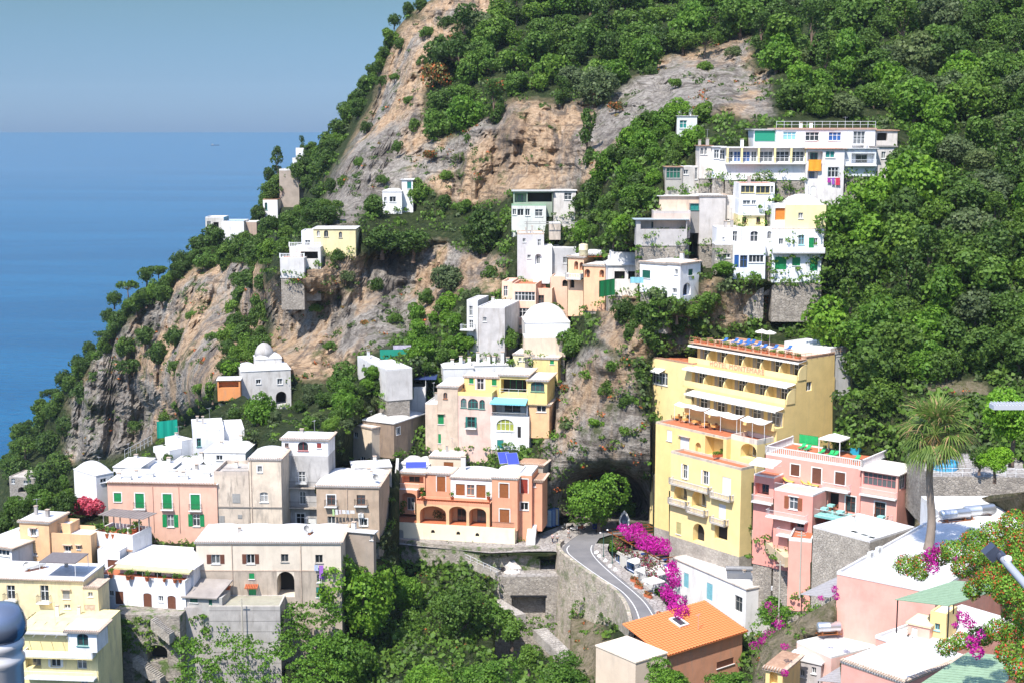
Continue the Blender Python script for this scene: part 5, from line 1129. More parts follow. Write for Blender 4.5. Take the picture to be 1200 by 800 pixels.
v = V(h, 268, 520, 235, 285, d=9, wall=plaster(WHT, .15), base=2).op('w', 322, 272, 346, 312, frame=BLUE).op('w', 375, 300, 412, 350, frame=BLUE).op('w', 280, 245, 300, 275, frame=BLUE); v.build(); roof_flat(v, .4, floor=plaster((.4, .38, .36), .3)); cv = v
def gable(h, v, rise_back, mat, over=.6):
    """one broad slope rising to the back, standing seams of tiles"""
    mb = MB(); x0, x1, y0, y1 = v.x0-over, v.x1+over, v.y0-over, v.y1+over; n = int((x1-x0)/.55); m = int((y1-y0)/.45)
    for i in range(n):
        a = x0+(x1-x0)*i/n; b = x0+(x1-x0)*(i+1)/n
        for j in range(m):
            t0, t1 = j/m, (j+1)/m; ya, yb = y0+(y1-y0)*t0, y0+(y1-y0)*t1; za, zb = v.z1+rise_back*t0, v.z1+rise_back*t1
            k = 3
            for s in range(k):
                sa, sb = a+(b-a)*s/k, a+(b-a)*(s+1)/k; ha, hb = .10*math.sin(math.pi*s/k), .10*math.sin(math.pi*(s+1)/k)
                mb.face([(sa, ya, za+ha+.05), (sb, ya, za+hb+.05), (sb, yb, zb+hb), (sa, yb, zb+ha)], 0)
    mb.mesh([(x0, y0, v.z1-.12), (x1, y0, v.z1-.12), (x1, y1, v.z1+rise_back-.12), (x0, y1, v.z1+rise_back-.12), (x0, y0, v.z1), (x1, y0, v.z1), (x1, y1, v.z1+rise_back), (x0, y1, v.z1+rise_back)], [(3,2,1,0),(0,1,5,4),(1,2,6,5),(2,3,7,6),(3,0,4,7)])
    return mb.build('roof', mat, h.root)
W(640, 580, 4)
h = House('house', 'house with bright orange ribbed tile roof and a skylight, beside the road', 'house', 186, q(560, 742), q(915, 632)); orr = h
v = V(h, 560, 918, 745, 860, d=7.5, wall=plaster((.62, .30, .18), .3), base=6).op('c', 800, 770, 880, 800, col=BROWN); v.build(); rr = gable(h, v, 2.2, simple('orange_ribbed_tile', (.66, .20, .06), .7))
mb = MB(); cx, cy = (v.x0+v.x1)/2-.2, v.y0+5; zt_ = v.z1+2.2*((cy+.6)/(v.y1-v.y0+1.2)); sl = math.atan2(2.2, v.y1-v.y0+1.2)
M_ = Matrix.Translation((cx, cy, zt_+.12)) @ Matrix.Rotation(sl, 4, 'X')
for a in ((-.9, -1.2, -.65, 1.2), (.65, -1.2, .9, 1.2), (-.65, -1.2, .65, -.95), (-.65, .95, .65, 1.2)): mb.box(a[0], a[1], 0, a[2], a[3], .22, M=M_)
sk = mb.build('skylight', WHITE, h.root); mb = MB(); mb.box(-.65, -.95, .02, .65, .95, .1, M=M_); mb.build('pane', GLASS, sk)
v2 = box_v = Vol.__new__(Vol); v2.h = h; v2.wall = plaster(CREAM, .1); v2.base = 5; v2.x0, v2.x1, v2.y0, v2.y1, v2.z0, v2.z1 = v.x0-6.5, v.x0-.7, -1.0, 7.0, -5, v.z1+.6; v2.ops = {'F': [], 'R': [], 'L': []}; v2.lower = None; v2.lz = None; h.vols.append(v2); VOLS['A'].append(v2); v2.build(); roof_vault(v2, 1, .1, .1, mat=plaster((.78, .66, .52), .1), corn=False)
LAY[0] = 'C'
W(900, 600, 4)
npk = plaster((.76, .38, .31), .3, dirt=(.5, .42, .36))
NEAR = [
 ('broad white roof terrace on a pink building, in front of the palm', 150, (325, 300), (575, 372), (325, 790), 290, 400, 33, 'big', -.66),
 ('white roof terrace on a pink building, below and in front of the broad one', 138, (505, 598), (780, 690), (505, 790), 590, 800, 15, 'mid', None),
 ('lowest pink building with white vaulted roof at the bottom edge', 128, (345, 700), (560, 775), (345, 640), 700, 900, 10, 'low', None)]
for lab, Y, A, B, (x0, x1), yt, yb, d, k, yw in NEAR:
    h = House('building', lab, 'building', Y, q(*A), q(*B), yaw=yw); v = V(h, x0, x1, yt, yb, d=d, wall=npk, base=8); v.build()
    if k == 'low': roof_vault(v, 1, .35, .1)
    else: roof_flat(v, .35, over=.05)
    if k == 'big': nbig = v
    if k == 'mid': nmid = v
    if k == 'low': nlow = v
PAVE = stone_mat('paving', (.30, .27, .25), (.36, .33, .30), (.42, .39, .36), 1.2, (.25, .22, .2)); 
LAY[0] = 'A'
TERZ = -73.6
W(400, 600, 4)
h = House('terrace_wall', 'rough grey stone terrace wall with a dark framed opening, below the parked motorbikes', 'wall', Yz(q(0, 300)[1], TERZ), q(720, 300), q(1060, 300))
v = V(h, 715, 1075, 300, 530, d=9, wall=STONE, base=6, ground=False).op('v', 798, 396, 958, 512, dep=2.0); v.build(); roof_flat(v, .02, mat=PAVE, floor=PAVE); ravt = v
mb = MB(); f = v.face(); u0, a = f.uv(*q(792, 512)); u1, b = f.uv(*q(962, 394)); f.box(mb, u0, b-.05, .01, u1, b+.25, .15); mb.build('lintel', IRON, h.root)

LAY[0] = 'C'
W(900, 600, 4)
h = House('cabin', 'small yellow and pink cabin with door on the near white roof terrace', 'cabin', Yz(q(655, 575)[1], nmid.h.org.z+nmid.z1), q(655, 520), q(840, 560)); v = V(h, 655, 760, 520, 580, d=3, wall=plaster((.80, .45, .36), .2), ground=False, base=.4).op('d', 672, 540, 700, 580, col=WFRAME); v.build(); roof_vault(v, 1, .1, .15, corn=False, mat=plaster((.80, .66, .40), .2)); v = V(h, 762, 838, 470, 580, yf=.8, d=3, wall=plaster(YEL, .2), ground=False, base=.4).op('w', 782, 520, 806, 552, frame=LBLUE); v.build(); roof_flat(v, .2, rim=plaster(YEL, .2))
h = House('house', 'yellow house corner with arched doorway at the bottom edge', 'house', 140, q(0, 715), q(95, 735)); v = V(h, -10, 70, 730, 900, d=5, wall=plaster(YEL, .2)).op('v', 8, 742, 45, 810, arch=1, dep=.8); v.build(); roof_vault(v, 1, .2, .3, mat=TERRAB)
h = House('house', 'low grey-roofed house with small arched windows left of the near pink buildings', 'house', 146, q(80, 690), q(330, 745)); v = V(h, 90, 250, 680, 800, d=7, wall=plaster((.5, .46, .45), .5)).op('w', 150, 735, 170, 770, arch=1).op('w', 205, 725, 225, 755); v.build(); roof_vault(v, 2, .5, .15, corn=False)
h = House('house', 'white flat roof with low pink stripe in front of the silver water cylinders', 'house', 148, q(135, 600), q(330, 690)); v = V(h, 135, 300, 610, 680, d=8, wall=plaster((.80, .5, .42), .2)); v.build(); roof_flat(v, .2)

LAY[0] = 'A'
W(1080, 430, 4.708)
h = House('garden_wall', 'long rubble stone garden wall below the round pool', 'wall', 186, q(40, 605), q(565, 605), yaw=-.05); v = V(h, 52, 700, 603, 720, d=14, wall=STONE, base=5, ground=False); v.build(); roof_flat(v, .05, mat=PAVE, floor=PAVE); pw = v

LAY[0] = 'A'
W(740, 460, 4)
h = House('building', 'small stone building with arched opening under the tan stair ramp', 'building', 219, q(560, 680), q(690, 720)); v = V(h, 560, 700, 640, 770, d=4, wall=STONE).op('v', 605, 650, 670, 745, arch=1, dep=1.5, dark=1); v.build()

W(200, 380, 4)
h = House('shed', 'orange-fronted shed with terrace left of the domed house', 'shed', 279, q(218, 300), q(325, 298)); v = V(h, 218, 325, 262, 312, d=4, wall=plaster((.70, .28, .10), .3)).op('v', 225, 268, 318, 296, dep=1.5); v.build(); roof_flat(v, .1, over=.2)

W(640, 580, 4)
h = House('penthouse', 'raised white box roof at the right end of the long white building', 'building', 214, q(855, 440), q(1050, 452)); v = V(h, 980, 1050, 425, 460, d=5, wall=plaster((.6, .58, .56), .4), ground=False, base=1); v.build(); roof_flat(v, .15)

W(200, 560, 4)
LAY[0] = 'B'
h = House('retaining_wall', 'grey block retaining wall in front of the long cream building', 'wall', 200, q(180, 602), q(510, 602)); v = V(h, 60, 178, 604, 760, yf=.6, d=5, wall=plaster((.44, .40, .37), 1.0), base=12, ground=False); v.build('rough_end'); v = V(h, 178, 512, 602, 742, d=5, wall=plaster((.42, .39, .36), .9, dirt=(.24, .22, .2)), base=12, ground=False)
v.build(); mb = MB()
for k in range(9): z_ = v.z1-.6-k*1.6; mb.box(v.x0, -.02, z_, v.x1, -.003, z_+.05)
mb.build('joint', simple('joint_dark', (.18, .165, .15), .9), h.root); roof_flat(v, .12, mat=plaster((.55, .5, .44), .6), floor=plaster((.36, .34, .26), .8))
W(0, 660, 5.714)
h = House('retaining_wall', 'rough stone wall with two dark arches below the white house with brown doors', 'wall', 199, q(720, 335), q(1180, 352)); v = V(h, 735, 1200, 335, 820, yf=0, d=5, wall=STONEM, base=8, ground=False)
v.op('v', 985, 545, 1120, 655, arch=1, ar=.6, dep=2.0, dark=1).op('v', 975, 725, 1075, 810, arch=1, ar=.5, dep=1.5); v.build(); stw = v; stwh = h

LAY[0] = 'C'; W(0, 0, 1)
h = House('building', 'white flat roof terrace at the right edge behind the flowering creeper', 'building', 172, (1105, 612), (1250, 612), yaw=.0); W(0, 0, 1); v = V(h, 1106, 1265, 611, 660, d=10, wall=plaster(WHT, .3)); v.build(); roof_flat(v, .7, rim=WHITE)
LAY[0] = 'A'
def inpoly(px, py, poly):
    px = np.asarray(px); py = np.asarray(py); c = np.zeros(px.shape, bool); n = len(poly); j = n-1
    for i in range(n):
        xi, yi = poly[i]; xj, yj = poly[j]
        hit = ((yi > py) != (yj > py)) & (px < (xj-xi)*(py-yi)/((yj-yi) if yj != yi else 1e-9)+xi); c ^= hit; j = i
    return c
def np_noise(x, y, z, seed=0):
    """value noise in 3-D, vectorised, -1..1"""
    xi = np.floor(x).astype(np.int64); yi = np.floor(y).astype(np.int64); zi = np.floor(z).astype(np.int64)
    fx = x-xi; fy = y-yi; fz = z-zi; fx = fx*fx*(3-2*fx); fy = fy*fy*(3-2*fy); fz = fz*fz*(3-2*fz)
    def h(a, b, c):
        n = (a*374761393+b*668265263+c*2147483647+seed*974634777) & 0xffffffff
        n = ((n ^ (n >> 13))*1274126177) & 0xffffffff; n = n ^ (n >> 16); return (n & 0xffff)/32767.5-1
    r = 0
    for dx in (0, 1):
        for dy in (0, 1):
            for dz in (0, 1):
                r = r+h(xi+dx, yi+dy, zi+dz)*(fx if dx else 1-fx)*(fy if dy else 1-fy)*(fz if dz else 1-fz)
    return r
def fbm(x, y, z, o=4, seed=0, ridge=False):
    s = 0; a = 1.0; t = 0
    for i in range(o):
        n = np_noise(x, y, z, seed+i)
        s = s+a*((1-2*np.abs(n)) if ridge else n); t += a; a *= .5; x = x*2.03; y = y*2.03; z = z*2.03
    return s/t
def rbf(pts, lam=.02):
    """1/Y is linear over a plane seen in perspective; interpolate it"""
    p = np.array([(a, b) for a, b, c in pts], float)/100.; f = 100./np.array([c for a, b, c in pts]); n = len(p)
    d = np.linalg.norm(p[:, None]-p[None], axis=2); A = np.zeros((n+3, n+3)); A[:n, :n] = d-lam*np.eye(n); A[:n, n] = 1; A[:n, n+1:] = p; A[n, :n] = 1; A[n+1:, :n] = p.T
    w = np.linalg.solve(A, np.concatenate([f, [0, 0, 0]]))
    def ev(x, y):
        x = np.asarray(x, float)/100; y = np.asarray(y, float)/100; sh = x.shape; x = x.ravel(); y = y.ravel(); out = np.empty(x.size)
        for k in range(0, x.size, 20000):
            xx, yy = x[k:k+20000], y[k:k+20000]; dd = np.sqrt((xx[:, None]-p[None, :, 0])**2+(yy[:, None]-p[None, :, 1])**2)
            out[k:k+20000] = dd@w[:n]+w[n]+w[n+1]*xx+w[n+2]*yy
        return (100./np.clip(out, 100/900., 100/40.)).reshape(sh)
    return ev
def rays(px, py):
    dx = (px-600)/F; dy = (400-py)/F; y = CP+dy*SP; return dx/y, (dy*CP-SP)/y
SIL_A = [(-200, 640), (-100, 600), (0, 545), (30, 512), (55, 484), (90, 432), (125, 398), (135, 372), (165, 345), (205, 318), (232, 284), (262, 272), (290, 262), (308, 235), (322, 210), (350, 192), (372, 178), (400, 152), (412, 125), (430, 98), (448, 66), (463, 36), (480, 16), (505, 0), (560, -12), (600, -60), (1400, -90)]
PTS_A = [(-150, 620, 480), (0, 560, 470), (30, 520, 468), (60, 490, 452), (90, 440, 445), (125, 405, 440), (160, 350, 440), (200, 325, 436), (240, 288, 442), (290, 268, 452), (320, 212, 480), (350, 195, 500), (400, 155, 482), (430, 102, 460), (460, 42, 450), (500, 5, 440), (560, -10, 430),
 (100, 500, 438), (180, 480, 424), (150, 430, 432), (200, 400, 414), (230, 350, 410), (270, 320, 410), (300, 300, 402), (315, 250, 440), (340, 230, 440), (310, 340, 385), (300, 420, 383), (280, 330, 400), (290, 380, 393), (270, 420, 385), (250, 460, 375), (240, 500, 370), (150, 540, 418), (60, 560, 430),(250, 520, 358), (60, 620, 420), (0, 640, 430), (-100, 700, 430), (200, 640, 330), (100, 760, 330), (300, 640, 300), (200, 800, 300),
 (326, 345, 332), (322, 400, 330), (345, 420, 318), (380, 320, 322), (420, 300, 318), (380, 370, 318), (420, 400, 312), (450, 350, 318), (400, 430, 300), (480, 380, 300), (500, 330, 318), (440, 290, 322), (360, 300, 314), (345, 318, 314), (332, 314, 313), (400, 292, 314), (500, 285, 325), (540, 290, 318), (290, 478, 280), (345, 478, 274), (340, 400, 322), (285, 440, 330), (400, 465, 262), (430, 440, 272),
 (350, 262, 372), (390, 268, 352), (330, 270, 400), (350, 240, 430), (430, 250, 345), (520, 252, 342), (560, 258, 332), (460, 272, 335), (420, 270, 338), (500, 278, 332), (565, 275, 326), (590, 275, 322),
 (430, 180, 372), (400, 200, 385), (390, 240, 370), (470, 150, 390), (500, 100, 400), (450, 100, 430), (520, 50, 412), (560, 20, 420), (480, 60, 426), (540, 200, 348), (560, 235, 338), (520, 228, 342), (600, 218, 330), (640, 180, 335), (680, 212, 322), (620, 130, 350), (700, 140, 335), (740, 110, 342), (600, 50, 400), (700, 50, 395), (760, 80, 362), (820, 60, 365), (800, 0, 420), (700, -60, 450), (900, 50, 355), (1000, 60, 338), (1100, 50, 328), (1200, 30, 320), (1000, -60, 420), (1300, -60, 400), (880, 100, 320), (870, 132, 292), (780, 140, 305), (830, 150, 280), (960, 110, 306), (1060, 120, 302), (1000, 132, 290),
 (720, 220, 285), (740, 262, 262), (700, 250, 302), (700, 290, 272), (740, 200, 280), (780, 180, 280), (1070, 150, 286), (1060, 180, 274), (1100, 200, 266), (1180, 150, 280), (1000, 300, 249), (1030, 240, 258), (1100, 300, 236), (1200, 300, 232), (985, 340, 246), (1000, 400, 230), (1100, 400, 226), (1250, 400, 220), (975, 430, 228), (1000, 480, 214), (1100, 480, 208), (1250, 480, 200), (1040, 500, 212), (1130, 520, 206), (1300, 540, 190),(1130, 560, 196), (1200, 560, 188), (1130, 600, 190),(1300, 700, 150),
 (650, 480, 244), (680, 420, 249), (638, 520, 251), (690, 515, 245), (642, 604, 257), (660, 560, 253), (720, 525, 245), (756, 480, 245), (765, 560, 246), (672, 580, 255), (681, 558, 250), (700, 549, 246), (722, 548, 246), (742, 556, 246), (758, 575, 248), (691, 571, 276), (705, 562, 276), (722, 561, 276), (737, 569, 276), (745, 585, 274), (689, 586, 274), (715, 600, 270), (690, 350, 258), (740, 385, 250), (790, 380, 249), (840, 335, 251), (900, 345, 248), (640, 400, 264), (560, 400, 276), (520, 400, 284), (500, 430, 272), (540, 375, 285), (480, 430, 274), (520, 425, 268), (600, 380, 270), (660, 380, 256), (680, 380, 252), (700, 425, 248), (840, 372, 248), (900, 372, 247), (950, 372, 243), (775, 412, 249), 
 (560, 540, 256), (500, 535, 257), (630, 545, 253),
 (430, 655, 236), (470, 690, 232), (430, 760, 212), (500, 700, 224), (530, 670, 231), (560, 740, 215), (600, 700, 222), (640, 720, 220), (620, 765, 208), (560, 690, 226), (680, 770, 206), (500, 800, 192), (430, 830, 195), (600, 840, 180), (720, 800, 195), (800, 840, 180), (870, 740, 205), (900, 760, 190), (900, 840, 160), (350, 740, 215), (600, 655, 236)]
for (x, y) in ((640, 645), (662, 640), (700, 630), (700, 650), (740, 690), (760, 730), (720, 618), (765, 640), (830, 650), (800, 645), (740, 640), (620, 655), (770, 760), (690, 640), (880, 665), (760, 620), (860, 690), (900, 705), (820, 690), (790, 650), (850, 648)): PTS_A.append((x, y, Yz(y, -70.25)))
TOP_B = [(-200, 628), (-60, 604), (0, 600), (60, 592), (85, 560), (120, 546), (150, 545), (185, 522), (210, 505), (240, 486), (270, 470), (285, 462), (300, 476), (345, 480), (360, 472), (400, 456), (430, 440), (470, 425)]
PTS_B = [(85, 562, 245), (150, 550, 248), (170, 530, 254), (200, 520, 256), (240, 492, 262), (280, 480, 270), (350, 478, 268), (400, 456, 262), (440, 430, 262), (470, 470, 262), (470, 545, 252), (470, 640, 238), (130, 740, 200), (200, 760, 198), (215, 748, 200), (260, 750, 198), (330, 748, 199), (350, 708, 204), (395, 712, 206), (260, 800, 188), (330, 790, 190), (200, 800, 192), (400, 790, 198), (150, 800, 198), (-100, 700, 205), (0, 620, 236), (-100, 620, 240), (440, 650, 236), (420, 700, 222), (400, 760, 214), (300, 510, 246), (330, 480, 262), (100, 600, 236)]
def house_pts(lay):
    o = []
    for w_, kind in HOUSES[lay]:
        px, py = proj(w_)
        if -200 < px < 1400 and -80 < py < 900: o.append((kind, px, py, w_.y+(0 if kind == 0 else .5)))
    V_ = [(kk, a, b, c) for kk, a, b, c in o]; o = [(a, b, c) for kk, a, b, c in V_ if kk == 0]+[(a, b, c) for kk, a, b, c in V_ if kk == 1]+[(a, b, c) for kk, a, b, c in V_ if kk == 2]
    return o
def thin(pts, dmin=5):
    out = []
    for p_ in pts:
        if all((p_[0]-o[0])**2+(p_[1]-o[1])**2 > dmin*dmin for o in out): out.append(p_)
    return out
def carve(X, Y_, PX, PY, lay, dx, dz):
    """ground stays inside the houses that stand on it"""
    best = np.full(PX.shape, 1e9); tgt = Y_.copy()
    for L_ in ([lay] if lay != 'A' else ['A']):
        for v in VOLS[L_]:
            h = v.h; c, s = math.cos(h.yaw), math.sin(h.yaw); o = -h.org
            lo = (c*o.x+s*o.y, -s*o.x+c*o.y, o.z); ld = (c*dx+s*1.0, -s*dx+c*1.0, dz)
            tn = np.full(PX.shape, -1e9); tf = np.full(PX.shape, 1e9)
            for a, (b0, b1) in enumerate(((v.x0, v.x1), (v.y0, v.y1), (v.z0-v.base, v.z1))):
                d = ld[a]; d = np.where(np.abs(d) < 1e-9, 1e-9, d) if hasattr(d, 'shape') else d
                t0 = (b0-lo[a])/d; t1 = (b1-lo[a])/d; tn = np.maximum(tn, np.minimum(t0, t1)); tf = np.minimum(tf, np.maximum(t0, t1))
            hit = (tf > tn) & (tn < best); best = np.where(hit, tn, best); m = np.minimum((tn+tf)/2, tn+5.0); m = np.maximum(m, np.minimum(tf-.12, tn+3.6))
            tgt = np.where(hit, m, tgt)
    return np.where(best < 1e8, np.maximum(tgt, 1), Y_), best < 1e8
def interp(table, x):
    t = np.array(table, float); return np.interp(x, t[:, 0], t[:, 1])
ROCK = [
 [(380, 265), (386, 205), (412, 170), (440, 118), (456, 60), (478, 22), (500, 18), (540, 30), (520, 62), (500, 110), (498, 150), (525, 165), (600, 118), (650, 118), (700, 122), (770, 72), (830, 55), (872, 38), (888, 90), (862, 130), (800, 142), (745, 150), (735, 185), (700, 215), (660, 228), (600, 228), (560, 240), (530, 235), (500, 215), (440, 235), (412, 262)],
 [(322, 430), (312, 340), (345, 305), (460, 300), (520, 285), (590, 300), (585, 345), (540, 340), (500, 380), (462, 400), (420, 415), (400, 445), (350, 440)],
 [(78, 545), (82, 470), (118, 405), (160, 370), (200, 330), (240, 306), (300, 306), (312, 345), (296, 420), (262, 440), (230, 468), (170, 520)],
 [(628, 606), (635, 540), (640, 450), (690, 405), (742, 430), (752, 480), (770, 520), (765, 612)],
 [(710, 330), (760, 350), (760, 420), (735, 420), (700, 400)], [(840, 345), (960, 345), (960, 375), (830, 380)], [(480, 8), (520, -8), (560, -20), (600, -20), (570, 22), (500, 18)], [(830, 360), (845, 320), (810, 350), (770, 400), (800, 410)],
 [(860, 90), (900, 82), (905, 138), (860, 138)]]
DIRTP = [[(1085, 445), (1160, 450), (1160, 466), (1085, 458)], [(645, 650), (700, 670), (720, 800), (650, 800)], [(865, 900), (880, 800), (890, 740), (980, 690), (1050, 630), (1100, 590), (1300, 560), (1300, 900)]]
GREY = [[(628, 606), (635, 540), (640, 450), (690, 395), (742, 410), (755, 480), (775, 520), (765, 612)], [(700, 60), (790, 60), (880, 40), (890, 100), (800, 145), (745, 160), (705, 150)], [(78, 545), (82, 470), (118, 425), (180, 440), (200, 470), (170, 520)], [(400, 360), (480, 350), (500, 390), (400, 430)], [(385, 205), (420, 160), (470, 150), (480, 230), (412, 262), (380, 265)]]
def soft(PX, PY, polys, rad=5):
    acc = np.zeros(PX.shape); k = 0
    jx = 7*fbm(PX/22, PY/22, PX*0, 3, 5); jy = 7*fbm(PX/22, PY/22, PX*0+9, 3, 6)
    for ox, oy in ((0, 0), (rad, 0), (-rad, 0), (0, rad), (0, -rad)):
        m = np.zeros(PX.shape, bool)
        for p_ in polys: m |= inpoly(PX+jx+ox, PY+jy+oy, p_)
        acc += m; k += 1
    return acc/k
def rock_mat():
    m, nt, bs = newmat('cliff_rock'); p = gpos(nt)
    at = nt.nodes.new('ShaderNodeAttribute'); at.attribute_name = 'rock'; ad = nt.nodes.new('ShaderNodeAttribute'); ad.attribute_name = 'dirt'
    big = noise_n(nt, .028, 5, .6, p, .6); st = noise_n(nt, .16, 8, .68, mapping(nt, p, (1, .3, .22)), .4); fine = noise_n(nt, .7, 10, .72, p, .3); lay = noise_n(nt, .35, 7, .7, mapping(nt, p, (.25, .25, 1.6)), .5)
    grey = ramp(nt, fine.outputs[0], [(.32, (.115, .10, .082)), (.47, (.31, .275, .235)), (.66, (.51, .46, .395))])  # dark ends of grey and tan put recess shade into the rock colour
    tan = ramp(nt, fine.outputs[0], [(.30, (.20, .12, .07)), (.46, (.47, .315, .19)), (.66, (.64, .47, .31))])
    f = nt.nodes.new('ShaderNodeMath'); f.operation = 'ADD'; nt.links.new(big.outputs[0], f.inputs[0]); s2 = nt.nodes.new('ShaderNodeMath'); s2.operation = 'MULTIPLY'; s2.inputs[1].default_value = .6; nt.links.new(st.outputs[0], s2.inputs[0]); nt.links.new(s2.outputs[0], f.inputs[1])
    ag = nt.nodes.new('ShaderNodeAttribute'); ag.attribute_name = 'grey'; mg = nt.nodes.new('ShaderNodeMath'); mg.operation = 'MULTIPLY_ADD'; mg.inputs[1].default_value = -.13; nt.links.new(ag.outputs['Fac'], mg.inputs[0]); nt.links.new(f.outputs[0], mg.inputs[2])
    c = mixc(nt, ramp(nt, mg.outputs[0], [(.71, 0), (.84, 1)]).outputs[0], grey.outputs[0], tan.outputs[0])
    dk = ramp(nt, st.outputs[0], [(.36, .75), (.47, 0)]); c = mixc(nt, dk.outputs[0], c, (.10, .085, .075))
    ck = ramp(nt, lay.outputs[0], [(.40, .6), (.46, 0)]); c = mixc(nt, ck.outputs[0], c, (.09, .07, .055))
    for sc_, w_ in ((.11, .03),):
        wv = nt.nodes.new('ShaderNodeVectorMath'); wv.operation = 'MULTIPLY_ADD'; wv.inputs[1].default_value = (3/sc_*.12,)*3; nt.links.new(fine.outputs[1], wv.inputs[0]); nt.links.new(mapping(nt, p, (1, 1, .55)), wv.inputs[2])
        ve = nt.nodes.new('ShaderNodeTexVoronoi'); ve.feature = 'DISTANCE_TO_EDGE'; ve.inputs['Scale'].default_value = sc_; nt.links.new(wv.outputs[0], ve.inputs['Vector']); c = mixc(nt, ramp(nt, ve.outputs['Distance'], [(.0, .4), (w_, 0)]).outputs[0], c, (.07, .055, .045))
    bd = noise_n(nt, .05, 6, .7, mapping(nt, p, (1, .3, .5)), .8); c = mixc(nt, ramp(nt, bd.outputs[0], [(.36, .45), (.5, 0)]).outputs[0], c, (.12, .10, .085)); mo = noise_n(nt, .11, 7, .75, p); c = mixc(nt, ramp(nt, mo.outputs[0], [(.56, 0), (.64, .85)]).outputs[0], c, (.085, .105, .035))
    soil = ramp(nt, fine.outputs[0], [(.35, (.018, .028, .010)), (.55, (.045, .062, .022)), (.75, (.13, .115, .06))])
    mx = mixc(nt, at.outputs['Fac'], soil.outputs[0], c)
    dirt = ramp(nt, fine.outputs[0], [(.35, (.12, .13, .05)), (.5, (.24, .20, .13)), (.75, (.40, .33, .24))]); mx = mixc(nt, ad.outputs['Fac'], mx, dirt.outputs[0])
    nt.links.new(mx, bs.inputs['Base Color']); bs.inputs['Roughness'].default_value = .95; bs.inputs['Specular IOR Level'].default_value = .1
    hsum = nt.nodes.new('ShaderNodeMath'); hsum.operation = 'ADD'; nt.links.new(fine.outputs[0], hsum.inputs[0]); nt.links.new(lay.outputs[0], hsum.inputs[1])
    bump(nt, hsum.outputs[0], 1.0, 1.6, bs); return m
ROCKM = rock_mat()
def terrain(name, table, x0, x1, ybot, nx, ny, pts, lay, step_back, amp=1.0, label=None):
    ev = rbf(pts); xs = np.linspace(x0, x1, nx); top = interp(table, xs); t = np.linspace(0, 1, ny)
    PX = np.repeat(xs[None], ny, 0); PY = top[None]+(ybot-top[None])*t[:, None]; Y = ev(PX, PY); Y_smooth = Y.copy(); dx, dz = rays(PX, PY)
    rock = soft(PX, PY, ROCK); dirt = soft(PX, PY, DIRTP); grey_ = soft(PX, PY, GREY, 9)
    Yc, hit = carve(None, Y, PX, PY, lay, dx, dz)
    X_, Z_ = dx*Y, dz*Y
    n1 = fbm(X_/22, Y/90, Z_/60, 4, 1, True); n2 = fbm(X_/7.5, Y/50, Z_/24, 4, 3, True); n3 = fbm(X_/24, Y/60, Z_/4.2, 3, 8); n4 = fbm(X_/2.4, Y/12, Z_/4.5, 3, 12)
    far = np.clip((Y-255)/60, .25, 1)
    disp = rock*far*(10*(n1-.38)+6.5*(n2-.38)+3*n3+2.0*n4+1.5*fbm(X_/1.3, Y/6, Z_/2.2, 2, 31, True))+(1-rock)*(1.2*fbm(X_/14, Y/14, Z_/14, 3, 4))*far
    n5 = fbm(X_/6, Y/40, Z_/12, 3, 21); disp = disp+rock*far*1.8*(np.floor(n5*4)/4+np.floor(n3*3)/3)
    near = np.zeros(PX.shape); 
    hh = hit.astype(float)
    for k in range(12):
        hh = np.maximum(hh, np.maximum.reduce([np.roll(hh, 1, 0), np.roll(hh, -1, 0), np.roll(hh, 1, 1), np.roll(hh, -1, 1)])*.93)
    Y = Y+disp*(1-hh)*np.where(PY > 600, .25, 1)
    if lay == 'A':
        road = inpoly(PX, PY, [(560, 636), (638, 606), (662, 603), (760, 606), (870, 645), (960, 700), (905, 740), (775, 745), (748, 742), (742, 715), (725, 692), (700, 676), (668, 656), (655, 650), (560, 652)]); Y = np.where(road, -70.3/dz, Y)
    Y = np.where(hit, Yc, Y)
    X_, Z_ = dx*Y, dz*Y
    back = []
    for k, (dy_, dz_) in enumerate(((3, -1.0), (10, -8), (40, -45), (110, -150))):
        f_ = step_back; back.append((X_[0]*(1+dy_*f_/Y[0]), Y[0]+dy_*f_, Z_[0]+dz_*f_))
    back = back[::-1]
    AX = np.concatenate([np.array([b[0] for b in back]), X_]); AY = np.concatenate([np.array([b[1] for b in back]), Y]); AZ = np.concatenate([np.array([b[2] for b in back]), Z_])
    nr = AX.shape[0]; co = np.stack([AX, AY, AZ], -1).reshape(-1, 3).astype(np.float32)
    idx = np.arange(nr*nx).reshape(nr, nx); q_ = np.stack([idx[:-1, :-1], idx[1:, :-1], idx[1:, 1:], idx[:-1, 1:]], -1).reshape(-1, 4)
    me = bpy.data.meshes.new(name); me.vertices.add(len(co)); me.vertices.foreach_set('co', co.ravel()); me.loops.add(q_.size); me.loops.foreach_set('vertex_index', q_.ravel().astype(np.int32))
    me.polygons.add(len(q_)); me.polygons.foreach_set('loop_start', np.arange(0, q_.size, 4, dtype=np.int32)); me.polygons.foreach_set('loop_total', np.full(len(q_), 4, dtype=np.int32))
    me.update(calc_edges=True); rk = np.concatenate([np.repeat(rock[:1], 4, 0), rock]).ravel()[q_].mean(1); me.polygons.foreach_set('use_smooth', rk < .3)
    for nm, arr in (('rock', rock), ('dirt', dirt), ('grey', grey_)):
        a = me.attributes.new(nm, 'FLOAT', 'POINT'); a.data.foreach_set('value', np.concatenate([np.repeat(arr[:1], 4, 0), arr]).ravel().astype(np.float32))
    me.materials.append(ROCKM); o = linkmesh(name, me); o['kind'] = 'structure'
    if label: o['label'] = label
    return ev, o
hpA = house_pts('A'); hpB = house_pts('B'); hpC = house_pts('C')
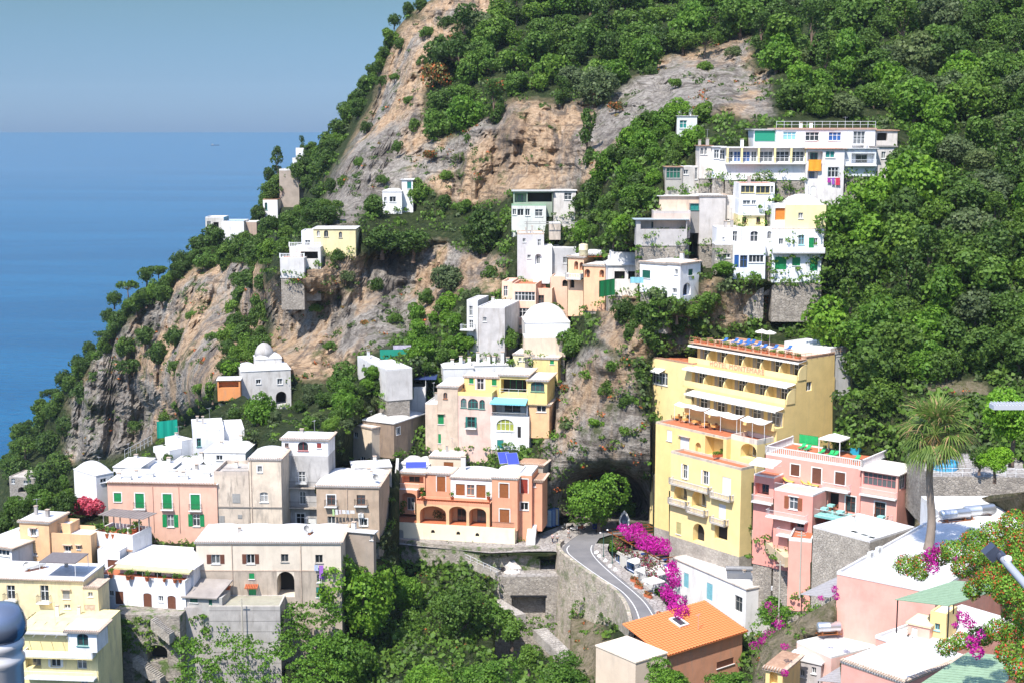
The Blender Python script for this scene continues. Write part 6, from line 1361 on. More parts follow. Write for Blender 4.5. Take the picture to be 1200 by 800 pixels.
evA, terA = terrain('hillside', SIL_A, -200, 1400, 900, 540, 380, thin(hpA+[t for t in PTS_A if all((t[0]-a)**2+(t[1]-b)**2 > (196 if abs(t[2]-c) < 8 else 900) for a, b, c in hpA)]), 'A', 1.0)
evB, terB = terrain('village_slope', TOP_B, -200, 468, 900, 200, 120, thin(hpB+PTS_B), 'B', .25)
TOP_C = [(860, 900), (880, 800), (900, 745), (980, 700), (1050, 640), (1100, 600), (1160, 580), (1260, 570)]
PTS_C = [(985, 725, 148), (1030, 712, 144), (1060, 705, 146), (900, 760, 150), (980, 700, 152), (1060, 650, 156), (1110, 600, 165), (1200, 570, 165), (1250, 600, 150), (1260, 700, 125), (1000, 800, 124), (1100, 800, 118), (1200, 800, 105), (900, 860, 125), (1260, 880, 90), (1100, 720, 140), (950, 740, 148)]
evC, terC = terrain('lower_slope', TOP_C, 870, 1400, 1000, 90, 70, thin(hpC+PTS_C), 'C', .15)
def gA(px, py): return P(px, py, float(evA(np.array([px]), np.array([py]))[0]))
def gB(px, py): return P(px, py, float(evB(np.array([px]), np.array([py]))[0]))
def gC(px, py): return P(px, py, float(evC(np.array([px]), np.array([py]))[0]))
m, nt, bs = newmat('sea_water'); p = gpos(nt)
n1 = noise_n(nt, .012, 5, .6, mapping(nt, p, (1, 2.2, 1))); n2 = noise_n(nt, .11, 5, .65, mapping(nt, p, (1, 1.8, 1))); n3 = noise_n(nt, .0016, 6, .6, mapping(nt, p, (.6, 3.2, 1)), 1.2)
c = mixc(nt, ramp(nt, n3.outputs[0], [(.40, 0), (.62, 1)]).outputs[0], (.002, .068, .155), (.005, .095, .20)); c = mixc(nt, ramp(nt, n2.outputs[0], [(.45, 0), (.75, .6)]).outputs[0], c, (.002, .045, .13))
nt.links.new(c, bs.inputs['Base Color']); bs.inputs['Roughness'].default_value = .22; bs.inputs['IOR'].default_value = 1.33; bs.inputs['Specular IOR Level'].default_value = .22
a_ = nt.nodes.new('ShaderNodeMath'); a_.operation = 'ADD'; nt.links.new(n1.outputs[0], a_.inputs[0]); nt.links.new(n2.outputs[0], a_.inputs[1]); bump(nt, a_.outputs[0], .5, 2.5, bs)
mb = MB(); SEA = -138.0; mb.face([(-40000, 60, SEA), (40000, 60, SEA), (40000, 70000, SEA), (-40000, 70000, SEA)]); o = mb.build('sea', m); tag(o, kind='structure')
m, nt, bs = newmat('asphalt'); p = gpos(nt); n = noise_n(nt, .25, 5, .6, p); fn = noise_n(nt, 8, 4, .7, p)
c = mixc(nt, ramp(nt, n.outputs[0], [(.4, 0), (.65, 1)]).outputs[0], (.15, .145, .145), (.20, .19, .185)); c = mixc(nt, ramp(nt, fn.outputs[0], [(.5, 0), (.8, .5)]).outputs[0], c, (.08, .08, .08)); nt.links.new(c, bs.inputs['Base Color']); bs.inputs['Roughness'].default_value = .9; ASPH = m
W(640, 580, 4); RZ = -70.0
def onz(x, y, z=RZ): px, py = q(x, y); return P(px, py, Yz(py, z))
def smooth(pts, n=6):
    out = []; P_ = [pts[0]]+pts+[pts[-1]]
    for i in range(1, len(P_)-2):
        for k in range(n):
            t = k/n; a, b, c_, d = P_[i-1], P_[i], P_[i+1], P_[i+2]; out.append(tuple(.5*((2*b[j])+(-a[j]+c_[j])*t+(2*a[j]-5*b[j]+4*c_[j]-d[j])*t*t+(-a[j]+3*b[j]-3*c_[j]+d[j])*t**3) for j in range(2)))
    return out+[pts[-1]]
OUT = smooth([(100, 222), (74, 245), (80, 272), (115, 304), (180, 352), (250, 400), (320, 445), (365, 490), (395, 540), (412, 600), (420, 640)])
INN = smooth([(232, 228), (224, 250), (232, 276), (262, 312), (310, 356), (365, 402), (425, 452), (475, 500), (512, 555), (535, 610), (545, 650)])
out_w = [onz(*a) for a in OUT]; inn_w = [onz(*a) for a in INN]
mb = MB(); n = len(out_w)
for i in range(n-1): mb.face([out_w[i], inn_w[i], inn_w[i+1], out_w[i+1]])
up = [onz(*a) for a in ((100, 222), (150, 185), (215, 165), (330, 158), (420, 166), (560, 188), (700, 232), (800, 262), (800, 300), (640, 300), (520, 240), (400, 190), (300, 185), (250, 200), (232, 228))]
mb.face(up[::-1]); o = mb.build('road', ASPH); tag(o, kind='structure')
def ribbon(name, pts, w, z, mat, off=0.0, kind='structure', h=None):
    mb = MB(); L = []; 
    for i, a in enumerate(pts):
        b = pts[min(i+1, len(pts)-1)]; c_ = pts[max(i-1, 0)]; d = Vector((b.x-c_.x, b.y-c_.y, 0)).normalized(); nrm = Vector((-d.y, d.x, 0)); L.append((a+nrm*(off-w/2), a+nrm*(off+w/2)))
    for (a, b), (c_, d) in zip(L[:-1], L[1:]):
        u_ = Vector((0, 0, z)); mb.face([a+u_, b+u_, d+u_, c_+u_])
        if h: 
            w_ = Vector((0, 0, z-h)); mb.face([a+w_, a+u_, c_+u_, c_+w_]); mb.face([b+u_, b+w_, d+w_, d+u_])
    o = mb.build(name, mat); o['kind'] = kind; return o
ribbon('road_marking', out_w[3:], .16, .008, paint((.75, .74, .72), .6), off=.9)
ribbon('road_marking', inn_w[2:], .14, .008, paint((.75, .74, .72), .6), off=-.5)
mb = MB()
for i in range(n-1):
    a, b = inn_w[i], inn_w[i+1]; d = (b-a).normalized(); k = Vector((-d.y, d.x, 0)); wd = 2.3 if k.x > 0 else -2.3
    mb.mesh([a+Vector((0,0,-.1)), b+Vector((0,0,-.1)), b+Vector((0,0,.13)), a+Vector((0,0,.13)), a+k*2.3*(1 if k.x > 0 else -1)+Vector((0,0,.13)), b+k*2.3*(1 if k.x > 0 else -1)+Vector((0,0,.13))], [(0,1,2,3),(3,2,5,4)])
o = mb.build('pavement', PAVE); tag(o, kind='structure')
mb = MB(); sq = [onz(*a) for a in ((-160, 235), (-60, 190), (100, 130), (330, 120), (330, 157), (215, 164), (150, 184), (100, 221), (74, 245), (80, 272), (40, 262), (-30, 262), (-160, 262))]; mb.face([a+Vector((0, 0, .004)) for a in sq[::-1]]); o = mb.build('square', PAVE); tag(o, kind='structure')
W(400, 520, 4)
mb = MB(); ln = [onz(*a, z=-70.05) for a in ((-10, 420), (215, 430), (830, 470), (960, 455), (960, 500), (700, 510), (200, 462), (-10, 440))]; mb.face(ln[::-1]); o = mb.build('lane', PAVE); tag(o, kind='structure')
def wall_along(name, label, pts, top, bot, t, mat, parapet=0.0, cat='wall', inward=1, copes=True):
    """thick wall that follows world points; z from bot to top(+parapet)"""
    mb = MB(); L = []
    for i, a in enumerate(pts):
        b = pts[min(i+1, len(pts)-1)]; c_ = pts[max(i-1, 0)]; d = Vector((b.x-c_.x, b.y-c_.y, 0)).normalized(); nrm = Vector((-d.y, d.x, 0))*inward; L.append((Vector((a.x, a.y, 0))-nrm*t*.5, Vector((a.x, a.y, 0))+nrm*t*.5, a.z))
    for (a, b, z0), (c_, d, z1) in zip(L[:-1], L[1:]):
        if top is not None: z0 = z1 = top
        e = .18; A_, B_, C_, D_ = a, b, c_, d
        zb0 = z0+parapet; zb1 = z1+parapet; bb = bot
        lo0 = a+(a-b)*(.05*(zb0-bb)/max(t, .3)) ; lo1 = c_+(c_-d)*(.05*(zb1-bb)/max(t, .3))
        mb.mesh([Vector((lo0.x, lo0.y, bb)), Vector((b.x, b.y, bb)), Vector((d.x, d.y, bb)), Vector((lo1.x, lo1.y, bb)), Vector((a.x, a.y, zb0)), Vector((b.x, b.y, zb0)), Vector((d.x, d.y, zb1)), Vector((c_.x, c_.y, zb1))], [(0, 3, 7, 4), (4, 7, 6, 5), (1, 5, 6, 2)])
    for (a, b, z0), s_ in ((L[0], 1), (L[-1], -1)):
        if top is not None: z0 = top
        mb.face([Vector((a.x, a.y, bot)), Vector((b.x, b.y, bot)), Vector((b.x, b.y, z0+parapet)), Vector((a.x, a.y, z0+parapet))][::s_])
    o = mb.build(name, mat); tag(o, label, cat); return o
TAN_ST = stone_mat('tan_masonry', (.42, .35, .27), (.50, .42, .33), (.58, .50, .40), 1.6, moss=.5)
edge = [w_+Vector((0, 0, 0)) for w_ in out_w[2:]]
off = []
for i, a in enumerate(edge):
    b = edge[min(i+1, len(edge)-1)]; c_ = edge[max(i-1, 0)]; d = Vector((b.x-c_.x, b.y-c_.y, 0)).normalized(); nrm = Vector((-d.y, d.x, 0)); nrm = nrm if nrm.x < 0 else -nrm; off.append(a+nrm*.55)
wall_along('retaining_wall', 'tall curved tan retaining wall that carries the road bend', off, RZ, -96, .6, TAN_ST, .75, inward=1 if True else -1)
W(400, 520, 4)
lanew = [onz(*a, z=RZ) for a in ((130, 430), (200, 445), (360, 470), (540, 490), (700, 500), (860, 492), (930, 488))]
wall_along('retaining_wall', 'long rough retaining wall with low parapet below the lane of the orange villa', lanew, RZ, -90, .6, STONEM, .5)
m = bpy.data.materials.new('haze_air'); m.use_nodes = True; nt = m.node_tree; nt.nodes.clear(); vo = nt.nodes.new('ShaderNodeVolumePrincipled'); ou = nt.nodes.new('ShaderNodeOutputMaterial'); nt.links.new(vo.outputs[0], ou.inputs['Volume'])
vo.inputs['Color'].default_value = (.68, .84, .97, 1); vo.inputs['Density'].default_value = .000045; vo.inputs['Anisotropy'].default_value = 0.0
mb = MB(); mb.box(-6000, -60, SEA-1.2, 6000, 5000, 150); o = mb.build('haze', m); o['kind'] = 'stuff'
def house_hit(px, py, lay='A', pad=0):
    PX = np.array([px], float); PY = np.array([py], float); dx, dz = rays(PX, PY); _, h = carve(None, np.array([1.]), PX, PY, lay, dx, dz); return bool(h[0])
GND = {'A': gA, 'B': gB, 'C': gC}
SCL = 1.12
def put(key, px, py, rpx, label, group=None, lay='A', zs=1.0, name='tree', cat='tree', dY=0.0, Y=None):
    """tree whose crown centre stands at pixel px, py with a crown radius of rpx pixels"""
    rpx *= 1.25; g = GND[lay](px, py) if Y is None else P(px, py, Y); r = rpx*g.y/F; th = TREES[key][0][2]*r*zs
    for _ in range(2):
        fy = py+th*F/g.y; g2 = GND[lay](px, fy) if Y is None else P(px, fy, Y); r = rpx*g2.y/F; th = TREES[key][0][2]*r*zs; g = g2
    g.y -= dY; return tree(name, key, g, r, label, cat, group, zs)
def scatter(poly, rpx, sp, keys, label, group, lay='A', name='tree', cat='tree', n_max=200, zs=(.8, 1.1), avoid=True, seed=0):
    rg = random.Random(seed*7+int(poly[0][0])); xs = [p_[0] for p_ in poly]; ys = [p_[1] for p_ in poly]; pts = []; tries = 0
    while tries < 6000 and len(pts) < n_max:
        tries += 1; x = rg.uniform(min(xs), max(xs)); y = rg.uniform(min(ys), max(ys))
        if not inpoly(np.array([x]), np.array([y]), poly)[0]: continue
        if any((x-a)**2+((y-b)*1.15)**2 < (sp*(.8+.4*rg.random()))**2 for a, b in pts): continue
        if avoid and (house_hit(x, y, lay) or house_hit(x, y+rpx*.7, lay) or house_hit(x-rpx*.6, y, lay) or house_hit(x+rpx*.6, y, lay)): continue
        pts.append((x, y))
    for x, y in sorted(pts, key=lambda t: t[1]):
        ks = [k for k in keys]; sfx = ''
        if group == 'wood right of the terrace houses': sfx = ', level with '+('the topmost terraces' if y < 200 else 'the lower terraces' if y < 300 else 'the stone terraces' if y < 375 else 'the hotel')
        elif 'wood above' in group: sfx = (', near the picture top' if y < 35 else ', halfway up' if y < 75 else ', at its lower edge')
        elif group == 'trees of the headland': sfx = ', '+('beside the villas' if y < 255 else 'above the cliff face')
        elif group == 'trees left of the terrace houses': sfx = ', '+('upper part' if y < 190 else 'lower part')
        k_ = rg.choice(ks); f_ = rg.uniform(.75, 1.35)
        put(k_, x, y, rpx*SCL*f_, {'tall': 'tall slender ', 'lowgrey': 'low grey-green ', 'lowdry': 'yellowing ', 'dark': 'dark green ', 'mid': 'mid green ', 'bright': 'bright green ', 'grey': 'grey-green ', 'low': 'low spreading ', 'umbrella': 'flat-topped dark '}.get(k_, '')+(label if f_ > 1.0 else label.replace('tree', 'bush', 1))+sfx, group if f_ > 1.0 else group+', bushes', lay, rg.uniform(*zs), name if f_ > 1.0 or name != 'tree' else 'bush', cat if f_ > 1.0 or name != 'tree' else 'bush')
    return len(pts)
G1 = 'trees of the wood on the mountain'; cnt = 0
cnt += scatter([(515, 70), (560, 22), (600, 5), (620, -12), (885, -12), (872, 30), (830, 48), (765, 66), (700, 108), (600, 108), (535, 150), (508, 150), (512, 110)], 17, 23, ['mid', 'dark', 'tall', 'grey', 'mid', 'low', 'bright', 'lowdry', 'umbrella'], 'tree in the wood above the ochre cliff', 'wood above the ochre cliff')
cnt += scatter([(885, -12), (1215, -12), (1215, 125), (1090, 118), (1000, 124), (930, 118), (912, 80), (890, 40)], 19, 26, ['mid', 'dark', 'grey', 'tall', 'dark', 'bright', 'mid', 'lowgrey'], 'tree in the wood above the topmost terrace house', 'wood above the terrace houses', seed=2)
cnt += scatter([(1065, 118), (1215, 118), (1215, 430), (1120, 428), (1060, 440), (1040, 468), (968, 455), (975, 380), (984, 300), (982, 250), (1008, 212), (1056, 200), (1062, 160)], 24, 31, ['mid', 'bright', 'dark', 'mid', 'tall', 'grey', 'bright', 'dark'], 'tree in the wood right of the terrace houses', 'wood right of the terrace houses', seed=3)
cnt += scatter([(672, 262), (690, 215), (735, 160), (790, 128), (825, 128), (815, 180), (780, 200), (755, 240), (735, 275), (700, 292)], 12, 17, ['mid', 'bright', 'dark', 'bright'], 'tree between the ochre cliff and the terrace houses', 'trees left of the terrace houses', seed=4)
cnt += scatter([(296, 262), (322, 214), (350, 196), (388, 178), (388, 250), (380, 270), (345, 285), (322, 310), (250, 308), (215, 312), (238, 284), (270, 272)], 11, 15, ['dark', 'dark', 'mid', 'umbrella'], 'tree on the wooded headland', 'trees of the headland', seed=5, n_max=60)
for (x, y, r) in ((384, 168, 9), (398, 152, 10), (408, 132, 10), (416, 118, 8), (428, 100, 9), (438, 84, 8), (446, 70, 7), (456, 52, 6), (462, 24, 6), (478, 12, 7), (494, 6, 7), (420, 128, 10), (366, 178, 9), (352, 200, 9)): put('dark', x, y, r*1.3, 'dark tree standing on the skyline of the headland ridge', 'trees on the skyline ridge'); cnt += 1
for (x, y, r) in ((150, 336, 8), (134, 350, 7), (172, 322, 8), (186, 318, 9), (212, 306, 9), (128, 370, 7), (120, 392, 7), (104, 410, 8), (92, 426, 9), (76, 444, 9), (60, 462, 9), (50, 480, 10), (36, 500, 10), (22, 508, 9), (30, 524, 12), (56, 520, 13), (70, 545, 12), (50, 560, 13), (80, 500, 11), (140, 380, 9), (160, 355, 9), (190, 345, 9), (170, 395, 9), (120, 440, 11), (100, 462, 12), (150, 430, 12), (185, 415, 11), (145, 408, 10), (205, 395, 10), (20, 548, 12)): put('dark' if int(x) % 3 else 'umbrella', x, y, r*1.35, ('flat-topped' if int(x) % 3 == 0 else 'rounded')+' pine on the lower left spur, '+('at its foot' if y > 500 else 'low down' if y > 440 else 'halfway up' if y > 380 else 'near the cliff top'), 'pines on the lower spur'); cnt += 1
cnt += scatter([(275, 330), (318, 322), (316, 345), (308, 400), (290, 432), (262, 440), (268, 400)], 11, 16, ['dark', 'mid'], 'tree in the gully between the two lower cliffs', 'trees in the gully', seed=6, n_max=22)
cnt += scatter([(200, 478), (240, 452), (285, 440), (282, 470), (230, 500), (190, 520)], 9, 14, ['dark', 'low', 'mid'], 'tree on the slope behind the white roofs', 'trees behind the white roofs', seed=7, n_max=14)
cnt += scatter([(480, 352), (520, 345), (545, 385), (540, 425), (500, 435), (478, 410)], 10, 14, ['bright', 'mid', 'bright'], 'tree on the slope left of the weathered grey cube house', 'trees left of the grey cube house', seed=8, n_max=16)
cnt += scatter([(725, 345), (770, 338), (830, 345), (828, 385), (780, 395), (735, 400)], 12, 17, ['dark', 'mid', 'dark'], 'tree below the white cube house', 'trees below the white cube house', seed=9, n_max=14)
cnt += scatter([(585, 375), (640, 392), (650, 410), (600, 408)], 8, 14, ['mid', 'bright'], 'tree beside the white domed roofs', 'trees beside the domed roofs', seed=10, n_max=5)
cnt += scatter([(225, 500), (290, 478), (345, 478), (440, 432), (468, 436), (468, 480), (400, 505), (330, 492)], 9, 13, ['bright', 'mid', 'dark', 'grey'], 'tree on the slope between the white vaults and the domed house', 'trees behind the village roofs', lay='B', seed=12, n_max=22)
cnt += scatter([(60, 562), (120, 545), (150, 540), (100, 560), (85, 590), (40, 610), (0, 640), (0, 600)], 10, 13, ['dark', 'mid'], 'tree at the far left behind the white barrel-roofed house', 'trees at the far left', lay='B', seed=13, n_max=12)
for k_ in range(64):
    x_ = 6+k_*7.2; y_ = float(interp(SIL_A, [x_])[0])+rg_.uniform(1, 7) if 0 else float(interp(SIL_A, np.array([x_]))[0])+(k_*5 % 7)
    if 225 < x_ < 300 or 345 < x_ < 356: continue
    put('dark' if k_ % 3 else 'mid', x_, y_+3, 8+(k_*3 % 5), ('pointed ' if k_ % 4 == 0 else 'rounded ')+'dark pine on the very edge of the ridge above the sea', 'pines along the ridge edge', zs=.9+(.2 if k_ % 4 == 0 else 0), name='pine_tree')
print('trees', cnt)
for a in [
 ('dark', 448, 283, 22, 'big dark spreading tree below the far white house, left one of the pair', 0.7), ('dark', 484, 285, 24, 'big dark spreading tree below the far white house, right one of the pair', .7), ('dark', 568, 274, 26, 'tallest dark green tree on the cliff edge left of the pale grey house', 1.1),
 ('grey', 525, 325, 22, 'grey-green bushy tree on the lower cliff above the grey cube house', .9), ('mid', 490, 225, 13, 'tree with loose crown beside the far white house', 1.1), ('dark', 436, 242, 13, 'dark leaning tree in front of the far white house', 1.0), ('dark', 522, 236, 9, 'round dark tree at the foot of the ochre cliff', 1), ('mid', 545, 243, 9, 'bushy tree with pink blossom beside it under the cliff overhang', 1),
 ('tall', 325, 190, 10, 'tall pointed pine above the headland villas', 1.2), ('dark', 315, 205, 9, 'round dark pine left of the tall pointed one on the headland', 1), ('tall', 354, 170, 5, 'thin dark cypress beside the highest headland villa', 1.3),
 ('tall', 688, 165, 15, 'tall ivy-clad dark tree in front of the ochre cliff face', 1.6),
 ('bright', 736, 598, 14, 'small bright green tree beside the cave mouth', 1.0),
 ('bright', 303, 482, 17, 'light green tree among the white vaulted roofs', 1.2), ('mid', 402, 446, 24, 'spreading deep green tree under the cliff beside the white stepped house', .9), ('bright', 402, 478, 17, 'bright green tree below the spreading deep green one', 1.2), ('grey', 366, 462, 12, 'grey-green olive tree at the foot of the cliff', 1),
 ('bright', 268, 432, 13, 'yellowish green tree above the orange awning left of the domed house', .8), ('dark', 196, 537, 7, 'round clipped dark bush tree on the white roofs', 1), ('grey', 218, 540, 9, 'low grey-green shrub tree between white roofs', .7),
 ('bright', 428, 462, 12, 'bright bushy tree hiding the foot of the small white stepped house', .8), ('mid', 452, 452, 11, 'green bushy tree between the stepped white house and the navy pergola', .8),
 ('mid', 648, 365, 13, 'bent pine with bare trunk in front of the white barrel roof', .8), ('mid', 673, 405, 18, 'round dense green tree on top of the rock column', .95), ('mid', 594, 397, 15, 'leafy tree between the grey cube house and the barrel roof', 1), ('bright', 550, 402, 8, 'small tree with dark trunk beside the grey cube house', 1),
 ('dark', 136, 752, 19, 'dark green tree growing against the stone wall with arches', .9),
 ('bright', 908, 336, 15, 'bright bushy tree under the lowest terrace house', .8), ('bright', 848, 315, 14, 'vine-like bright bush left of the blue-doored terrace', .6),
 ('grey', 828, 252, 13, 'pale loose shrub tree against the plain beige block', 1.2)]:
    put(a[0], a[1], a[2], a[3], a[4], zs=a[5], lay='B' if (a[1] < 330 and a[2] > 470) or (a[1] < 420 and a[2] > 455) else 'A')
for (k, x, y, r, lab, zs, Y) in [
 ('big', 428, 700, 46, 'huge bright green tree rising from the ravine beside the long cream building', 1.1, 208), ('big', 412, 775, 48, 'huge bright green tree below, at the foot of the long cream building', 1.0, 200), ('bigmid', 485, 745, 30, 'deep green tree in the shade of the ravine', 1.1, 214), ('bigmid', 540, 715, 31, 'blue-green rounded tree in the middle of the ravine', 1.0, 211),
 ('big', 470, 690, 22, 'bright green tree behind the huge ravine tree', 1.2, 219), ('mid', 600, 735, 20, 'dark rounded tree beside the ravine steps', 1, 210), ('bright', 580, 718, 18, 'yellow-green bushy tree above the dark rounded one', .8, 212), ('big', 505, 800, 34, 'bright pine crown at the bottom edge, left of three', .8, 172), ('big', 570, 792, 36, 'bright pine crown at the bottom edge, middle of three', .8, 168), ('big', 655, 795, 36, 'bright pine crown at the bottom edge, right of three', .8, 170), ('mid', 620, 770, 16, 'small dark pine behind the three bright crowns', 1, 185),
 ('big', 775, 795, 28, 'bright leafy tree in front of the orange tiled roof', .8, 160), ('big', 855, 800, 26, 'bright leafy tree right of the one before the orange tiled roof', .7, 155), ('bright', 905, 715, 20, 'green bush tree beside the orange tiled roof', .8, 165),
 ('lime', 1186, 488, 34, 'very bright green tree at the right edge behind the palm', 1.1, 150), ('lime', 1166, 540, 20, 'very bright green low tree at the right edge above the near roof', .8, 148), ('mid', 1148, 535, 16, 'small dark tree beside the round blue pool', 1, 185),
 ('big', 702, 584, 33, 'big fresh green tree in front of the road cave', 1.0, 243), ('mid', 775, 705, 15, 'round green tree among the parked cars beside the road', 1, 219), ('bright', 720, 640, 9, 'small green tree at the road bend kerb', 1, 232)]:
    put(k, x, y, r, lab, zs=zs, Y=Y)
for (x, y, r, k) in ((470, 52, 8, 'dark'), (500, 38, 9, 'mid'), (522, 28, 9, 'dark'), (545, 20, 10, 'mid'), (495, 72, 8, 'dark'), (480, 118, 8, 'mid'), (466, 172, 8, 'dark'), (488, 148, 9, 'dark'), (505, 182, 8, 'low'), (520, 205, 9, 'mid'), (541, 186, 8, 'grey'), (556, 164, 9, 'mid'), (602, 150, 7, 'low'), (586, 132, 9, 'dark'), (640, 126, 8, 'mid'), (762, 84, 9, 'dark'), (792, 98, 8, 'mid'), (826, 78, 9, 'mid'), (722, 126, 8, 'low'), (430, 150, 8, 'dark'), (425, 190, 8, 'mid'), (446, 96, 7, 'dark'), (462, 90, 6, 'mid'), (400, 215, 9, 'dark'), (450, 210, 8, 'mid'), (860, 62, 9, 'grey'), (350, 345, 9, 'dark'), (372, 360, 8, 'mid'), (405, 325, 9, 'grey'), (440, 335, 9, 'dark'), (462, 372, 9, 'mid'), (430, 380, 8, 'low'), (385, 405, 8, 'mid'), (395, 300, 9, 'dark'), (520, 360, 10, 'mid'), (555, 345, 10, 'grey'), (575, 320, 10, 'dark'), (240, 340, 8, 'dark'), (225, 370, 8, 'mid'), (205, 430, 9, 'dark'), (120, 480, 9, 'mid'), (160, 500, 8, 'dark'), (250, 395, 8, 'mid'), (690, 440, 9, 'bright'), (712, 455, 11, 'dark'), (735, 470, 11, 'mid'), (700, 495, 9, 'bright'), (735, 505, 9, 'mid'), (660, 455, 7, 'low'), (665, 500, 7, 'grey'), (750, 440, 10, 'dark'), (720, 430, 10, 'bright')):
    put({'dark': 'lowdark', 'mid': 'low', 'grey': 'lowgrey', 'low': 'lowdry', 'bright': 'lowbright'}[k], x, y, r*1.15, {'dark': 'dark', 'mid': 'green', 'grey': 'grey-green', 'low': 'low', 'bright': 'bright green'}[k]+' bush clinging to the bare rock '+('of the upper cliff' if y < 240 and x > 370 else 'column above the road cave' if x > 640 else 'of the lower cliff'), 'bushes on the bare rock', name='bush', cat='bush')
put('pinktree', 102, 592, 20, 'round oleander tree covered in deep pink blossom beside the salmon pink house', lay='B', cat='tree', zs=.8, Y=225)
def clumps(name, pts, rad, per, leaf, mat, seed=1):
    rng = np.random.default_rng(seed); pts = np.array(pts); n = len(pts)*per
    d = rng.normal(0, 1, (n, 3)); d[:, 2] = np.abs(d[:, 2])*.9-.25; d /= np.linalg.norm(d, axis=1)[:, None]; rr = np.repeat(rng.uniform(.6, 1.4, len(pts))*rad, per)*rng.uniform(.5, 1.05, n)
    p_ = np.repeat(pts, per, 0)+d*rr[:, None]*np.array([1.15, 1.15, .8]); o = linkmesh(name, quadmesh(name, leafcloud(p_, d, leaf, rng, .5), mat)); o['kind'] = 'stuff'; return o
def field(lay, n, cond, seed, jit=0.0):
    rg = np.random.default_rng(seed); PX = rg.uniform(-60 if lay != 'C' else 890, 1260 if lay != 'B' else 460, n); PY = rg.uniform(-40, 840, n)
    tab = {'A': SIL_A, 'B': TOP_B, 'C': TOP_C}[lay]; ok = PY > interp(tab, PX)+2; PX, PY = PX[ok], PY[ok]
    rock = soft(PX, PY, ROCK); dirt = soft(PX, PY, DIRTP); u = rg.uniform(0, 1, len(PX)); ok = cond(PX, PY, rock, dirt, u); PX, PY = PX[ok], PY[ok]
    dx, dz = rays(PX, PY); _, hit = carve(None, np.ones(PX.shape), PX, PY, lay, dx, dz); PX, PY = PX[~hit], PY[~hit]
    bad = inpoly(PX, PY, ROADP) if lay == 'A' else np.zeros(PX.shape, bool); PX, PY = PX[~bad], PY[~bad]
    Y = {'A': evA, 'B': evB, 'C': evC}[lay](PX, PY)
    dx, dz = rays(PX, PY); Y = surf(lay, PX, PY, Y); return np.stack([dx*Y, Y, dz*Y], 1)
ROADP = [(560, 626), (655, 600), (700, 596), (760, 608), (880, 640), (960, 700), (905, 735), (850, 725), (800, 800), (735, 800), (730, 700), (680, 665), (560, 650)]
from mathutils.bvhtree import BVHTree
_bvh = {}
for k_, o_ in (('A', terA), ('B', terB), ('C', terC)):
    me = o_.data; _bvh[k_] = BVHTree.FromPolygons([v.co[:] for v in me.vertices], [tuple(p_.vertices) for p_ in me.polygons])
def surf(lay, PX, PY, Yd):
    out = np.array(Yd, float)
    for i in range(len(PX)):
        r_ = ray(PX[i], PY[i]); hit = _bvh[lay].ray_cast(Vector((0, 0, 0)), r_.normalized())
        if hit[0] is not None: out[i] = hit[0].y
    return out
fnz = lambda X, Y, s, sc: fbm(X/sc, Y/sc, X*0+s, 3, s)
cA = field('A', 22000, lambda X, Y, r, d, u: ((r < .35) & (d < .4) & (u < .55+.5*fnz(X, Y, 3, 30))) & ~((X < 420) & (Y > 470)), 1)
clumps('undergrowth', cA[::2], 1.7, 30, .75, LEAF_M, 1); clumps('undergrowth', cA[1::4], 1.6, 30, .7, LEAF_D, 2); clumps('undergrowth', cA[3::4], 1.5, 30, .7, LEAF_G, 3)
cR = field('A', 14000, lambda X, Y, r, d, u: (r >= .35) & (u < np.clip(.10+1.6*fnz(X, Y, 8, 26), .05, .9)), 4)
clumps('cliff_scrub', cR[::2], 1.1, 26, .55, LEAF_D, 5); clumps('cliff_scrub', cR[1::4], 1.0, 24, .5, LEAF_G, 6); clumps('cliff_scrub', cR[3::4], .9, 22, .5, LEAF_O, 7)
cB = field('B', 9000, lambda X, Y, r, d, u: u < .9, 8); clumps('undergrowth', cB[::2], .8, 26, .42, LEAF_M, 9); clumps('undergrowth', cB[1::2], .9, 26, .45, LEAF_G, 19)
cD = field('A', 6000, lambda X, Y, r, d, u: ((Y > 645) & (X > 400) & (X < 740) & (u < .75)) | ((d >= .4) & (u < .5)), 10); clumps('undergrowth', cD[::2], .55, 30, .30, LEAF_B, 11); clumps('undergrowth', cD[1::2], .6, 26, .32, LEAF_O, 12)
cC = field('C', 1500, lambda X, Y, r, d, u: u < .5, 13); clumps('undergrowth', cC, .4, 26, .2, LEAF_B, 14)
cK = field('A', 6000, lambda X, Y, r, d, u: (X > 630) & (X < 768) & (Y > 395) & (Y < 545) & (u < .35+fnz(X, Y, 31, 18)), 30); clumps('cliff_scrub', cK[::3], .9, 26, .42, LEAF_M, 31); clumps('cliff_scrub', cK[1::3], .8, 26, .42, LEAF_B, 32); clumps('cliff_scrub', cK[2::3], .7, 26, .4, LEAF_O, 33)
cT = field('A', 2500, lambda X, Y, r, d, u: (X > 660) & (X < 840) & (Y > 200) & (Y < 330) & (r < .4) & (u < .9), 15); clumps('undergrowth', cT, 1.2, 28, .5, LEAF_B, 16)
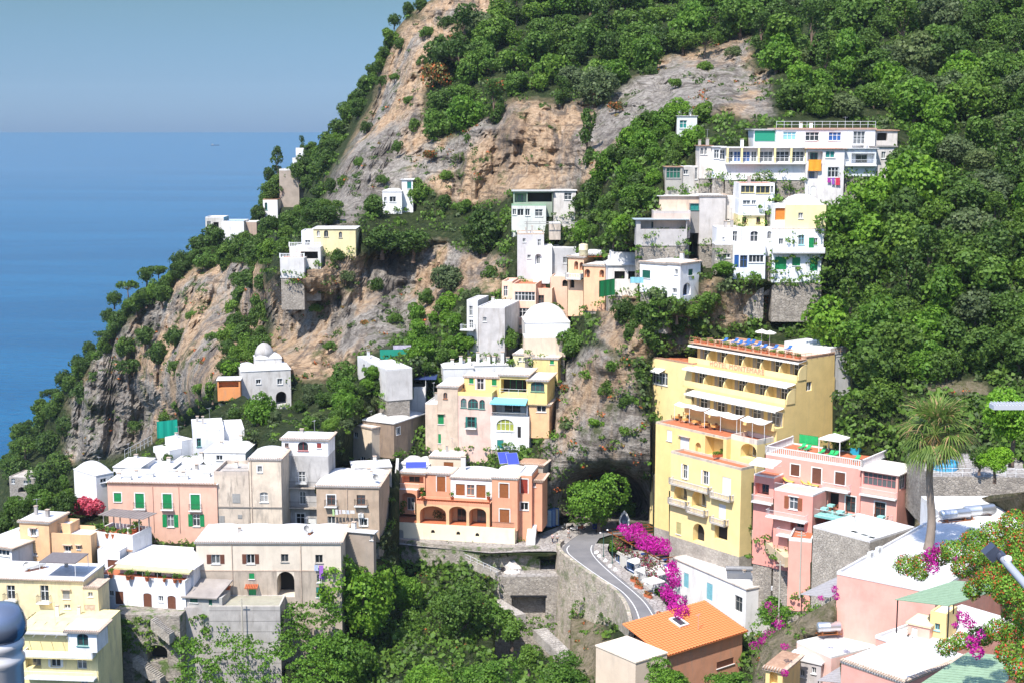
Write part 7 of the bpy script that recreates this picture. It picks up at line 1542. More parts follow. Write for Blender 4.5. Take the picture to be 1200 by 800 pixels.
def leafy(name, label, cat, lobes, per_m2, leaf, mat, seed, group=None, stems=None):
    """lobes: (px, py, Y, rpx, squash) -> one plant"""
    rng = np.random.default_rng(seed); ps, ds = [], []; c0 = P(lobes[0][0], lobes[0][1], lobes[0][2])
    for (px, py, Y, rp, sq) in lobes:
        c = P(px, py, Y); r = rp*Y/F; n = int(per_m2*12.6*r*r*max(.4, sq)); d = rng.normal(0, 1, (n, 3)); d /= np.linalg.norm(d, axis=1)[:, None]
        rr = r*rng.uniform(.7, 1.12, n)*(1+.18*np_noise(d[:, 0]*3+px, d[:, 1]*3, d[:, 2]*3, 3)); p_ = d*rr[:, None]; p_[:, 2] *= sq; ps.append(p_+np.array(c-c0)); ds.append(d)
    o = linkmesh(name, quadmesh(name, leafcloud(np.concatenate(ps), np.concatenate(ds), leaf, rng, .6), mat), None, c0); tag(o, label, cat, group); return o
leafy('ivy', 'thick bright green ivy hanging down the corner of the yellow hotel', 'ivy', [(868, 590, 221, 10, 1.2), (872, 603, 220, 12, 1.3), (868, 618, 220, 11, 1.3), (874, 632, 219, 9, 1.4), (882, 600, 219, 9, 1.2), (864, 606, 221, 8, 1.4), (878, 615, 219, 10, 1.3)], 14, .35, LEAF_B, 21)
W(640, 580, 4)
bl = [(380, 165, 9, .7), (410, 185, 11, .7), (440, 175, 9, .7), (425, 150, 9, .6), (460, 205, 9, .7), (490, 215, 11, .7), (520, 235, 13, .7), (550, 225, 9, .7), (555, 255, 9, .7), (500, 245, 9, .7), (360, 150, 7, .6), (450, 235, 9, .6)]
def lv(lst, z): return [(*q(x, y), Yz(q(x, y)[1], z), r, s) for x, y, r, s in lst]
leafy('bougainvillea', 'mass of magenta bougainvillea on the cafe pergola by the road', 'bougainvillea', lv(bl, RZ+4.2), 16, .30, LEAF_X, 22)
leafy('bougainvillea', 'magenta bougainvillea trailing past the corner of the long white building', 'bougainvillea', lv([(590, 345, 8, 1.), (600, 380, 9, 1.2), (605, 410, 7, 1.), (580, 360, 6, 1), (595, 320, 5, 1)], RZ+2.5), 16, .28, LEAF_X, 23)
leafy('bougainvillea', 'magenta bougainvillea bush spilling towards the orange tiled roof', 'bougainvillea', lv([(560, 440, 8, .8), (590, 480, 10, .8), (620, 500, 11, .8), (600, 530, 10, .8), (640, 540, 9, .8), (575, 460, 8, .8), (560, 470, 6, .8), (620, 560, 6, .8)], RZ+1.5), 16, .28, LEAF_X, 24)
LEAF_R = leaf_mat('leaf_dusky_rose', (.20, .03, .07), (.34, .05, .12), (.10, .14, .04), .3, .4)
leafy('creeper', 'dusky red creeper along the cafe front above the blue windows', 'creeper', lv([(330, 215, 6, .8), (350, 240, 7, .8), (370, 262, 7, .8), (395, 260, 5, .7), (420, 280, 5, .8), (470, 320, 8, .9), (490, 350, 8, 1), (510, 330, 8, .9), (540, 345, 6, .8), (500, 380, 6, 1), (455, 300, 6, .8)], RZ+2.8), 14, .28, LEAF_R, 25)
rg_ = np.random.default_rng(77); base_pts = []
for L_ in 'AB':
    for v in VOLS[L_]:
        if not getattr(v, 'ground', False) or v in (cream_v, tan_v, bv, cv, wlb) : continue
        if v.h.org.y > 400: continue
        for k_ in range(int((v.x1-v.x0)*1.6)): base_pts.append(tuple(v.h.world(rg_.uniform(v.x0-.3, v.x1+.3), v.y0-rg_.uniform(.0, .8), v.z0-v.base*.4-abs(rg_.normal(0, 2.2)))))
clumps('undergrowth', base_pts[::2], .85, 30, .38, LEAF_M, 51); clumps('undergrowth', base_pts[1::2], .85, 30, .38, LEAF_B, 52)
vp = [tuple(P(rg_.uniform(205, 402), y_, 0)*0+P(rg_.uniform(205, 405), y_, 197-(y_-745)*.12)) for y_ in rg_.uniform(745, 830, 260)]; clumps('undergrowth', vp, .8, 34, .36, LEAF_B, 53)
vp = [tuple(P(x_, y_, 201.5-(y_-700)*.03)) for x_, y_ in zip(rg_.uniform(322, 402, 110), rg_.uniform(708, 760, 110))]; clumps('undergrowth', vp, .7, 34, .34, LEAF_B, 54)
vp = [tuple(P(x_, y_, 198.6)) for x_, y_ in zip(rg_.uniform(135, 185, 60), rg_.uniform(722, 765, 60))]; clumps('undergrowth', vp, .6, 30, .32, LEAF_M, 55)
vp = [tuple(P(x_, y_, 148-(x_-900)*.06)) for x_, y_ in zip(rg_.uniform(1008, 1052, 120), rg_.uniform(688, 745, 120))]; vp = [tuple(P(x_, y_, 152)) for x_, y_ in zip(rg_.uniform(884, 980, 120), rg_.uniform(712, 790, 120))]; clumps('undergrowth', vp, .5, 34, .2, LEAF_B, 56)
vp = [tuple(P(x_, y_, 243-(y_-560)*.05)) for x_, y_ in zip(rg_.uniform(450, 462, 60), rg_.uniform(560, 640, 60))]; clumps('undergrowth', vp, .6, 30, .3, LEAF_M, 58)
for X0, X1, Y0, Y1, D_, n_, s_ in ((572, 662, 652, 668, 235.5, 60, 59), (584, 668, 676, 688, 232, 50, 60), (600, 650, 722, 745, 218, 40, 62), (668, 700, 700, 760, 218, 60, 63), (705, 735, 712, 765, 212, 60, 64)):
    vp = [tuple(P(x_, y_, D_)) for x_, y_ in zip(rg_.uniform(X0, X1, n_), rg_.uniform(Y0, Y1, n_))]; clumps('undergrowth', vp, .5, 28, .28, LEAF_B if s_ % 2 else LEAF_M, s_)
print('plants done')
def palm():
    base = P(1088, 641, 157); crown = P(1088, 508, 157); H_ = crown.z-base.z
    t = empty('palm_tree', base, 0, 'tall shaggy fan palm with hanging dead fronds rising from the white roof terrace', 'palm tree')
    mb = MB(); N = 14; pts = [Vector((.25*math.sin(i*.5), 0, H_*i/N-.3)) for i in range(N+1)]; mb.tube(pts, [.62-.30*(i/N)**.5 for i in range(N+1)], 10); mb.build('trunk', BARKL, t)
    rng = random.Random(5); fb = MB(); ft = MB()
    def frond(mb_, L, az, el, droop, w, nleaf=15, split=.6):
        o = Vector((.2, 0, H_)); d = Vector((math.cos(az)*math.cos(el), math.sin(az)*math.cos(el), math.sin(el))); pts = [o]; v = d.copy()
        for i in range(8):
            pts.append(pts[-1]+v*L*.45/8); v.z -= droop*.05; v.normalize()
        mb_.tube(pts, .03, 4)
        hub = pts[-1]; side = v.cross(Vector((0, 0, 1))).normalized(); up = side.cross(v)
        for k in range(nleaf):
            a = (k/(nleaf-1)-.5)*2.7; dd = (v*math.cos(a)+side*math.sin(a)+up*.12*math.cos(a*2)).normalized(); p0 = hub; ll = L*.62*(1-.25*abs(a)/1.35)*rng.uniform(.85, 1.1); ww = w*rng.uniform(.7, 1.1); q0 = dd.cross(up).normalized()
            segs = 5; vs = []
            for i in range(segs+1):
                f_ = i/segs; wd = ww*(.35+1.3*f_ if f_ < .4 else 1.0*(1-f_)*1.4+.03); vs += [p0-q0*wd*.5, p0+q0*wd*.5]; p0 = p0+dd*ll/segs; dd.z -= (.10+droop*.35)*(.3+f_); dd.normalize()
            mb_.mesh(vs, [(2*i, 2*i+1, 2*i+3, 2*i+2) for i in range(segs)])
    for i in range(66):
        el = R(rng.uniform(-35, 82)); frond(fb, rng.uniform(4.6, 6.2)*(1 if el < 1.2 else .8), i*2.399+rng.uniform(-.2, .2), el, 1.5-.6*max(0, el), .21)
    for i in range(40): frond(ft, rng.uniform(3, 5), rng.uniform(0, 6.28), R(rng.uniform(-75, -20)), 1.5, .13, 9)
    fb.build('fronds', LEAF_PALM, t); DEAD = leaf_mat('leaf_dead_palm', (.26, .19, .09), (.42, .30, .14), None, .2); ft.build('dead_fronds', DEAD, t)
palm()
def hl(lst): return [(x, y, Y, r, s) for x, y, Y, r, s in lst]
leafy('flowering_hedge', 'green creeper with small red flowers over the pergola roof, the larger upper one', 'creeper', hl([(1062, 662, 104, 14, .8), (1080, 658, 103, 12, .8), (1100, 652, 101, 13, .8), (1118, 645, 99, 16, .8), (1130, 665, 94, 16, .8), (1140, 632, 97, 15, .8), (1150, 650, 92, 18, .8), (1165, 625, 93, 18, .8), (1170, 650, 88, 22, .8), (1190, 612, 91, 18, .8), (1200, 635, 86, 22, .8), (1195, 665, 80, 24, .8), (1160, 680, 83, 18, .9), (1140, 690, 84, 12, 1.), (1180, 692, 78, 18, 1), (1205, 700, 74, 18, 1), (1220, 610, 88, 20, .8), (1215, 660, 80, 22, .8), (1078, 672, 100, 10, .8)]), 190, .125, LEAF_H, 31)
leafy('flowering_hedge', 'green creeper with small red flowers near the right edge, the smaller lower one', 'creeper', hl([(1110, 758, 92, 13, .8), (1128, 750, 90, 13, .8), (1150, 745, 86, 15, .8), (1170, 738, 82, 16, .8), (1190, 742, 78, 18, .8), (1205, 725, 76, 18, .8), (1180, 765, 76, 15, .8), (1200, 785, 70, 20, .8), (1185, 720, 80, 12, .8), (1215, 760, 72, 20, .8)]), 190, .12, LEAF_H, 32)
for i, (lab, L_) in enumerate([('magenta bougainvillea cluster hanging in the upper flowering creeper', [(1090, 650, 100, 9, 1), (1094, 664, 99, 8, 1), (1100, 642, 100, 7, 1), (1121, 656, 95, 5, .8)]), ('magenta bougainvillea cluster at the edge of the lower flowering creeper', [(1140, 752, 85, 9, 1), (1146, 764, 84, 8, 1), (1150, 742, 85, 6, 1)]),
 ('magenta bougainvillea beside the small yellow cabin on the pink roof', [(1128, 722, 110, 8, .9), (1136, 730, 109, 8, .9), (1120, 732, 110, 5, .8)]), ('magenta bougainvillea spray left of the broad white roof terrace', [(978, 690, 140, 4, 1.3), (980, 698, 140, 4, 1.2), (962, 700, 142, 4, .8)]),
 ('magenta bougainvillea on the post beside the long white building', [(905, 715, 160, 5, 1.3), (912, 728, 158, 7, 1), (918, 735, 157, 6, 1), (902, 742, 158, 7, .9), (895, 750, 158, 7, .9), (884, 756, 158, 6, .9), (900, 708, 160, 4, 1.2)]), ('magenta bougainvillea in a tall pot at the bottom edge', [(920, 757, 140, 6, .6), (920, 788, 138, 5, .9), (990, 792, 130, 4, 1.2)])]):
    leafy('bougainvillea', lab, 'bougainvillea', L_, 60, .15, LEAF_X, 40+i)
def zroof(v, e=.06): return v.h.org.z+v.z1+e
def onroof(v, x, y, e=.06): px, py = q(x, y); z = zroof(v, e); return P(px, py, Yz(py, z))
def ath(z, x, y): px, py = q(x, y); return P(px, py, Yz(py, z))
SKIN = simple('skin', (.55, .32, .22), .6)
def skinned(name, pts, edges, rad, mat, parent, root=0):
    me = bpy.data.meshes.new(name); me.from_pydata(pts, edges, []); me.materials.append(mat); o = linkmesh(name, me, parent)
    m = o.modifiers.new('skin', 'SKIN'); 
    if not me.skin_vertices: 
        bpy.context.view_layer.objects.active = o
    sv = me.skin_vertices[0].data if me.skin_vertices else None
    if sv:
        for i, r in enumerate(rad): sv[i].radius = (r, r); sv[i].use_root = (i == root)
    m2 = o.modifiers.new('sub', 'SUBSURF'); m2.levels = 1; m2.render_levels = 1; m.use_smooth_shade = True
    return o
def person(p, rz, label, shirt, legs, hair, stride=.22, bag=False):
    t = empty('person', p, rz, label, 'person', 'people on the square')
    J = [(0, 0, .95), (0, 0, 1.15), (0, 0, 1.38), (0, .0, 1.50), (0, -.01, 1.60), (0, -.01, 1.72), (.19, 0, 1.42), (.24, .05, 1.15), (.22, -.08, .92), (.22, -.10, .82), (-.19, 0, 1.42), (-.24, -.04, 1.15), (-.22, -.14, .93), (-.22, -.17, .83),
         (.09, 0, .90), (.10, -stride*.5, .48), (.10, -stride*.6, .06), (.10, -stride-.10, .03), (-.09, 0, .90), (-.10, stride*.3, .48), (-.10, stride, .08), (-.10, stride-.14, .03)]
    E = [(0, 1), (1, 2), (2, 3), (3, 4), (4, 5), (2, 6), (6, 7), (7, 8), (8, 9), (2, 10), (10, 11), (11, 12), (12, 13), (0, 14), (14, 15), (15, 16), (16, 17), (0, 18), (18, 19), (19, 20), (20, 21)]
    Rr = [.13, .12, .12, .05, .085, .08, .06, .045, .035, .03, .06, .045, .035, .03, .085, .06, .045, .04, .085, .06, .045, .04]
    skinned('body', J, E, Rr, SKIN, t)
    skinned('shirt', [(0, 0, .98), (0, 0, 1.15), (0, 0, 1.39), (.20, 0, 1.42), (.235, .03, 1.22), (-.20, 0, 1.42), (-.235, -.02, 1.22)], [(0, 1), (1, 2), (2, 3), (3, 4), (2, 5), (5, 6)], [.15, .14, .145, .075, .06, .075, .06], paint(shirt), t)
    skinned('trousers', [(0, 0, .97), (.09, 0, .88), (.10, -stride*.5, .48), (.10, -stride*.58, .14), (-.09, 0, .88), (-.10, stride*.3, .48), (-.10, stride*.85, .16)], [(0, 1), (1, 2), (2, 3), (0, 4), (4, 5), (5, 6)], [.14, .1, .075, .06, .1, .075, .06], paint(legs), t)
    mb = MB(); mb.lathe([(.03, .11), (.08, .09), (.105, .03), (.10, -.04), (.06, -.07)][::-1], (0, .02, 1.70), 10); mb.build('hair', paint(hair), t)
    return t
W(640, 610, 11.43)
for (x, y, rz, sh, lg, hr, lab) in ((85, 296, 2.6, (.62, .45, .46), (.03, .03, .06), (.04, .03, .02), 'person in pale pink top and dark trousers walking on the square, left of the pair'), (148, 298, 2.4, (.55, .52, .52), (.02, .03, .05), (.10, .06, .03), 'person in light grey top and dark trousers walking on the square, right of the pair'),
   (300, 228, .6, (.75, .74, .72), (.22, .19, .17), (.03, .02, .02), 'person in white shirt standing between the scooters and the road edge')): person(ath(RZ+.01, x, y), rz, lab, sh, lg, hr)
def scooter(p, rz, label, col, group='scooters and motorbikes'):
    t = empty('scooter', p, rz, label, 'scooter', group); M1 = paint(col, .3, .05); N = 12
    for x in (-.62, .62):
        mb = MB(); vs = []
        for (r, y) in ((.14, -.05), (.25, -.06), (.27, 0), (.25, .06), (.14, .05)):
            vs += [(x+r*math.cos(6.2832*i/N), y, .27+r*math.sin(6.2832*i/N)) for i in range(N)]
        mb.mesh(vs, [(j*N+i, j*N+(i+1) % N, (j+1)*N+(i+1) % N, (j+1)*N+i) for j in range(4) for i in range(N)], 0, True); w = mb.build('wheel', simple('tyre', (.02, .02, .02), .8) if 'tyre' not in bpy.data.materials else bpy.data.materials['tyre'], t)
        mb = MB(); mb.bar((x, -.04, .27), (x, .04, .27), .13, 10); mb.build('rim', METAL, w)
    mb = MB()
    def hull(ps, w):
        n = len(ps); vs = [(x, -w, z) for x, z in ps]+[(x, w, z) for x, z in ps]; mb.mesh(vs, [tuple(range(n))[::-1], tuple(range(n, 2*n))]+[(i, (i+1) % n, n+(i+1) % n, n+i) for i in range(n)])
    hull([(-.95, .52), (-.85, .68), (-.25, .70), (-.12, .32), (.30, .24), (.36, .30), (.52, .90), (.44, .94), (.24, .40), (.02, .38), (-.1, .36), (-.5, .30)], .16)
    hull([(.40, .50), (.56, .50), (.90, .56), (.80, .62), (.52, .62)], .09); mb.build('bodywork', M1, t)
    mb = MB(); mb.box(-.85, -.15, .70, -.15, .15, .80); mb.build('seat', simple('seat_black', (.02, .02, .02), .6) if 'seat_black' not in bpy.data.materials else bpy.data.materials['seat_black'], t)
    mb = MB(); mb.tube([(.62, 0, .3), (.48, 0, .95), (.42, 0, 1.02)], .03, 6); mb.bar((.40, -.33, 1.06), (.40, .33, 1.06), .02, 6); mb.bar((.42, -.34, 1.06), (.40, -.22, 1.06), .03, 6); mb.build('handlebar', IRON, t)
    mb = MB(); mb.bar((.50, 0, .86), (.58, 0, .85), .07, 10); mb.build('headlight', GLASS, t)
    return t
W(640, 610, 11.43)
scooter(ath(RZ+.01, 390, 130), .5, 'white scooter parked at the edge of the square, facing the road', (.75, .75, .74)); scooter(ath(RZ+.01, 460, 122), .3, 'rusty orange scooter parked right of the white one', (.45, .14, .06)); scooter(ath(RZ+.01, 330, 118), .8, 'black scooter parked in the shade behind the white one', (.03, .03, .03)); scooter(ath(RZ+.01, 240, 112), 1.2, 'dark grey scooter parked deepest in the shade near the notice boards', (.10, .11, .12))
W(560, 640, 16.667)
for i, (x, y, c, lab) in enumerate(((262, 200, (.03, .04, .05), 'black motorbike at the left end of the row on the stone terrace'), (318, 205, (.05, .06, .09), 'navy motorbike second in the row on the stone terrace'), (385, 212, (.04, .03, .03), 'black scooter third in the row on the stone terrace'), (430, 214, (.08, .07, .07), 'charcoal scooter fourth in the row on the stone terrace'), (470, 212, (.75, .75, .73), 'white scooter at the right end of the row on the stone terrace'), (650, 245, (.05, .06, .10), 'dark blue scooter beside the pale boulder heap'))): scooter(ath(TERZ+.08, x+70, y+265), 1.9+.15*(i % 3), lab, c)
W(400, 600, 4)
def boulder(p, r, label, mat, seed, group=None, name='boulder'):
    rng = random.Random(seed); mb = MB(); N, M_ = 10, 7; vs = []
    for j in range(M_+1):
        ph = math.pi*j/M_
        for i in range(N):
            th = 6.2832*i/N; d = Vector((math.sin(ph)*math.cos(th), math.sin(ph)*math.sin(th), math.cos(ph))); rr = r*(1+.35*noise.noise(d*1.8+Vector((seed*3.1, 0, 0)))); vs.append(d*rr)
    mb.mesh(vs, [(j*N+i, j*N+(i+1) % N, (j+1)*N+(i+1) % N, (j+1)*N+i) for j in range(M_) for i in range(N)]); o = mb.build(name, mat, None, p); tag(o, label, name, group); return o
W(560, 640, 16.667)
PALE = plaster((.66, .60, .54), .6)
for i, (x, y, r) in enumerate(((600, 190, 1.5), (650, 215, .9), (575, 205, .7), (730, 215, 1.0), (745, 240, .5), (700, 235, .5), (610, 225, .6))): boulder(ath(TERZ+.3, x+40, y+265), r, ['largest', 'second largest', 'small left', 'separate right-hand', 'little outermost', 'little middle', 'low front'][i]+' pale boulder on the stone terrace', PALE, i+1, 'pale boulders on the terrace')
W(640, 610, 11.43)
for i, (x, y) in enumerate(((675, 425), (715, 478), (800, 535), (930, 655), (860, 605))): boulder(ath(RZ+.2, x, y), .38, ['first', 'second', 'third', 'fifth', 'fourth'][i]+' white kerb stone counted from the bend', WHITE, i+9, 'white kerb stones', 'kerb_stone')
def steps(name, label, pts, width, n, mat, side_h=.0):
    mb = MB(); A_, B_ = pts; d = (B_-A_); hd = Vector((d.x, d.y, 0)).normalized(); nrm = Vector((-hd.y, hd.x, 0))
    for i in range(n):
        a = A_+d*(i/n); b = A_+d*((i+1)/n); z = max(a.z, b.z) if d.z > 0 else a.z
        vs = [a-nrm*width/2, b-nrm*width/2, b+nrm*width/2, a+nrm*width/2]; mb.mesh([Vector((w.x, w.y, z-1.5)) for w in vs]+[Vector((w.x, w.y, z)) for w in vs], [(4, 5, 6, 7), (0, 1, 5, 4), (1, 2, 6, 5), (2, 3, 7, 6), (3, 0, 4, 7)])
    o = mb.build(name, mat); tag(o, label, 'stairs'); return o
W(400, 600, 4)
def rp(x, y, Y): px, py = q(x, y); return P(px, py, Y)
steps('stairs', 'flight of worn stone steps descending past the framed opening in the ravine', (rp(715, 408, 226), rp(835, 480, 217)), 2.2, 13, STONEW); steps('stairs', 'lowest flight of stone steps beside the foot of the curved wall', (rp(930, 545, 213), rp(1055, 665, 204)), 2.2, 14, STONEW); steps('stairs', 'short upper flight of stone steps below the lane wall', (rp(620, 330, 231), rp(690, 400, 227)), 2.0, 8, STONEW)
o = steps('stairs', 'pale stairway with railing running down from the lane towards the stone terrace', (rp(545, 195, 234), rp(735, 280, 229)), 1.6, 20, STONEW); railing_mb([rp(545, 205, 233), rp(730, 292, 228)], 1.0, 'post').build('handrail', RAILW, o).matrix_parent_inverse = Matrix.Identity(4)
W(0, 660, 5.714)
def sp(x, y, Y): px, py = q(x, y); return P(px, py, Y)
steps('stairs', 'stone steps running down the face of the arched stone wall, upper flight', (sp(1025, 365, 197.5), sp(1150, 470, 196.5)), 1.4, 13, STONEW); steps('stairs', 'stone steps running down the face of the arched stone wall, lower flight', (sp(905, 620, 197.5), sp(1090, 765, 196)), 1.4, 16, STONEW)
W(400, 520, 4)
steps('stairs', 'steep white stairs climbing beside the right end of the orange villa', (sp(888, 442, 235), sp(902, 322, 241)), 1.5, 18, WHITE)
def parasol(p, s, label, square=True, col=AWN, group='white parasols', hgt=2.5, rz=.6):
    t = empty('parasol', p, rz, label, 'parasol', group); mb = MB(); n = 4 if square else 8; a0 = math.pi/4
    top = (0, 0, hgt+.25*s); ring = [(s*math.cos(a0+6.2832*i/n), s*math.sin(a0+6.2832*i/n), hgt-.12*s) for i in range(n)]; rv = [(x, y, z-.18) for x, y, z in ring]
    mb.mesh([top]+ring+rv, [(0, 1+i, 1+(i+1) % n) for i in range(n)]+[(1+i, 1+n+i, 1+n+(i+1) % n, 1+(i+1) % n) for i in range(n)]); mb.build('canopy', col, t)
    mb = MB(); mb.bar((0, 0, 0), (0, 0, hgt+.3*s), .04, 6); mb.box(-.3, -.3, 0, .3, .3, .08); mb.build('pole', WFRAME, t); return t
def planter(p, L, label, rz=0, leaf=None, group='terracotta planters', h=.45, per=1.0):
    t = empty('planter', p, rz, label, 'planter', group); mb = MB(); mb.mesh([(-L/2+.05, -.18, 0), (L/2-.05, -.18, 0), (L/2-.05, .18, 0), (-L/2+.05, .18, 0), (-L/2, -.22, h), (L/2, -.22, h), (L/2, .22, h), (-L/2, .22, h)], [(3,2,1,0),(4,5,6,7),(0,1,5,4),(1,2,6,5),(2,3,7,6),(3,0,4,7)]); mb.build('trough', TERRA, t)
    rng = np.random.default_rng(random.randint(0, 9999)); n = int(120*L*per); ps = np.stack([rng.uniform(-L/2, L/2, n), rng.normal(0, .16, n), h+rng.uniform(0, .45, n)], 1); o = linkmesh('foliage', quadmesh('foliage', leafcloud(ps, rng.normal(0, 1, (n, 3)), .2, rng, .5), leaf or LEAF_B), t); return t
W(720, 660, 10)
for x, y, s, lab in ((255, 130, 1.5, 'small square white parasol nearest the cafe windows'), (370, 240, 1.7, 'square white parasol second along the cafe terrace'), (545, 235, 2.4, 'largest square white parasol on the cafe terrace'), (455, 365, 1.8, 'square white parasol nearest the round tree')): parasol(ath(RZ+.15, x, y), s, lab)
for x, y, lab in ((285, 285, 'terracotta planter on the pavement below the second parasol'), (395, 395, 'terracotta planter on the pavement beside the round tree'), (548, 640, 'terracotta planter at the end of the pavement by the orange roof'), (235, 215, 'terracotta planter on the pavement by the cafe windows')): planter(ath(RZ+.14, x, y), 1.6, lab, -.9, LEAF_O)
def lounger(p, rz, label, col, group):
    t = empty('sun_lounger', p, rz, label, 'sun lounger', group); mb = MB(); mb.box(-.3, -.95, .28, .3, .35, .36); mb.build('mattress', col, t); mb = MB(); M_ = Matrix.Translation((0, .35, .3)) @ Matrix.Rotation(R(35), 4, 'X'); mb.box(-.3, 0, 0, .3, .7, .08, M=M_); mb.build('backrest', col, t)
    mb = MB()
    for x in (-.27, .27):
        for y in (-.85, .3): mb.box(x-.025, y-.025, 0, x+.025, y+.025, .28)
    mb.box(-.3, -.95, .24, -.25, .35, .28); mb.box(.25, -.95, .24, .3, .35, .28); mb.build('frame', WFRAME, t); return t
W(740, 340, 4)
v = v3; BLL = paint((.02, .12, .38), .7)
for i, (x, y) in enumerate(((485, 214), (510, 219), (540, 226), (575, 233), (600, 240), (560, 218), (640, 240), (665, 245), (700, 252), (545, 214))): lounger(hot.world(v.x0+4+(x-485)*.058, 4.6+(i % 3)*1.1, v.z1+.08), hot.yaw+.2, 'navy blue sun lounger on the hotel roof terrace, %s from the left' % ['first', 'second', 'fourth', 'sixth', 'seventh', 'fifth', 'eighth', 'ninth', 'tenth', 'third'][i], BLL, 'navy loungers on the hotel roof')
for x, y, lab in ((598, 216, 'closed-looking white round parasol on the hotel roof, left of two'), (628, 220, 'white round parasol on the hotel roof, right of two')): parasol(hot.world(v.x0+10+(x-598)*.06, 7.4, v.z1+.08), 1.1, lab, False, AWN, 'parasols on the hotel roof')
NW = 14
for i in range(NW):
    t_ = (i+.5)/NW; xx = v.x0+(v.x1-v.x0)*t_; p_ = hot.world(xx, v.y0-1.1, v.z1+.1); planter(p_, 1.15, 'terracotta planter with green plants on the hotel roof edge, number %d from the left' % (i+1), hot.yaw, LEAF_B if i % 3 else LEAF_O, 'planters on the hotel roof edge')
mb = MB(); ln_ = railing_mb([(v.x0, .3, v.z1+.1), (v.x1+.1, .3, v.z1+.1), (v.x1+.1, 12, v.z1+.1)], .9, 'post'); ln_.build('railing', TERRAB, hot.root)
def table_set(p, rz, label, cloth, group, n=4):
    t = empty('table', p, rz, label, 'table', group); mb = MB(); mb.box(-.45, -.45, .70, .45, .45, .75); mb.box(-.47, -.47, .45, .47, .47, .699); mb.build('cloth', cloth, t); mb = MB(); mb.box(-.04, -.04, 0, .04, .04, .44); mb.box(-.25, -.25, 0, .25, .25, .04); mb.build('pedestal', IRON, t)
    for k in range(n):
        c = empty('chair', Vector(p)+Matrix.Rotation(rz, 3, 'Z') @ Vector((.8*math.cos(k*6.2832/n), .8*math.sin(k*6.2832/n), 0)), rz+k*6.2832/n+math.pi/2, 'chair at the '+label.replace(' of the hotel restaurant terrace', ' of the hotel').replace('on the terrace of the pink guesthouse', 'of the pink guesthouse'), 'chair', 'chairs at the '+group); mb = MB(); mb.box(-.2, -.2, .42, .2, .2, .46); mb.build('seat', WOOD, c); mb = MB(); mb.box(-.2, -.23, .5, .2, -.2, .92); mb.build('backrest', WOOD, c)
        for a in (-.17, .17):
            for b in (-.17, .17): mb = MB(); mb.box(a-.02, b-.02, 0, a+.02, b+.02, .42); mb.build('leg', WOOD, c)
W(740, 460, 4)
ORC = paint((.72, .36, .10), .8)
for i, (x, y) in enumerate(((215, 128), (255, 140), (300, 150), (345, 163), (390, 172), (270, 112), (320, 124), (370, 140))): table_set(onroof(vr, x, y), hot.yaw, 'orange-clothed table on the hotel restaurant terrace, number %d' % (i+1) if 0 else 'orange-clothed table %s of the hotel restaurant terrace' % ['at the outer corner', 'second along the parapet', 'third along the parapet', 'fourth along the parapet', 'last along the parapet', 'at the left under the canopy', 'in the middle under the canopy', 'at the right under the canopy'][i], ORC, 'restaurant tables', 3)
for i, (x, y) in enumerate(((405, 300), (440, 285), (475, 275))): planter(ath(hot.org.z+vl.z1+.45, x, y), 1.8, 'planter with bushy plants beside the arched loggia, %s of three' % ['nearest', 'middle', 'farthest'][i], .4, LEAF_B, 'planters by the hotel loggia')
W(825, 420, 16)
tb = bpy.data.curves.new('sign_lettering', 'FONT'); tb.body = 'HOTEL MONTEMARE'; tb.size = 1.05; tb.extrude = .03; tb.align_x = 'CENTER'; tb.space_character = 1.1
to = bpy.data.objects.new('sign_lettering', tb)
yp = 0-.06; x_s0, z_s0 = lz(150, 160, yp); x_s1, z_s1 = lz(1080, 320, yp)
tb.size = (x_s1-x_s0)/9.2; to.location = ((x_s0+x_s1)/2, yp-.03, z3+.05-.0); to.rotation_euler = (math.pi/2, 0, 0); tb.materials.append(paint((.62, .30, .18), .6)); COL.objects.link(to); bpy.context.view_layer.update(); _me = bpy.data.meshes.new_from_object(to.evaluated_get(bpy.context.evaluated_depsgraph_get())); _lo, _ro = tuple(to.location), tuple(to.rotation_euler); bpy.data.objects.remove(to); to = linkmesh('sign_lettering', _me, hot.root, _lo); to.rotation_euler = _ro
mb = MB(); mb.box(x_s0-.4, yp+.003, z3-.08, x_s1+.4, yp+.05, z3+.82); mb.build('sign_board', paint((.80, .56, .30), .7), hot.root)
W(860, 460, 4)
gz = gv
for i, (x, y) in enumerate(((320, 262), (345, 270), (412, 286), (452, 296), (474, 298), (575, 318))): lounger(onroof(gv, x, y), gh.yaw, 'bright green sun lounger on the pink guesthouse roof, %s from the left' % ['first', 'second', 'third', 'fourth', 'fifth', 'sixth'][i], BRIGHTGREEN, 'green loungers on the guesthouse roof')
t = empty('gazebo', onroof(gv, 470, 285), gh.yaw, 'white cloth gazebo on the pink guesthouse roof terrace', 'gazebo'); mb = MB(); mb.mesh([(-1.8, -1.8, 2.5), (1.8, -1.8, 2.5), (1.8, 1.8, 2.5), (-1.8, 1.8, 2.5), (0, 0, 3.2), (-1.8, -1.8, 2.3), (1.8, -1.8, 2.3), (1.8, 1.8, 2.3), (-1.8, 1.8, 2.3)], [(0, 1, 4), (1, 2, 4), (2, 3, 4), (3, 0, 4), (5, 6, 1, 0), (6, 7, 2, 1), (7, 8, 3, 2), (8, 5, 0, 3)]); mb.build('canopy', AWN, t)
for a in (-1.7, 1.7):
    for b in (-1.7, 1.7): mb = MB(); mb.box(a-.06, b-.06, 0, a+.06, b+.06, 2.4); mb.build('post', WFRAME, t)
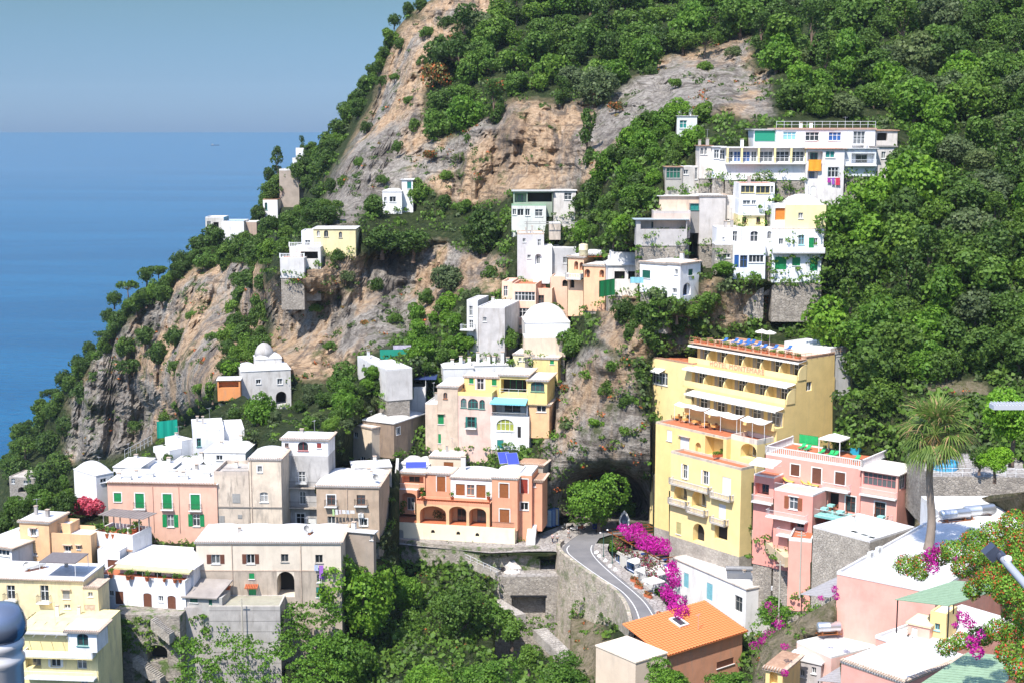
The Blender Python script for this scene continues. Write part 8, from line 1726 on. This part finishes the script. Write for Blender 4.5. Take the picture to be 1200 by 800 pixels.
def screen(name, label, cat, p, w, hgt, mat, rz=0, z=0, post=True):
    t = empty(name, p, rz, label, cat); mb = MB(); n = 10; vs = []
    for j in range(2):
        for i in range(n+1): vs.append((-w/2+w*i/n, .04*math.sin(i*1.7), z+(hgt if j else 0)))
    fs = [(i, i+1, n+2+i, n+1+i) for i in range(n)]; mb.mesh(vs, fs); mb.mesh([(a, b+.02, c) for a, b, c in vs], [tuple(reversed(f_)) for f_ in fs]); mb.build('cloth', mat, t)
    if post:
        mb = MB()
        for x in (-w/2, w/2): mb.bar((x, .02, 0), (x, .02, z+hgt+.1), .025, 5)
        mb.bar((-w/2, .02, z+hgt+.02), (w/2, .02, z+hgt+.02), .012, 4); mb.build('line', IRON, t)
    return t
screen('screen', 'bright green screen at the back of the guesthouse roof terrace', 'screen', ath(zroof(gv), 350, 243), 3.2, 1.4, BRIGHTGREEN, gh.yaw, .1)
screen('towel', 'magenta towel drying behind the guesthouse roof terrace', 'towel', ath(zroof(gv)+1.0, 503, 205), .9, .9, paint((.70, .02, .28)), gh.yaw, 1.0); screen('laundry', 'pale pink sheet hung out behind the guesthouse roof terrace', 'laundry', ath(zroof(gv)+.6, 646, 225), 2.4, 1.3, paint((.74, .50, .46)), gh.yaw, .7)
t = empty('storage_box', onroof(gv, 571, 288), gh.yaw, 'bright blue covered box on the guesthouse roof terrace', 'box'); mb = MB(); mb.box(-.7, -.5, 0, .7, .5, .85); mb.build('body', paint((.02, .32, .48)), t); mb = MB(); mb.box(-.75, -.55, .853, .75, .55, .95); mb.build('lid', paint((.02, .38, .55)), t)
YC = paint((.80, .50, .08), .8)
for i, (x, y) in enumerate(((255, 422), (300, 424), (340, 434), (270, 408), (372, 440))): lounger(onroof(gv3, x, y, .1), gh.yaw+1.4, 'yellow cushioned sun bed on the pink terrace, %s' % ['nearest the rail left', 'in the middle', 'second from the end', 'against the dark screen', 'at the right end'][i], YC, 'yellow sun beds')
for i, (x, y, Y_) in enumerate(((800-480+0, 412, 0), (235, 400, 0))): screen('screen', ['small dark divider screen on the yellow-cushioned terrace, right one', 'small dark divider screen on the yellow-cushioned terrace, left one'][i], 'screen', onroof(gv3, x, y), 1.5, 1.4, paint((.03, .05, .03)), gh.yaw+1.5, .05)
TQ = paint((.30, .62, .58), .7)
for i, (x, y) in enumerate(((425, 560), (500, 575), (690, 600), (455, 545))):
    z_ = gh.org.z+gv.z0-.3; t = table_set(ath(z_, x, y), gh.yaw, 'turquoise-clothed table on the terrace of the pink guesthouse, %s' % ['left front', 'middle', 'right end', 'left back'][i], TQ, 'turquoise tables', 2)
def cloth_on(v, x0, y0, x1, y1, label, mat, name='laundry', cat='laundry', out=.35, rag=False, side='F'):
    f = Face(v, side); u0, a = f.uv(*q(x0, y1)); u1, b = f.uv(*q(x1, y0)); c = v.h.world(*f.pt((u0+u1)/2, a, out)); w, hg = abs(u1-u0), b-a
    mb = MB(); n = max(6, int(w/.12)); m_ = 6; vs = []
    for j in range(m_+1):
        for i in range(n+1): s = i/n; k = j/m_; vs.append((-w/2+w*s+(.06*math.sin(k*3+s*9)), .05*math.sin(s*14)*(1-.4*k), hg*k-(0 if not rag else .25*hg*(1-k)*noise.noise(Vector((s*5, 0, w))))))
    fs = [(j*(n+1)+i, j*(n+1)+i+1, (j+1)*(n+1)+i+1, (j+1)*(n+1)+i) for j in range(m_) for i in range(n)]; mb.mesh(vs, fs, 0, True); mb.mesh([(p_[0], p_[1]+.02, p_[2]) for p_ in vs], [tuple(reversed(g)) for g in fs], 0, True)
    o = mb.build(name, mat, None, c, v.h.yaw); tag(o, label, cat); return o
W(200, 560, 4)
cloth_on(cream_v, 697, 405, 718, 468, 'long purple cloth hanging from a window of the long cream building', paint((.36, .14, .55)), rag=True); cloth_on(cream_v, 674, 403, 694, 430, 'small pale blue cloth beside the long purple one', paint((.45, .52, .70)))
for i, (x0, x1, y1, c) in enumerate(((762, 774, 168, (.45, .62, .30)), (776, 790, 163, (.75, .74, .72)), (792, 806, 160, (.70, .60, .60)), (808, 826, 158, (.75, .74, .73)), (828, 844, 160, (.60, .64, .70)), (846, 868, 157, (.74, .73, .72)))): cloth_on(tan_v, x0, 138+i*1.0, x1, y1, ['pale green garment at the left end of the washing line on the tan stone house', 'white garment second on the washing line of the tan stone house', 'pinkish garment third on the washing line of the tan stone house', 'white sheet fourth on the washing line of the tan stone house', 'pale blue garment fifth on the washing line of the tan stone house', 'white sheet at the right end of the washing line on the tan stone house'][i], paint(c), out=1.0)
W(820, 120, 5)
cloth_on(orange_v, 632, 336, 712, 402, 'large bright orange blanket hung over the balcony rail of the terrace house', paint((.85, .34, .02), .8), 'blanket', 'blanket', .5)
for x0, x1, y1, c, lab in ((745, 768, 470, (.45, .04, .35), 'magenta cloth hanging below the teal window'), (770, 790, 482, (.30, .10, .45), 'purple cloth beside the magenta one'), (792, 822, 485, (.62, .04, .08), 'red cloth at the right of the row below the teal window')): cloth_on(orange_v, x0, 442, x1, y1, lab, paint(c))
W(860, 460, 4)
nz = nbig
tank(onroof(nbig, 1035, 600), .30, 4.2, .62, 'big silver water cylinder on the broad white roof, left of the pair'); tank(onroof(nbig, 1150, 585), .30, 4.4, .68, 'big silver water cylinder on the broad white roof, right of the pair')
W(900, 600, 4)
tank(P(*q(190, 565), 152), .15, 2.8, .55, 'silver water cylinder in front of the near pink building, left of the pair'); tank(P(*q(285, 570), 149), .15, 2.8, .55, 'silver water cylinder in front of the near pink building, right of the pair')
W(900, 600, 4)
for x, y, lab in ((483, 212, 'white air conditioner on the parapet of the broad roof, left of the pair'), (520, 190, 'white air conditioner on the parapet of the broad roof, right of the pair')): ac_unit(onroof(nbig, x, y), nbig.h.yaw+1.4, lab, 1.1)
for i, (x, y) in enumerate(((405, 98), (452, 113), (488, 125))):
    t = empty('skylight', onroof(stv, x, y), stv.h.yaw, 'small dark skylight on the stone-walled block, %s of three' % ['left', 'middle', 'right'][i], 'skylight', 'skylights on the stone block'); mb = MB(); mb.box(-.55, -.4, 0, .55, .4, .22); mb.build('frame', WFRAME, t); mb = MB(); mb.box(-.45, -.3, .222, .45, .3, .25); mb.build('pane', GLASS, t)
def slat_roof(label, A, B, Y0, Y1, dy, mat, n=16):
    """slatted awning roof: front edge A-B at depth Y0, running back"""
    a = P(*q(*A), Y0); b = P(*q(*B), Y1); t = empty('slatted_canopy', a, 0, label, 'canopy'); d = b-a; hd = Vector((d.x, d.y, 0)).normalized(); bk = Vector((-hd.y, hd.x, 0))*dy+Vector((0, 0, dy*.06)); mb = MB()
    for i in range(n):
        k0, k1 = i/n, (i+.82)/n; p0, p1, p2, p3 = bk*k0, d+bk*k0, d+bk*k1, bk*k1; z = Vector((0, 0, .07)); mb.mesh([p0, p1, p2, p3, p0+z, p1+z, p2+z, p3+z], [(3,2,1,0),(4,5,6,7),(0,1,5,4),(1,2,6,5),(2,3,7,6),(3,0,4,7)])
    mb.build('slats', mat, t)
    for k in (0.02, .98):
        for e in (0.03, .97):
            c = d*k+bk*e; mb = MB(); mb.bar(c+Vector((0, 0, -3.0)), c, .06, 6); mb.build('post', IRON, t)
    return t
PG = paint((.28, .40, .25), .7)
slat_roof('pale green slatted canopy below the upper flowering creeper', (595, 410), (845, 440), 118, 113, 7.5, PG); slat_roof('pale green slatted canopy at the bottom edge below the lower flowering creeper', (700, 815), (1040, 850), 102, 98, 8, PG)
slat_roof('grey corrugated canopy beside the left wall of the near pink building', (150, 385), (290, 400), 160, 157, 8, paint((.38, .36, .36), .8), 14); slat_roof('grey corrugated canopy at the bottom edge by the lowest pink building', (230, 790), (345, 800), 140, 138, 6, paint((.38, .36, .36), .8), 12)
W(1080, 430, 4.708)
t = empty('pool', onroof(pw, 125, 560), 0, 'round blue above-ground pool on the terrace behind the palm', 'pool'); mb = MB(); N = 28; mb.lathe([(1.75, 0), (1.78, .6), (1.85, 1.05), (1.7, 1.05), (1.7, .9)], (0, 0, 0), N); mb.build('wall', paint((.10, .45, .75)), t); mb = MB(); mb.face([(1.7*math.cos(6.2832*i/N), 1.7*math.sin(6.2832*i/N), .96) for i in range(N)]); mb.build('water', simple('pool_water', (.01, .35, .62), .1), t)
o = railing_mb([pw.h.world(pw.x0, pw.y0+.15, pw.z1+.05), pw.h.world(pw.x1, pw.y0+.15, pw.z1+.05)], 1.1, 'post').build('railing', RAILW); tag(o, 'white metal railing along the top of the garden wall by the pool', 'railing')
W(860, 460, 4)
o = railing_mb([P(*q(425, 75), 233), P(*q(560, 92), 228), P(*q(740, 118), 221)], 1.2, 'iron').build('fence', RAILW); tag(o, 'white picket railing along the garden path above the pink guesthouse', 'fence')
W(740, 460, 4)
t = steps('stairway', 'curved tan stair ramp with thick parapet between the hotel ivy and the pink guesthouse', (sp(590, 640, 214), sp(745, 770, 201)), 1.8, 14, plaster((.66, .52, .34), .4))
W(200, 560, 4)
dish(onroof(cream_v, 635, 262, .6), .6, 'grey satellite dish in the valley between two vaults of the long cream building'); tank(onroof(cream_v, 655, 262, .5), 1.2, 1.1, .3, 'small white cylinder beside the dish on the long cream building', WFRAME)
ac_unit(tan_v.h.world(*tan_v.face().pt(tan_v.face().uv(*q(893, 175))[0], tan_v.face().uv(*q(893, 182))[1], .25)), tan_v.h.yaw, 'air conditioner under the right balcony of the tan stone house')
dish(onroof(tan_v, 960, 20, .5), .4, 'satellite dish on the right vault of the tan stone house')
W(0, 540, 5.714)
dish(onroof(pl_y, 180, 735, .1), .3, 'satellite dish on the pale yellow house roof'); tank(onroof(pl_y, 235, 725, .1), .75, 3.2, .4, 'long white solar water heater on the pale yellow house roof', WFRAME)
t = empty('pergola', pl_y.h.world(pl_y.x1-3.4, 3.0, pl_y.z1+.1), pl_y.h.yaw, 'small pergola with dark grey roof over chairs on the pale yellow house', 'pergola'); mb = MB(); mb.box(-3.2, -2.6, 2.3, 2.2, 2.2, 2.42); mb.build('roof', paint((.17, .15, .15), .9), t)
for a in (-3.1, 2.1):
    for b in (-2.5, 2.1): mb = MB(); mb.bar((a, b, 0), (a, b, 2.3), .05, 5); mb.build('post', RAILW, t)
def chim_list(lst, Y=None):
    for x, y, v, hh, w, lab in lst: chimney(onroof(v, x, y, 0) if v else P(*q(x, y), Y), hh, w, lab)
W(0, 400, 4)
chim_list([(640, 640, pink_v, 1.2, .5, 'white chimney on the pink house roof, behind the second green shutter'), (860, 640, pink_v, 1.0, .6, 'white chimney on the pink house roof, behind the fourth green shutter'), (560, 642, pink_v, .8, .5, 'low white chimney at the left end of the pink house roof')])
for v_, n_, nm in ((pink_v, 5, 'pink house'),):
    for i in range(n_):
        p_ = v_.h.world(v_.x0+(v_.x1-v_.x0)*(.15+.17*i), v_.y0+2+ (i*37 % 5), v_.z1+.05); t = empty('roof_hatch', p_, v_.h.yaw, 'low white roof hatch on the %s, number %d from the left' % (nm, i+1), 'roof hatch', 'roof hatches on the pink house'); mb = MB(); mb.box(-.6, -.45, 0, .6, .45, .5); mb.build('box', WHITE, t); mb = MB(); mb.box(-.68, -.5, .503, .68, .5, .58); mb.build('lid', AWNG, t)
W(400, 520, 4)
def solar(p, rz, label, w=2.0, hgt=2.4, tilt=42):
    t = empty('solar_array', p, rz, label, 'solar panel', 'solar panels'); M_ = Matrix.Translation((0, 0, .2)) @ Matrix.Rotation(R(tilt), 4, 'X'); mb = MB(); mb.box(-w/2, 0, 0, w/2, hgt, .08, M=M_); mb.build('panel', simple('solar_blue', (.05, .07, .35), .25) if 'solar_blue' not in bpy.data.materials else bpy.data.materials['solar_blue'], t)
    mb = MB(); mb.box(-w/2-.05, -.05, -.02, w/2+.05, 0, .1, M=M_); mb.box(-w/2-.05, hgt, -.02, w/2+.05, hgt+.05, .1, M=M_); mb.box(-w/2-.05, 0, -.02, -w/2, hgt, .1, M=M_); mb.box(w/2, 0, -.02, w/2+.05, hgt, .1, M=M_); mb.bar((0, hgt*math.cos(R(tilt)), 0), (0, hgt*math.cos(R(tilt)), hgt*math.sin(R(tilt))+.2), .04, 5); mb.build('frame', METAL, t); return t
solar(P(*q(769, 96), 245), .25, 'blue solar panel on the villa roof, left of the adjoining pair'); solar(P(*q(808, 100), 244), .25, 'blue solar panel on the villa roof, right of the adjoining pair'); solar(P(*q(350, 118), 246), .05, 'single blue solar panel on the left roof of the orange villa', 3.6, 1.4, 35)
chimney(P(*q(572, 150), 243), 3.4, .8, 'tall white chimney between the cream rooftop house and the villa vault'); 
ac_unit(P(*q(727, 290), 238), villa.yaw, 'air conditioner on the orange villa wall beside the balcony')
W(400, 380, 4)
for i, (x, y) in enumerate(((520, 205), (560, 200), (640, 192), (690, 188), (715, 200), (755, 190), (780, 195), (600, 205))): chimney(P(*q(x, y), 271.5), 1.6+.4*(i % 3), .6, 'white chimney on the low back-row roofs, number %d from the left' % ([0, 1, 3, 4, 5, 6, 7, 2][i]+1))
W(520, 260, 4)
tank(P(*q(655, 160), 278), 0, 2.4, .9, 'upright cream water tank behind the peach guesthouse', LEMON and paint((.72, .64, .42)), upright=True); tank(P(*q(690, 165), 278.5), .2, 2.0, .6, 'white lying water tank behind the peach guesthouse, left of two', WFRAME); tank(P(*q(720, 165), 278.5), .2, 2.0, .6, 'white lying water tank behind the peach guesthouse, right of two', WFRAME)
screen('tarpaulin', 'bright green tarpaulin hung among plants beside the peach guesthouse', 'tarpaulin', P(*q(765, 350), 262), 5.0, 3.0, simple('green_tarp', (.01, .30, .10), .6), .9, .1); screen('tarpaulin', 'pale blue cloth over the terrace wall left of the white cube house', 'cloth', P(*q(905, 290), 239), 2.2, 1.0, LBLUE, 0, .1)
W(400, 380, 4)
screen('netting', 'green shade netting beside the small white house under the cliff', 'netting', P(*q(290, 190), 274), 9, 3.0, simple('shade_net', (.01, .24, .16), .9), .1, .1); screen('flag', 'striped red, white and blue cloth above the green netting', 'cloth', P(*q(285, 138), 276), 3.5, 1.6, paint((.55, .50, .60)), .1, .1)
W(0, 400, 4)
screen('tarpaulin', 'turquoise-green tarpaulin on the slope above the white roofs', 'tarpaulin', P(*q(785, 450), 262), 4.0, 3.2, simple('turq_tarp', (.01, .42, .28), .6), .6, .1)
o = railing_mb([P(*q(585, 548), 250), P(*q(640, 520), 254), P(*q(712, 480), 260)], 1.6, 'post').build('fence', RAILW); tag(o, 'white slanting rail fence beside the cliff above the barrel-roofed house', 'fence')
W(200, 380, 4)
def plants(v, lst, s=.9, leaf=None, where='', e=.05):
    for i, (x, y) in enumerate(lst): pot_plant(onroof(v, x, y, e), s*random.uniform(.8, 1.3), 'potted plant on %s, %s' % (where, ['first from the left', 'second from the left', 'third from the left', 'fourth from the left', 'fifth from the left', 'sixth from the left', 'seventh from the left', 'eighth from the left', 'ninth from the left'][i]), leaf or (LEAF_B if i % 2 else LEAF_M))
W(0, 540, 5.714); plants(perg_v, [(660, 500), (690, 490), (720, 512), (760, 515), (800, 512), (835, 515), (870, 512), (900, 490), (930, 475)], 1.5, where='the pergola terrace of the white house')
W(0, 600, 4); plants(ver_v, [(480, 300), (520, 306), (600, 316), (620, 312), (690, 322), (770, 326), (820, 330), (845, 328)], 1.2, where='the verandah under the yellow awning')
W(0, 660, 5.714)
for i, (x, y) in enumerate(((285, 505), (330, 512), (380, 515), (430, 512), (300, 490), (400, 500))): pot_plant(ath(bal_v.h.org.z+bal_v.face().uv(*q(185, 600))[1]+.1 if 0 else bal_v.h.org.z+bal_v.z1-3.0, x, y+20), 1.1, 'leafy potted plant on the upper balcony of the lowest yellow house, %s' % ['first', 'third', 'fourth', 'sixth', 'second', 'fifth'][i])
W(400, 520, 4)
for i, (x, y) in enumerate(((385, 265), (520, 262), (690, 262), (378, 240), (400, 225))): p_ = ath(villa.org.z+z.z1+.7 if hasattr(z, 'z1') else -60, x, y); pot_plant(p_, 1.4, 'potted shrub on the upper terrace of the orange villa, %s' % ['at the left corner', 'in the middle', 'at the right corner', 'behind the left corner', 'beside the orange door'][i], LEAF_B)
leafy('bush', 'dark leafy bush inside the pink arch of the orange villa terrace', 'bush', [(473, 590, 243, 4, 1.3), (470, 597, 243, 4, 1.2)], 20, .25, LEAF_M, 61); leafy('bush', 'white-flowering bush seen through the left arch of the orange villa', 'bush', [(512, 602, 241, 5, 1), (518, 604, 241, 4, 1)], 20, .25, LEAF_G, 62)
W(640, 610, 11.43)
t = empty('waste_bin', ath(RZ+.01, 660, 105), .2, 'dark blue waste bin at the upper edge of the road', 'waste bin'); mb = MB(); mb.mesh([(-.5, -.4, .1), (.5, -.4, .1), (.5, .4, .1), (-.5, .4, .1), (-.6, -.5, 1.1), (.6, -.5, 1.1), (.6, .5, 1.1), (-.6, .5, 1.1)], [(3,2,1,0),(4,5,6,7),(0,1,5,4),(1,2,6,5),(2,3,7,6),(3,0,4,7)]); mb.build('body', paint((.02, .04, .22)), t); mb = MB(); mb.box(-.63, -.53, 1.103, .63, .53, 1.2); mb.build('lid', paint((.02, .05, .28)), t)
def lamp(p, hgt, label, arm=1.0, rz=0):
    t = empty('street_lamp', p, rz, label, 'street lamp', 'street lamps'); mb = MB(); mb.lathe([(.12, 0), (.10, .3), (.06, .5), (.045, hgt)], n=8); mb.build('pole', paint((.03, .10, .08)), t); mb = MB(); mb.tube([(0, 0, hgt-.05), (arm*.5, 0, hgt+.25), (arm, 0, hgt+.1)], .03, 5); mb.build('arm', IRON, t); mb = MB(); mb.lathe([(.06, .12), (.22, 0), (.2, -.04)][::-1], (arm, 0, hgt+.02), 10); mb.build('lantern', WFRAME, t); return t
lamp(ath(RZ+.1, 885, 570), 5.5, 'green street lamp at the cafe front', .9, 2.6); lamp(ath(RZ+.1, 768, 480), 4.0, 'shorter street lamp by the small tree at the bend', .6, 2.6)
W(400, 520, 4)
for i, x in enumerate((968, 984, 1000)):
    p_ = ath(RZ, x, 398-i*4); t = empty('notice_board', p_, -.35, 'tall blue-framed notice board by the rock face, %s of three' % ['left', 'middle', 'right'][i], 'notice board', 'notice boards'); mb = MB(); mb.box(-.8, -.05, .4, .8, .05, 3.6); mb.build('frame', BLUE, t); mb = MB(); mb.box(-.68, -.07, .55, .68, -.053, 3.45); mb.build('poster', paint([(.30, .42, .50), (.16, .26, .42), (.42, .40, .30)][i]), t)
W(640, 580, 4)
t = empty('shrine', ath(RZ+.2, 367, 92)+Vector((0, 4, 0)), 0, 'white pointed-arch shrine inside the road cave', 'shrine'); mb = MB(); pts = [(-.9, 0), (.9, 0), (.9, 1.8), (.5, 2.7), (0, 3.3), (-.5, 2.7), (-.9, 1.8)]; pi_ = [(-.65, .2), (.65, .2), (.65, 1.7), (.35, 2.4), (0, 2.8), (-.35, 2.4), (-.65, 1.7)]; n = 7
vs = [(x, -.2, z_) for x, z_ in pts]+[(x, -.2, z_) for x, z_ in pi_]+[(x, .2, z_) for x, z_ in pts]+[(x, .15, z_) for x, z_ in pi_]
mb.mesh(vs, [(i, (i+1) % n, n+(i+1) % n, n+i) for i in range(n)]+[(i, i+2*n, (i+1) % n+2*n, (i+1) % n) for i in range(n)]+[(n+i, n+(i+1) % n, 3*n+(i+1) % n, 3*n+i) for i in range(n)]); mb.build('frame', WFRAME, t); mb = MB(); mb.face([(x, .14, z_) for x, z_ in pi_]); mb.build('niche', simple('niche_blue', (.05, .08, .14), .5), t)
t.location = P(*q(367, 55), 244.5); t.location.z = RZ+.2
t = empty('pergola', cafe.world((cv.x0+cv.x1)/2, 4.5, cv.z1), cafe.yaw, 'timber pergola carrying the magenta bougainvillea over the cafe terrace', 'pergola'); L_ = cv.x1-cv.x0
for i in range(5):
    for yy in (-4, 4.5): mb = MB(); mb.box(-L_/2+L_*i/4-.07, yy-.07, -.5, -L_/2+L_*i/4+.07, yy+.07, 2.6); mb.build('post', GREYW, t)
mb = MB()
for yy in (-4, 4.5): mb.box(-L_/2-.3, yy-.08, 2.603, L_/2+.3, yy+.08, 2.75)
for i in range(12): mb.box(-L_/2+L_*i/11-.05, -4.4, 2.753, -L_/2+L_*i/11+.05, 4.9, 2.88)
mb.build('rafters', WOOD, t)
for i in range(5): table_set(cafe.world(cv.x0+2+i*(L_-4)/4, 3.0+(i % 2)*2, cv.z1+.06), cafe.yaw, 'blue table under the cafe pergola, %s' % ['nearest the bend', 'second from the bend', 'middle one', 'second from the white building', 'nearest the white building'][i], paint((.04, .10, .34)), 'cafe tables', 3)
W(640, 580, 4)
t = empty('solar_water_heater', onroof(wlb, 905, 372), wlb.h.yaw+.95, 'grey solar water heater drum on the long white building', 'water heater'); mb = MB(); mb.bar((-2.1, 0, 1.0), (2.1, 0, 1.0), .42, 14); mb.build('drum', paint((.24, .24, .25), .4), t); mb = MB(); mb.mesh([(-2.0, -.1, .75), (2.0, -.1, .75), (2.0, -2.2, .12), (-2.0, -2.2, .12), (-2.0, -.1, .68), (2.0, -.1, .68), (2.0, -2.2, .05), (-2.0, -2.2, .05)], [(0, 3, 2, 1), (4, 5, 6, 7), (0, 1, 5, 4), (2, 3, 7, 6), (1, 2, 6, 5), (3, 0, 4, 7)]); mb.build('collector', simple('collector', (.12, .13, .15), .2), t)
mb = MB()
for x in (-1.8, 1.8): mb.bar((x, 0, 0), (x, 0, 1.0), .05, 5)
mb.build('stand', METAL, t)
ac_unit(onroof(wlb, 1068, 445, .1), wlb.h.yaw+1.2, 'air conditioner at the right end of the long white building')
for (x, y, Y_, hh, lab) in ((285, 770, 199, 9, 'pale wooden utility pole in front of the grey block retaining wall'), (912, 745, 158, 9, 'thin metal pole beside the bougainvillea left of the near pink building'), (937, 700, 160, 8, 'tall dark post at the corner of the grey corrugated canopy')):
    mb = MB(); mb.bar((0, 0, 0), (0, 0, hh), .11, 7, r2=.08); mb.box(-.5, -.04, hh-.5, .5, .04, hh-.4); o = mb.build('utility_pole', plaster((.50, .45, .36), .4), None, P(x, y, Y_)); tag(o, lab, 'pole')
t = empty('boat', P(251, 167.5, 12500), .3, 'tiny dark boat far out on the sea', 'boat'); t.location.z = SEA; mb = MB(); mb.mesh([(-32, -5, 0), (26, -5, 0), (38, 0, 0), (26, 5, 0), (-32, 5, 0), (-34, -6, 6), (28, -6, 6), (44, 0, 8), (28, 6, 6), (-34, 6, 6)], [(0, 1, 6, 5), (1, 2, 7, 6), (2, 3, 8, 7), (3, 4, 9, 8), (4, 0, 5, 9), (5, 6, 7, 8, 9)]); mb.build('hull', simple('ship_dark', (.03, .05, .09), .6), t); mb = MB(); mb.box(-24, -4, 6, -6, 4, 14); mb.build('cabin', simple('ship_grey', (.25, .28, .32), .6), t)
def near_post():
    c = P(2, 772, 2.6); t = empty('railing_post', c, 0, 'blurred chrome railing post with rounded blue-tinted cap at the lower left corner', 'post'); t.location.z = c.z-1.0
    mb = MB(); k = 1.0+(c.z-P(2, 772, 2.6).z); zt = P(2, 748, 2.6).z-t.location.z; mb.lathe([(.039, 0), (.039, zt-.05), (.043, zt-.045), (.043, zt-.035), (.039, zt-.03), (.039, zt-.02), (.043, zt-.015), (.043, zt-.005), (.039, zt)], n=40); mb.build('shaft', simple('pale_chrome', (.66, .62, .60), .25, .25), t)
    mb = MB(); mb.lathe([(.039, zt), (.048, zt+.012), (.049, zt+.03), (.043, zt+.05), (.036, zt+.062), (.018, zt+.069), (.001, zt+.07)], n=40); mb.build('cap', simple('blue_chrome', (.22, .26, .34), .15, .6), t)
near_post()
a = P(1176, 655, 16); b = P(1204, 687, 15.4); d_ = (b-a); c3 = b+d_*1.3
t = empty('street_lamp', c3+Vector((0, 0, -9)), 0, 'slim grey street lamp arm with dark lamp head over the flowering creeper', 'street lamp'); L0 = t.location
mb = MB(); mb.bar(a-L0, c3-L0, .045, 10, r2=.05); mb.build('arm', simple('lamp_grey', (.42, .43, .46), .4, .3), t); mb = MB(); mb.bar((0, 0, 0), (0, 0, 9.03), .07, 10); mb.build('pole', bpy.data.materials['lamp_grey'], t)
hd = MB(); u_ = (a-b).normalized(); hd.bar(a-L0, a+u_*.12-L0, .06, 10); M_ = Matrix.Translation(a+u_*.14+Vector((-.04, 0, .02))-L0) @ Matrix.Rotation(-.75, 4, 'Y'); hd.box(-.11, -.08, -.05, .05, .08, .09, M=M_); hd.build('lamp_head', simple('lamp_dark', (.06, .07, .10), .3, .2), t); mb = MB(); mb.lathe([(.001, -.05), (.04, -.035), (.05, 0), (.04, .035), (.001, .05)], tuple(a+Vector((.02, -.09, .03))-L0), 10); mb.build('sensor', WFRAME, t)
t = empty('street_lamp', P(1262, 476, 24)+Vector((0, 0, -9)), 0, 'flat grey ribbed lamp head reaching in from the right edge beside the bright green tree', 'street lamp'); L0 = t.location; a = P(1162, 475, 24)-L0; b = P(1215, 475, 24)-L0; mb = MB()
mb.box(a.x, a.y-.12, a.z-.05, b.x, a.y+.12, a.z+.03)
for i in range(14): x_ = a.x+(b.x-a.x)*(i+.5)/14; mb.box(x_-.008, a.y-.12, a.z+.033, x_+.008, a.y+.12, a.z+.055)
mb.build('lamp_head', simple('lamp_pale', (.55, .56, .58), .5, .2), t); mb = MB(); mb.bar((b.x, b.y, b.z), (0, 0, b.z), .04, 8); mb.bar((0, 0, 0), (0, 0, b.z+.03), .06, 8); mb.build('pole', bpy.data.materials['lamp_grey'], t)

AER = paint((.35, .35, .36), .5); rr_ = random.Random(3)
hs_ = []
for L_ in 'AB':
    for v in VOLS[L_]:
        if v.h.name in ('house', 'building') and v.h.root not in [a_[0] for a_ in hs_] and v.h.org.y < 300: hs_.append((v.h.root, v))
for k_, (rt, v) in enumerate(hs_):
    if k_ % 3 == 2: continue
    lb = ' '.join(rt['label'].split()[:9]); p_ = v.h.world(v.x0+(v.x1-v.x0)*rr_.uniform(.2, .8), v.y0+(v.y1-v.y0)*rr_.uniform(.3, .7), v.z1)
    hh = rr_.uniform(2.2, 3.6); t = empty('television_aerial', p_, rr_.uniform(0, 3), 'thin aerial on the '+lb, 'aerial', 'television aerials'); mb = MB(); mb.bar((0, 0, 0), (0, 0, hh), .03, 5); mb.build('mast', AER, t); mb = MB(); mb.bar((-.6, 0, hh-.1), (.6, 0, hh-.1), .018, 4)
    for q_ in range(6): mb.bar((-.5+q_*.2, -.28+.03*q_, hh-.1), (-.5+q_*.2, .28-.03*q_, hh-.1), .012, 4)
    mb.build('antenna', AER, t)

for k_, (rt, v) in enumerate(hs_):
    lb = ' '.join(rt['label'].split()[:9])
    for j_ in range(1+(k_ % 2)):
        p_ = v.h.world(v.x0+(v.x1-v.x0)*rr_.uniform(.12, .88), v.y0+(v.y1-v.y0)*rr_.uniform(.35, .85), v.z1+.1)
        chimney(p_, rr_.uniform(.7, 1.4), rr_.uniform(.35, .6), ('short' if j_ else 'stubby')+' chimney on the '+lb, WHITE if k_ % 3 else CONC, 'small roof chimneys', v.h.yaw)
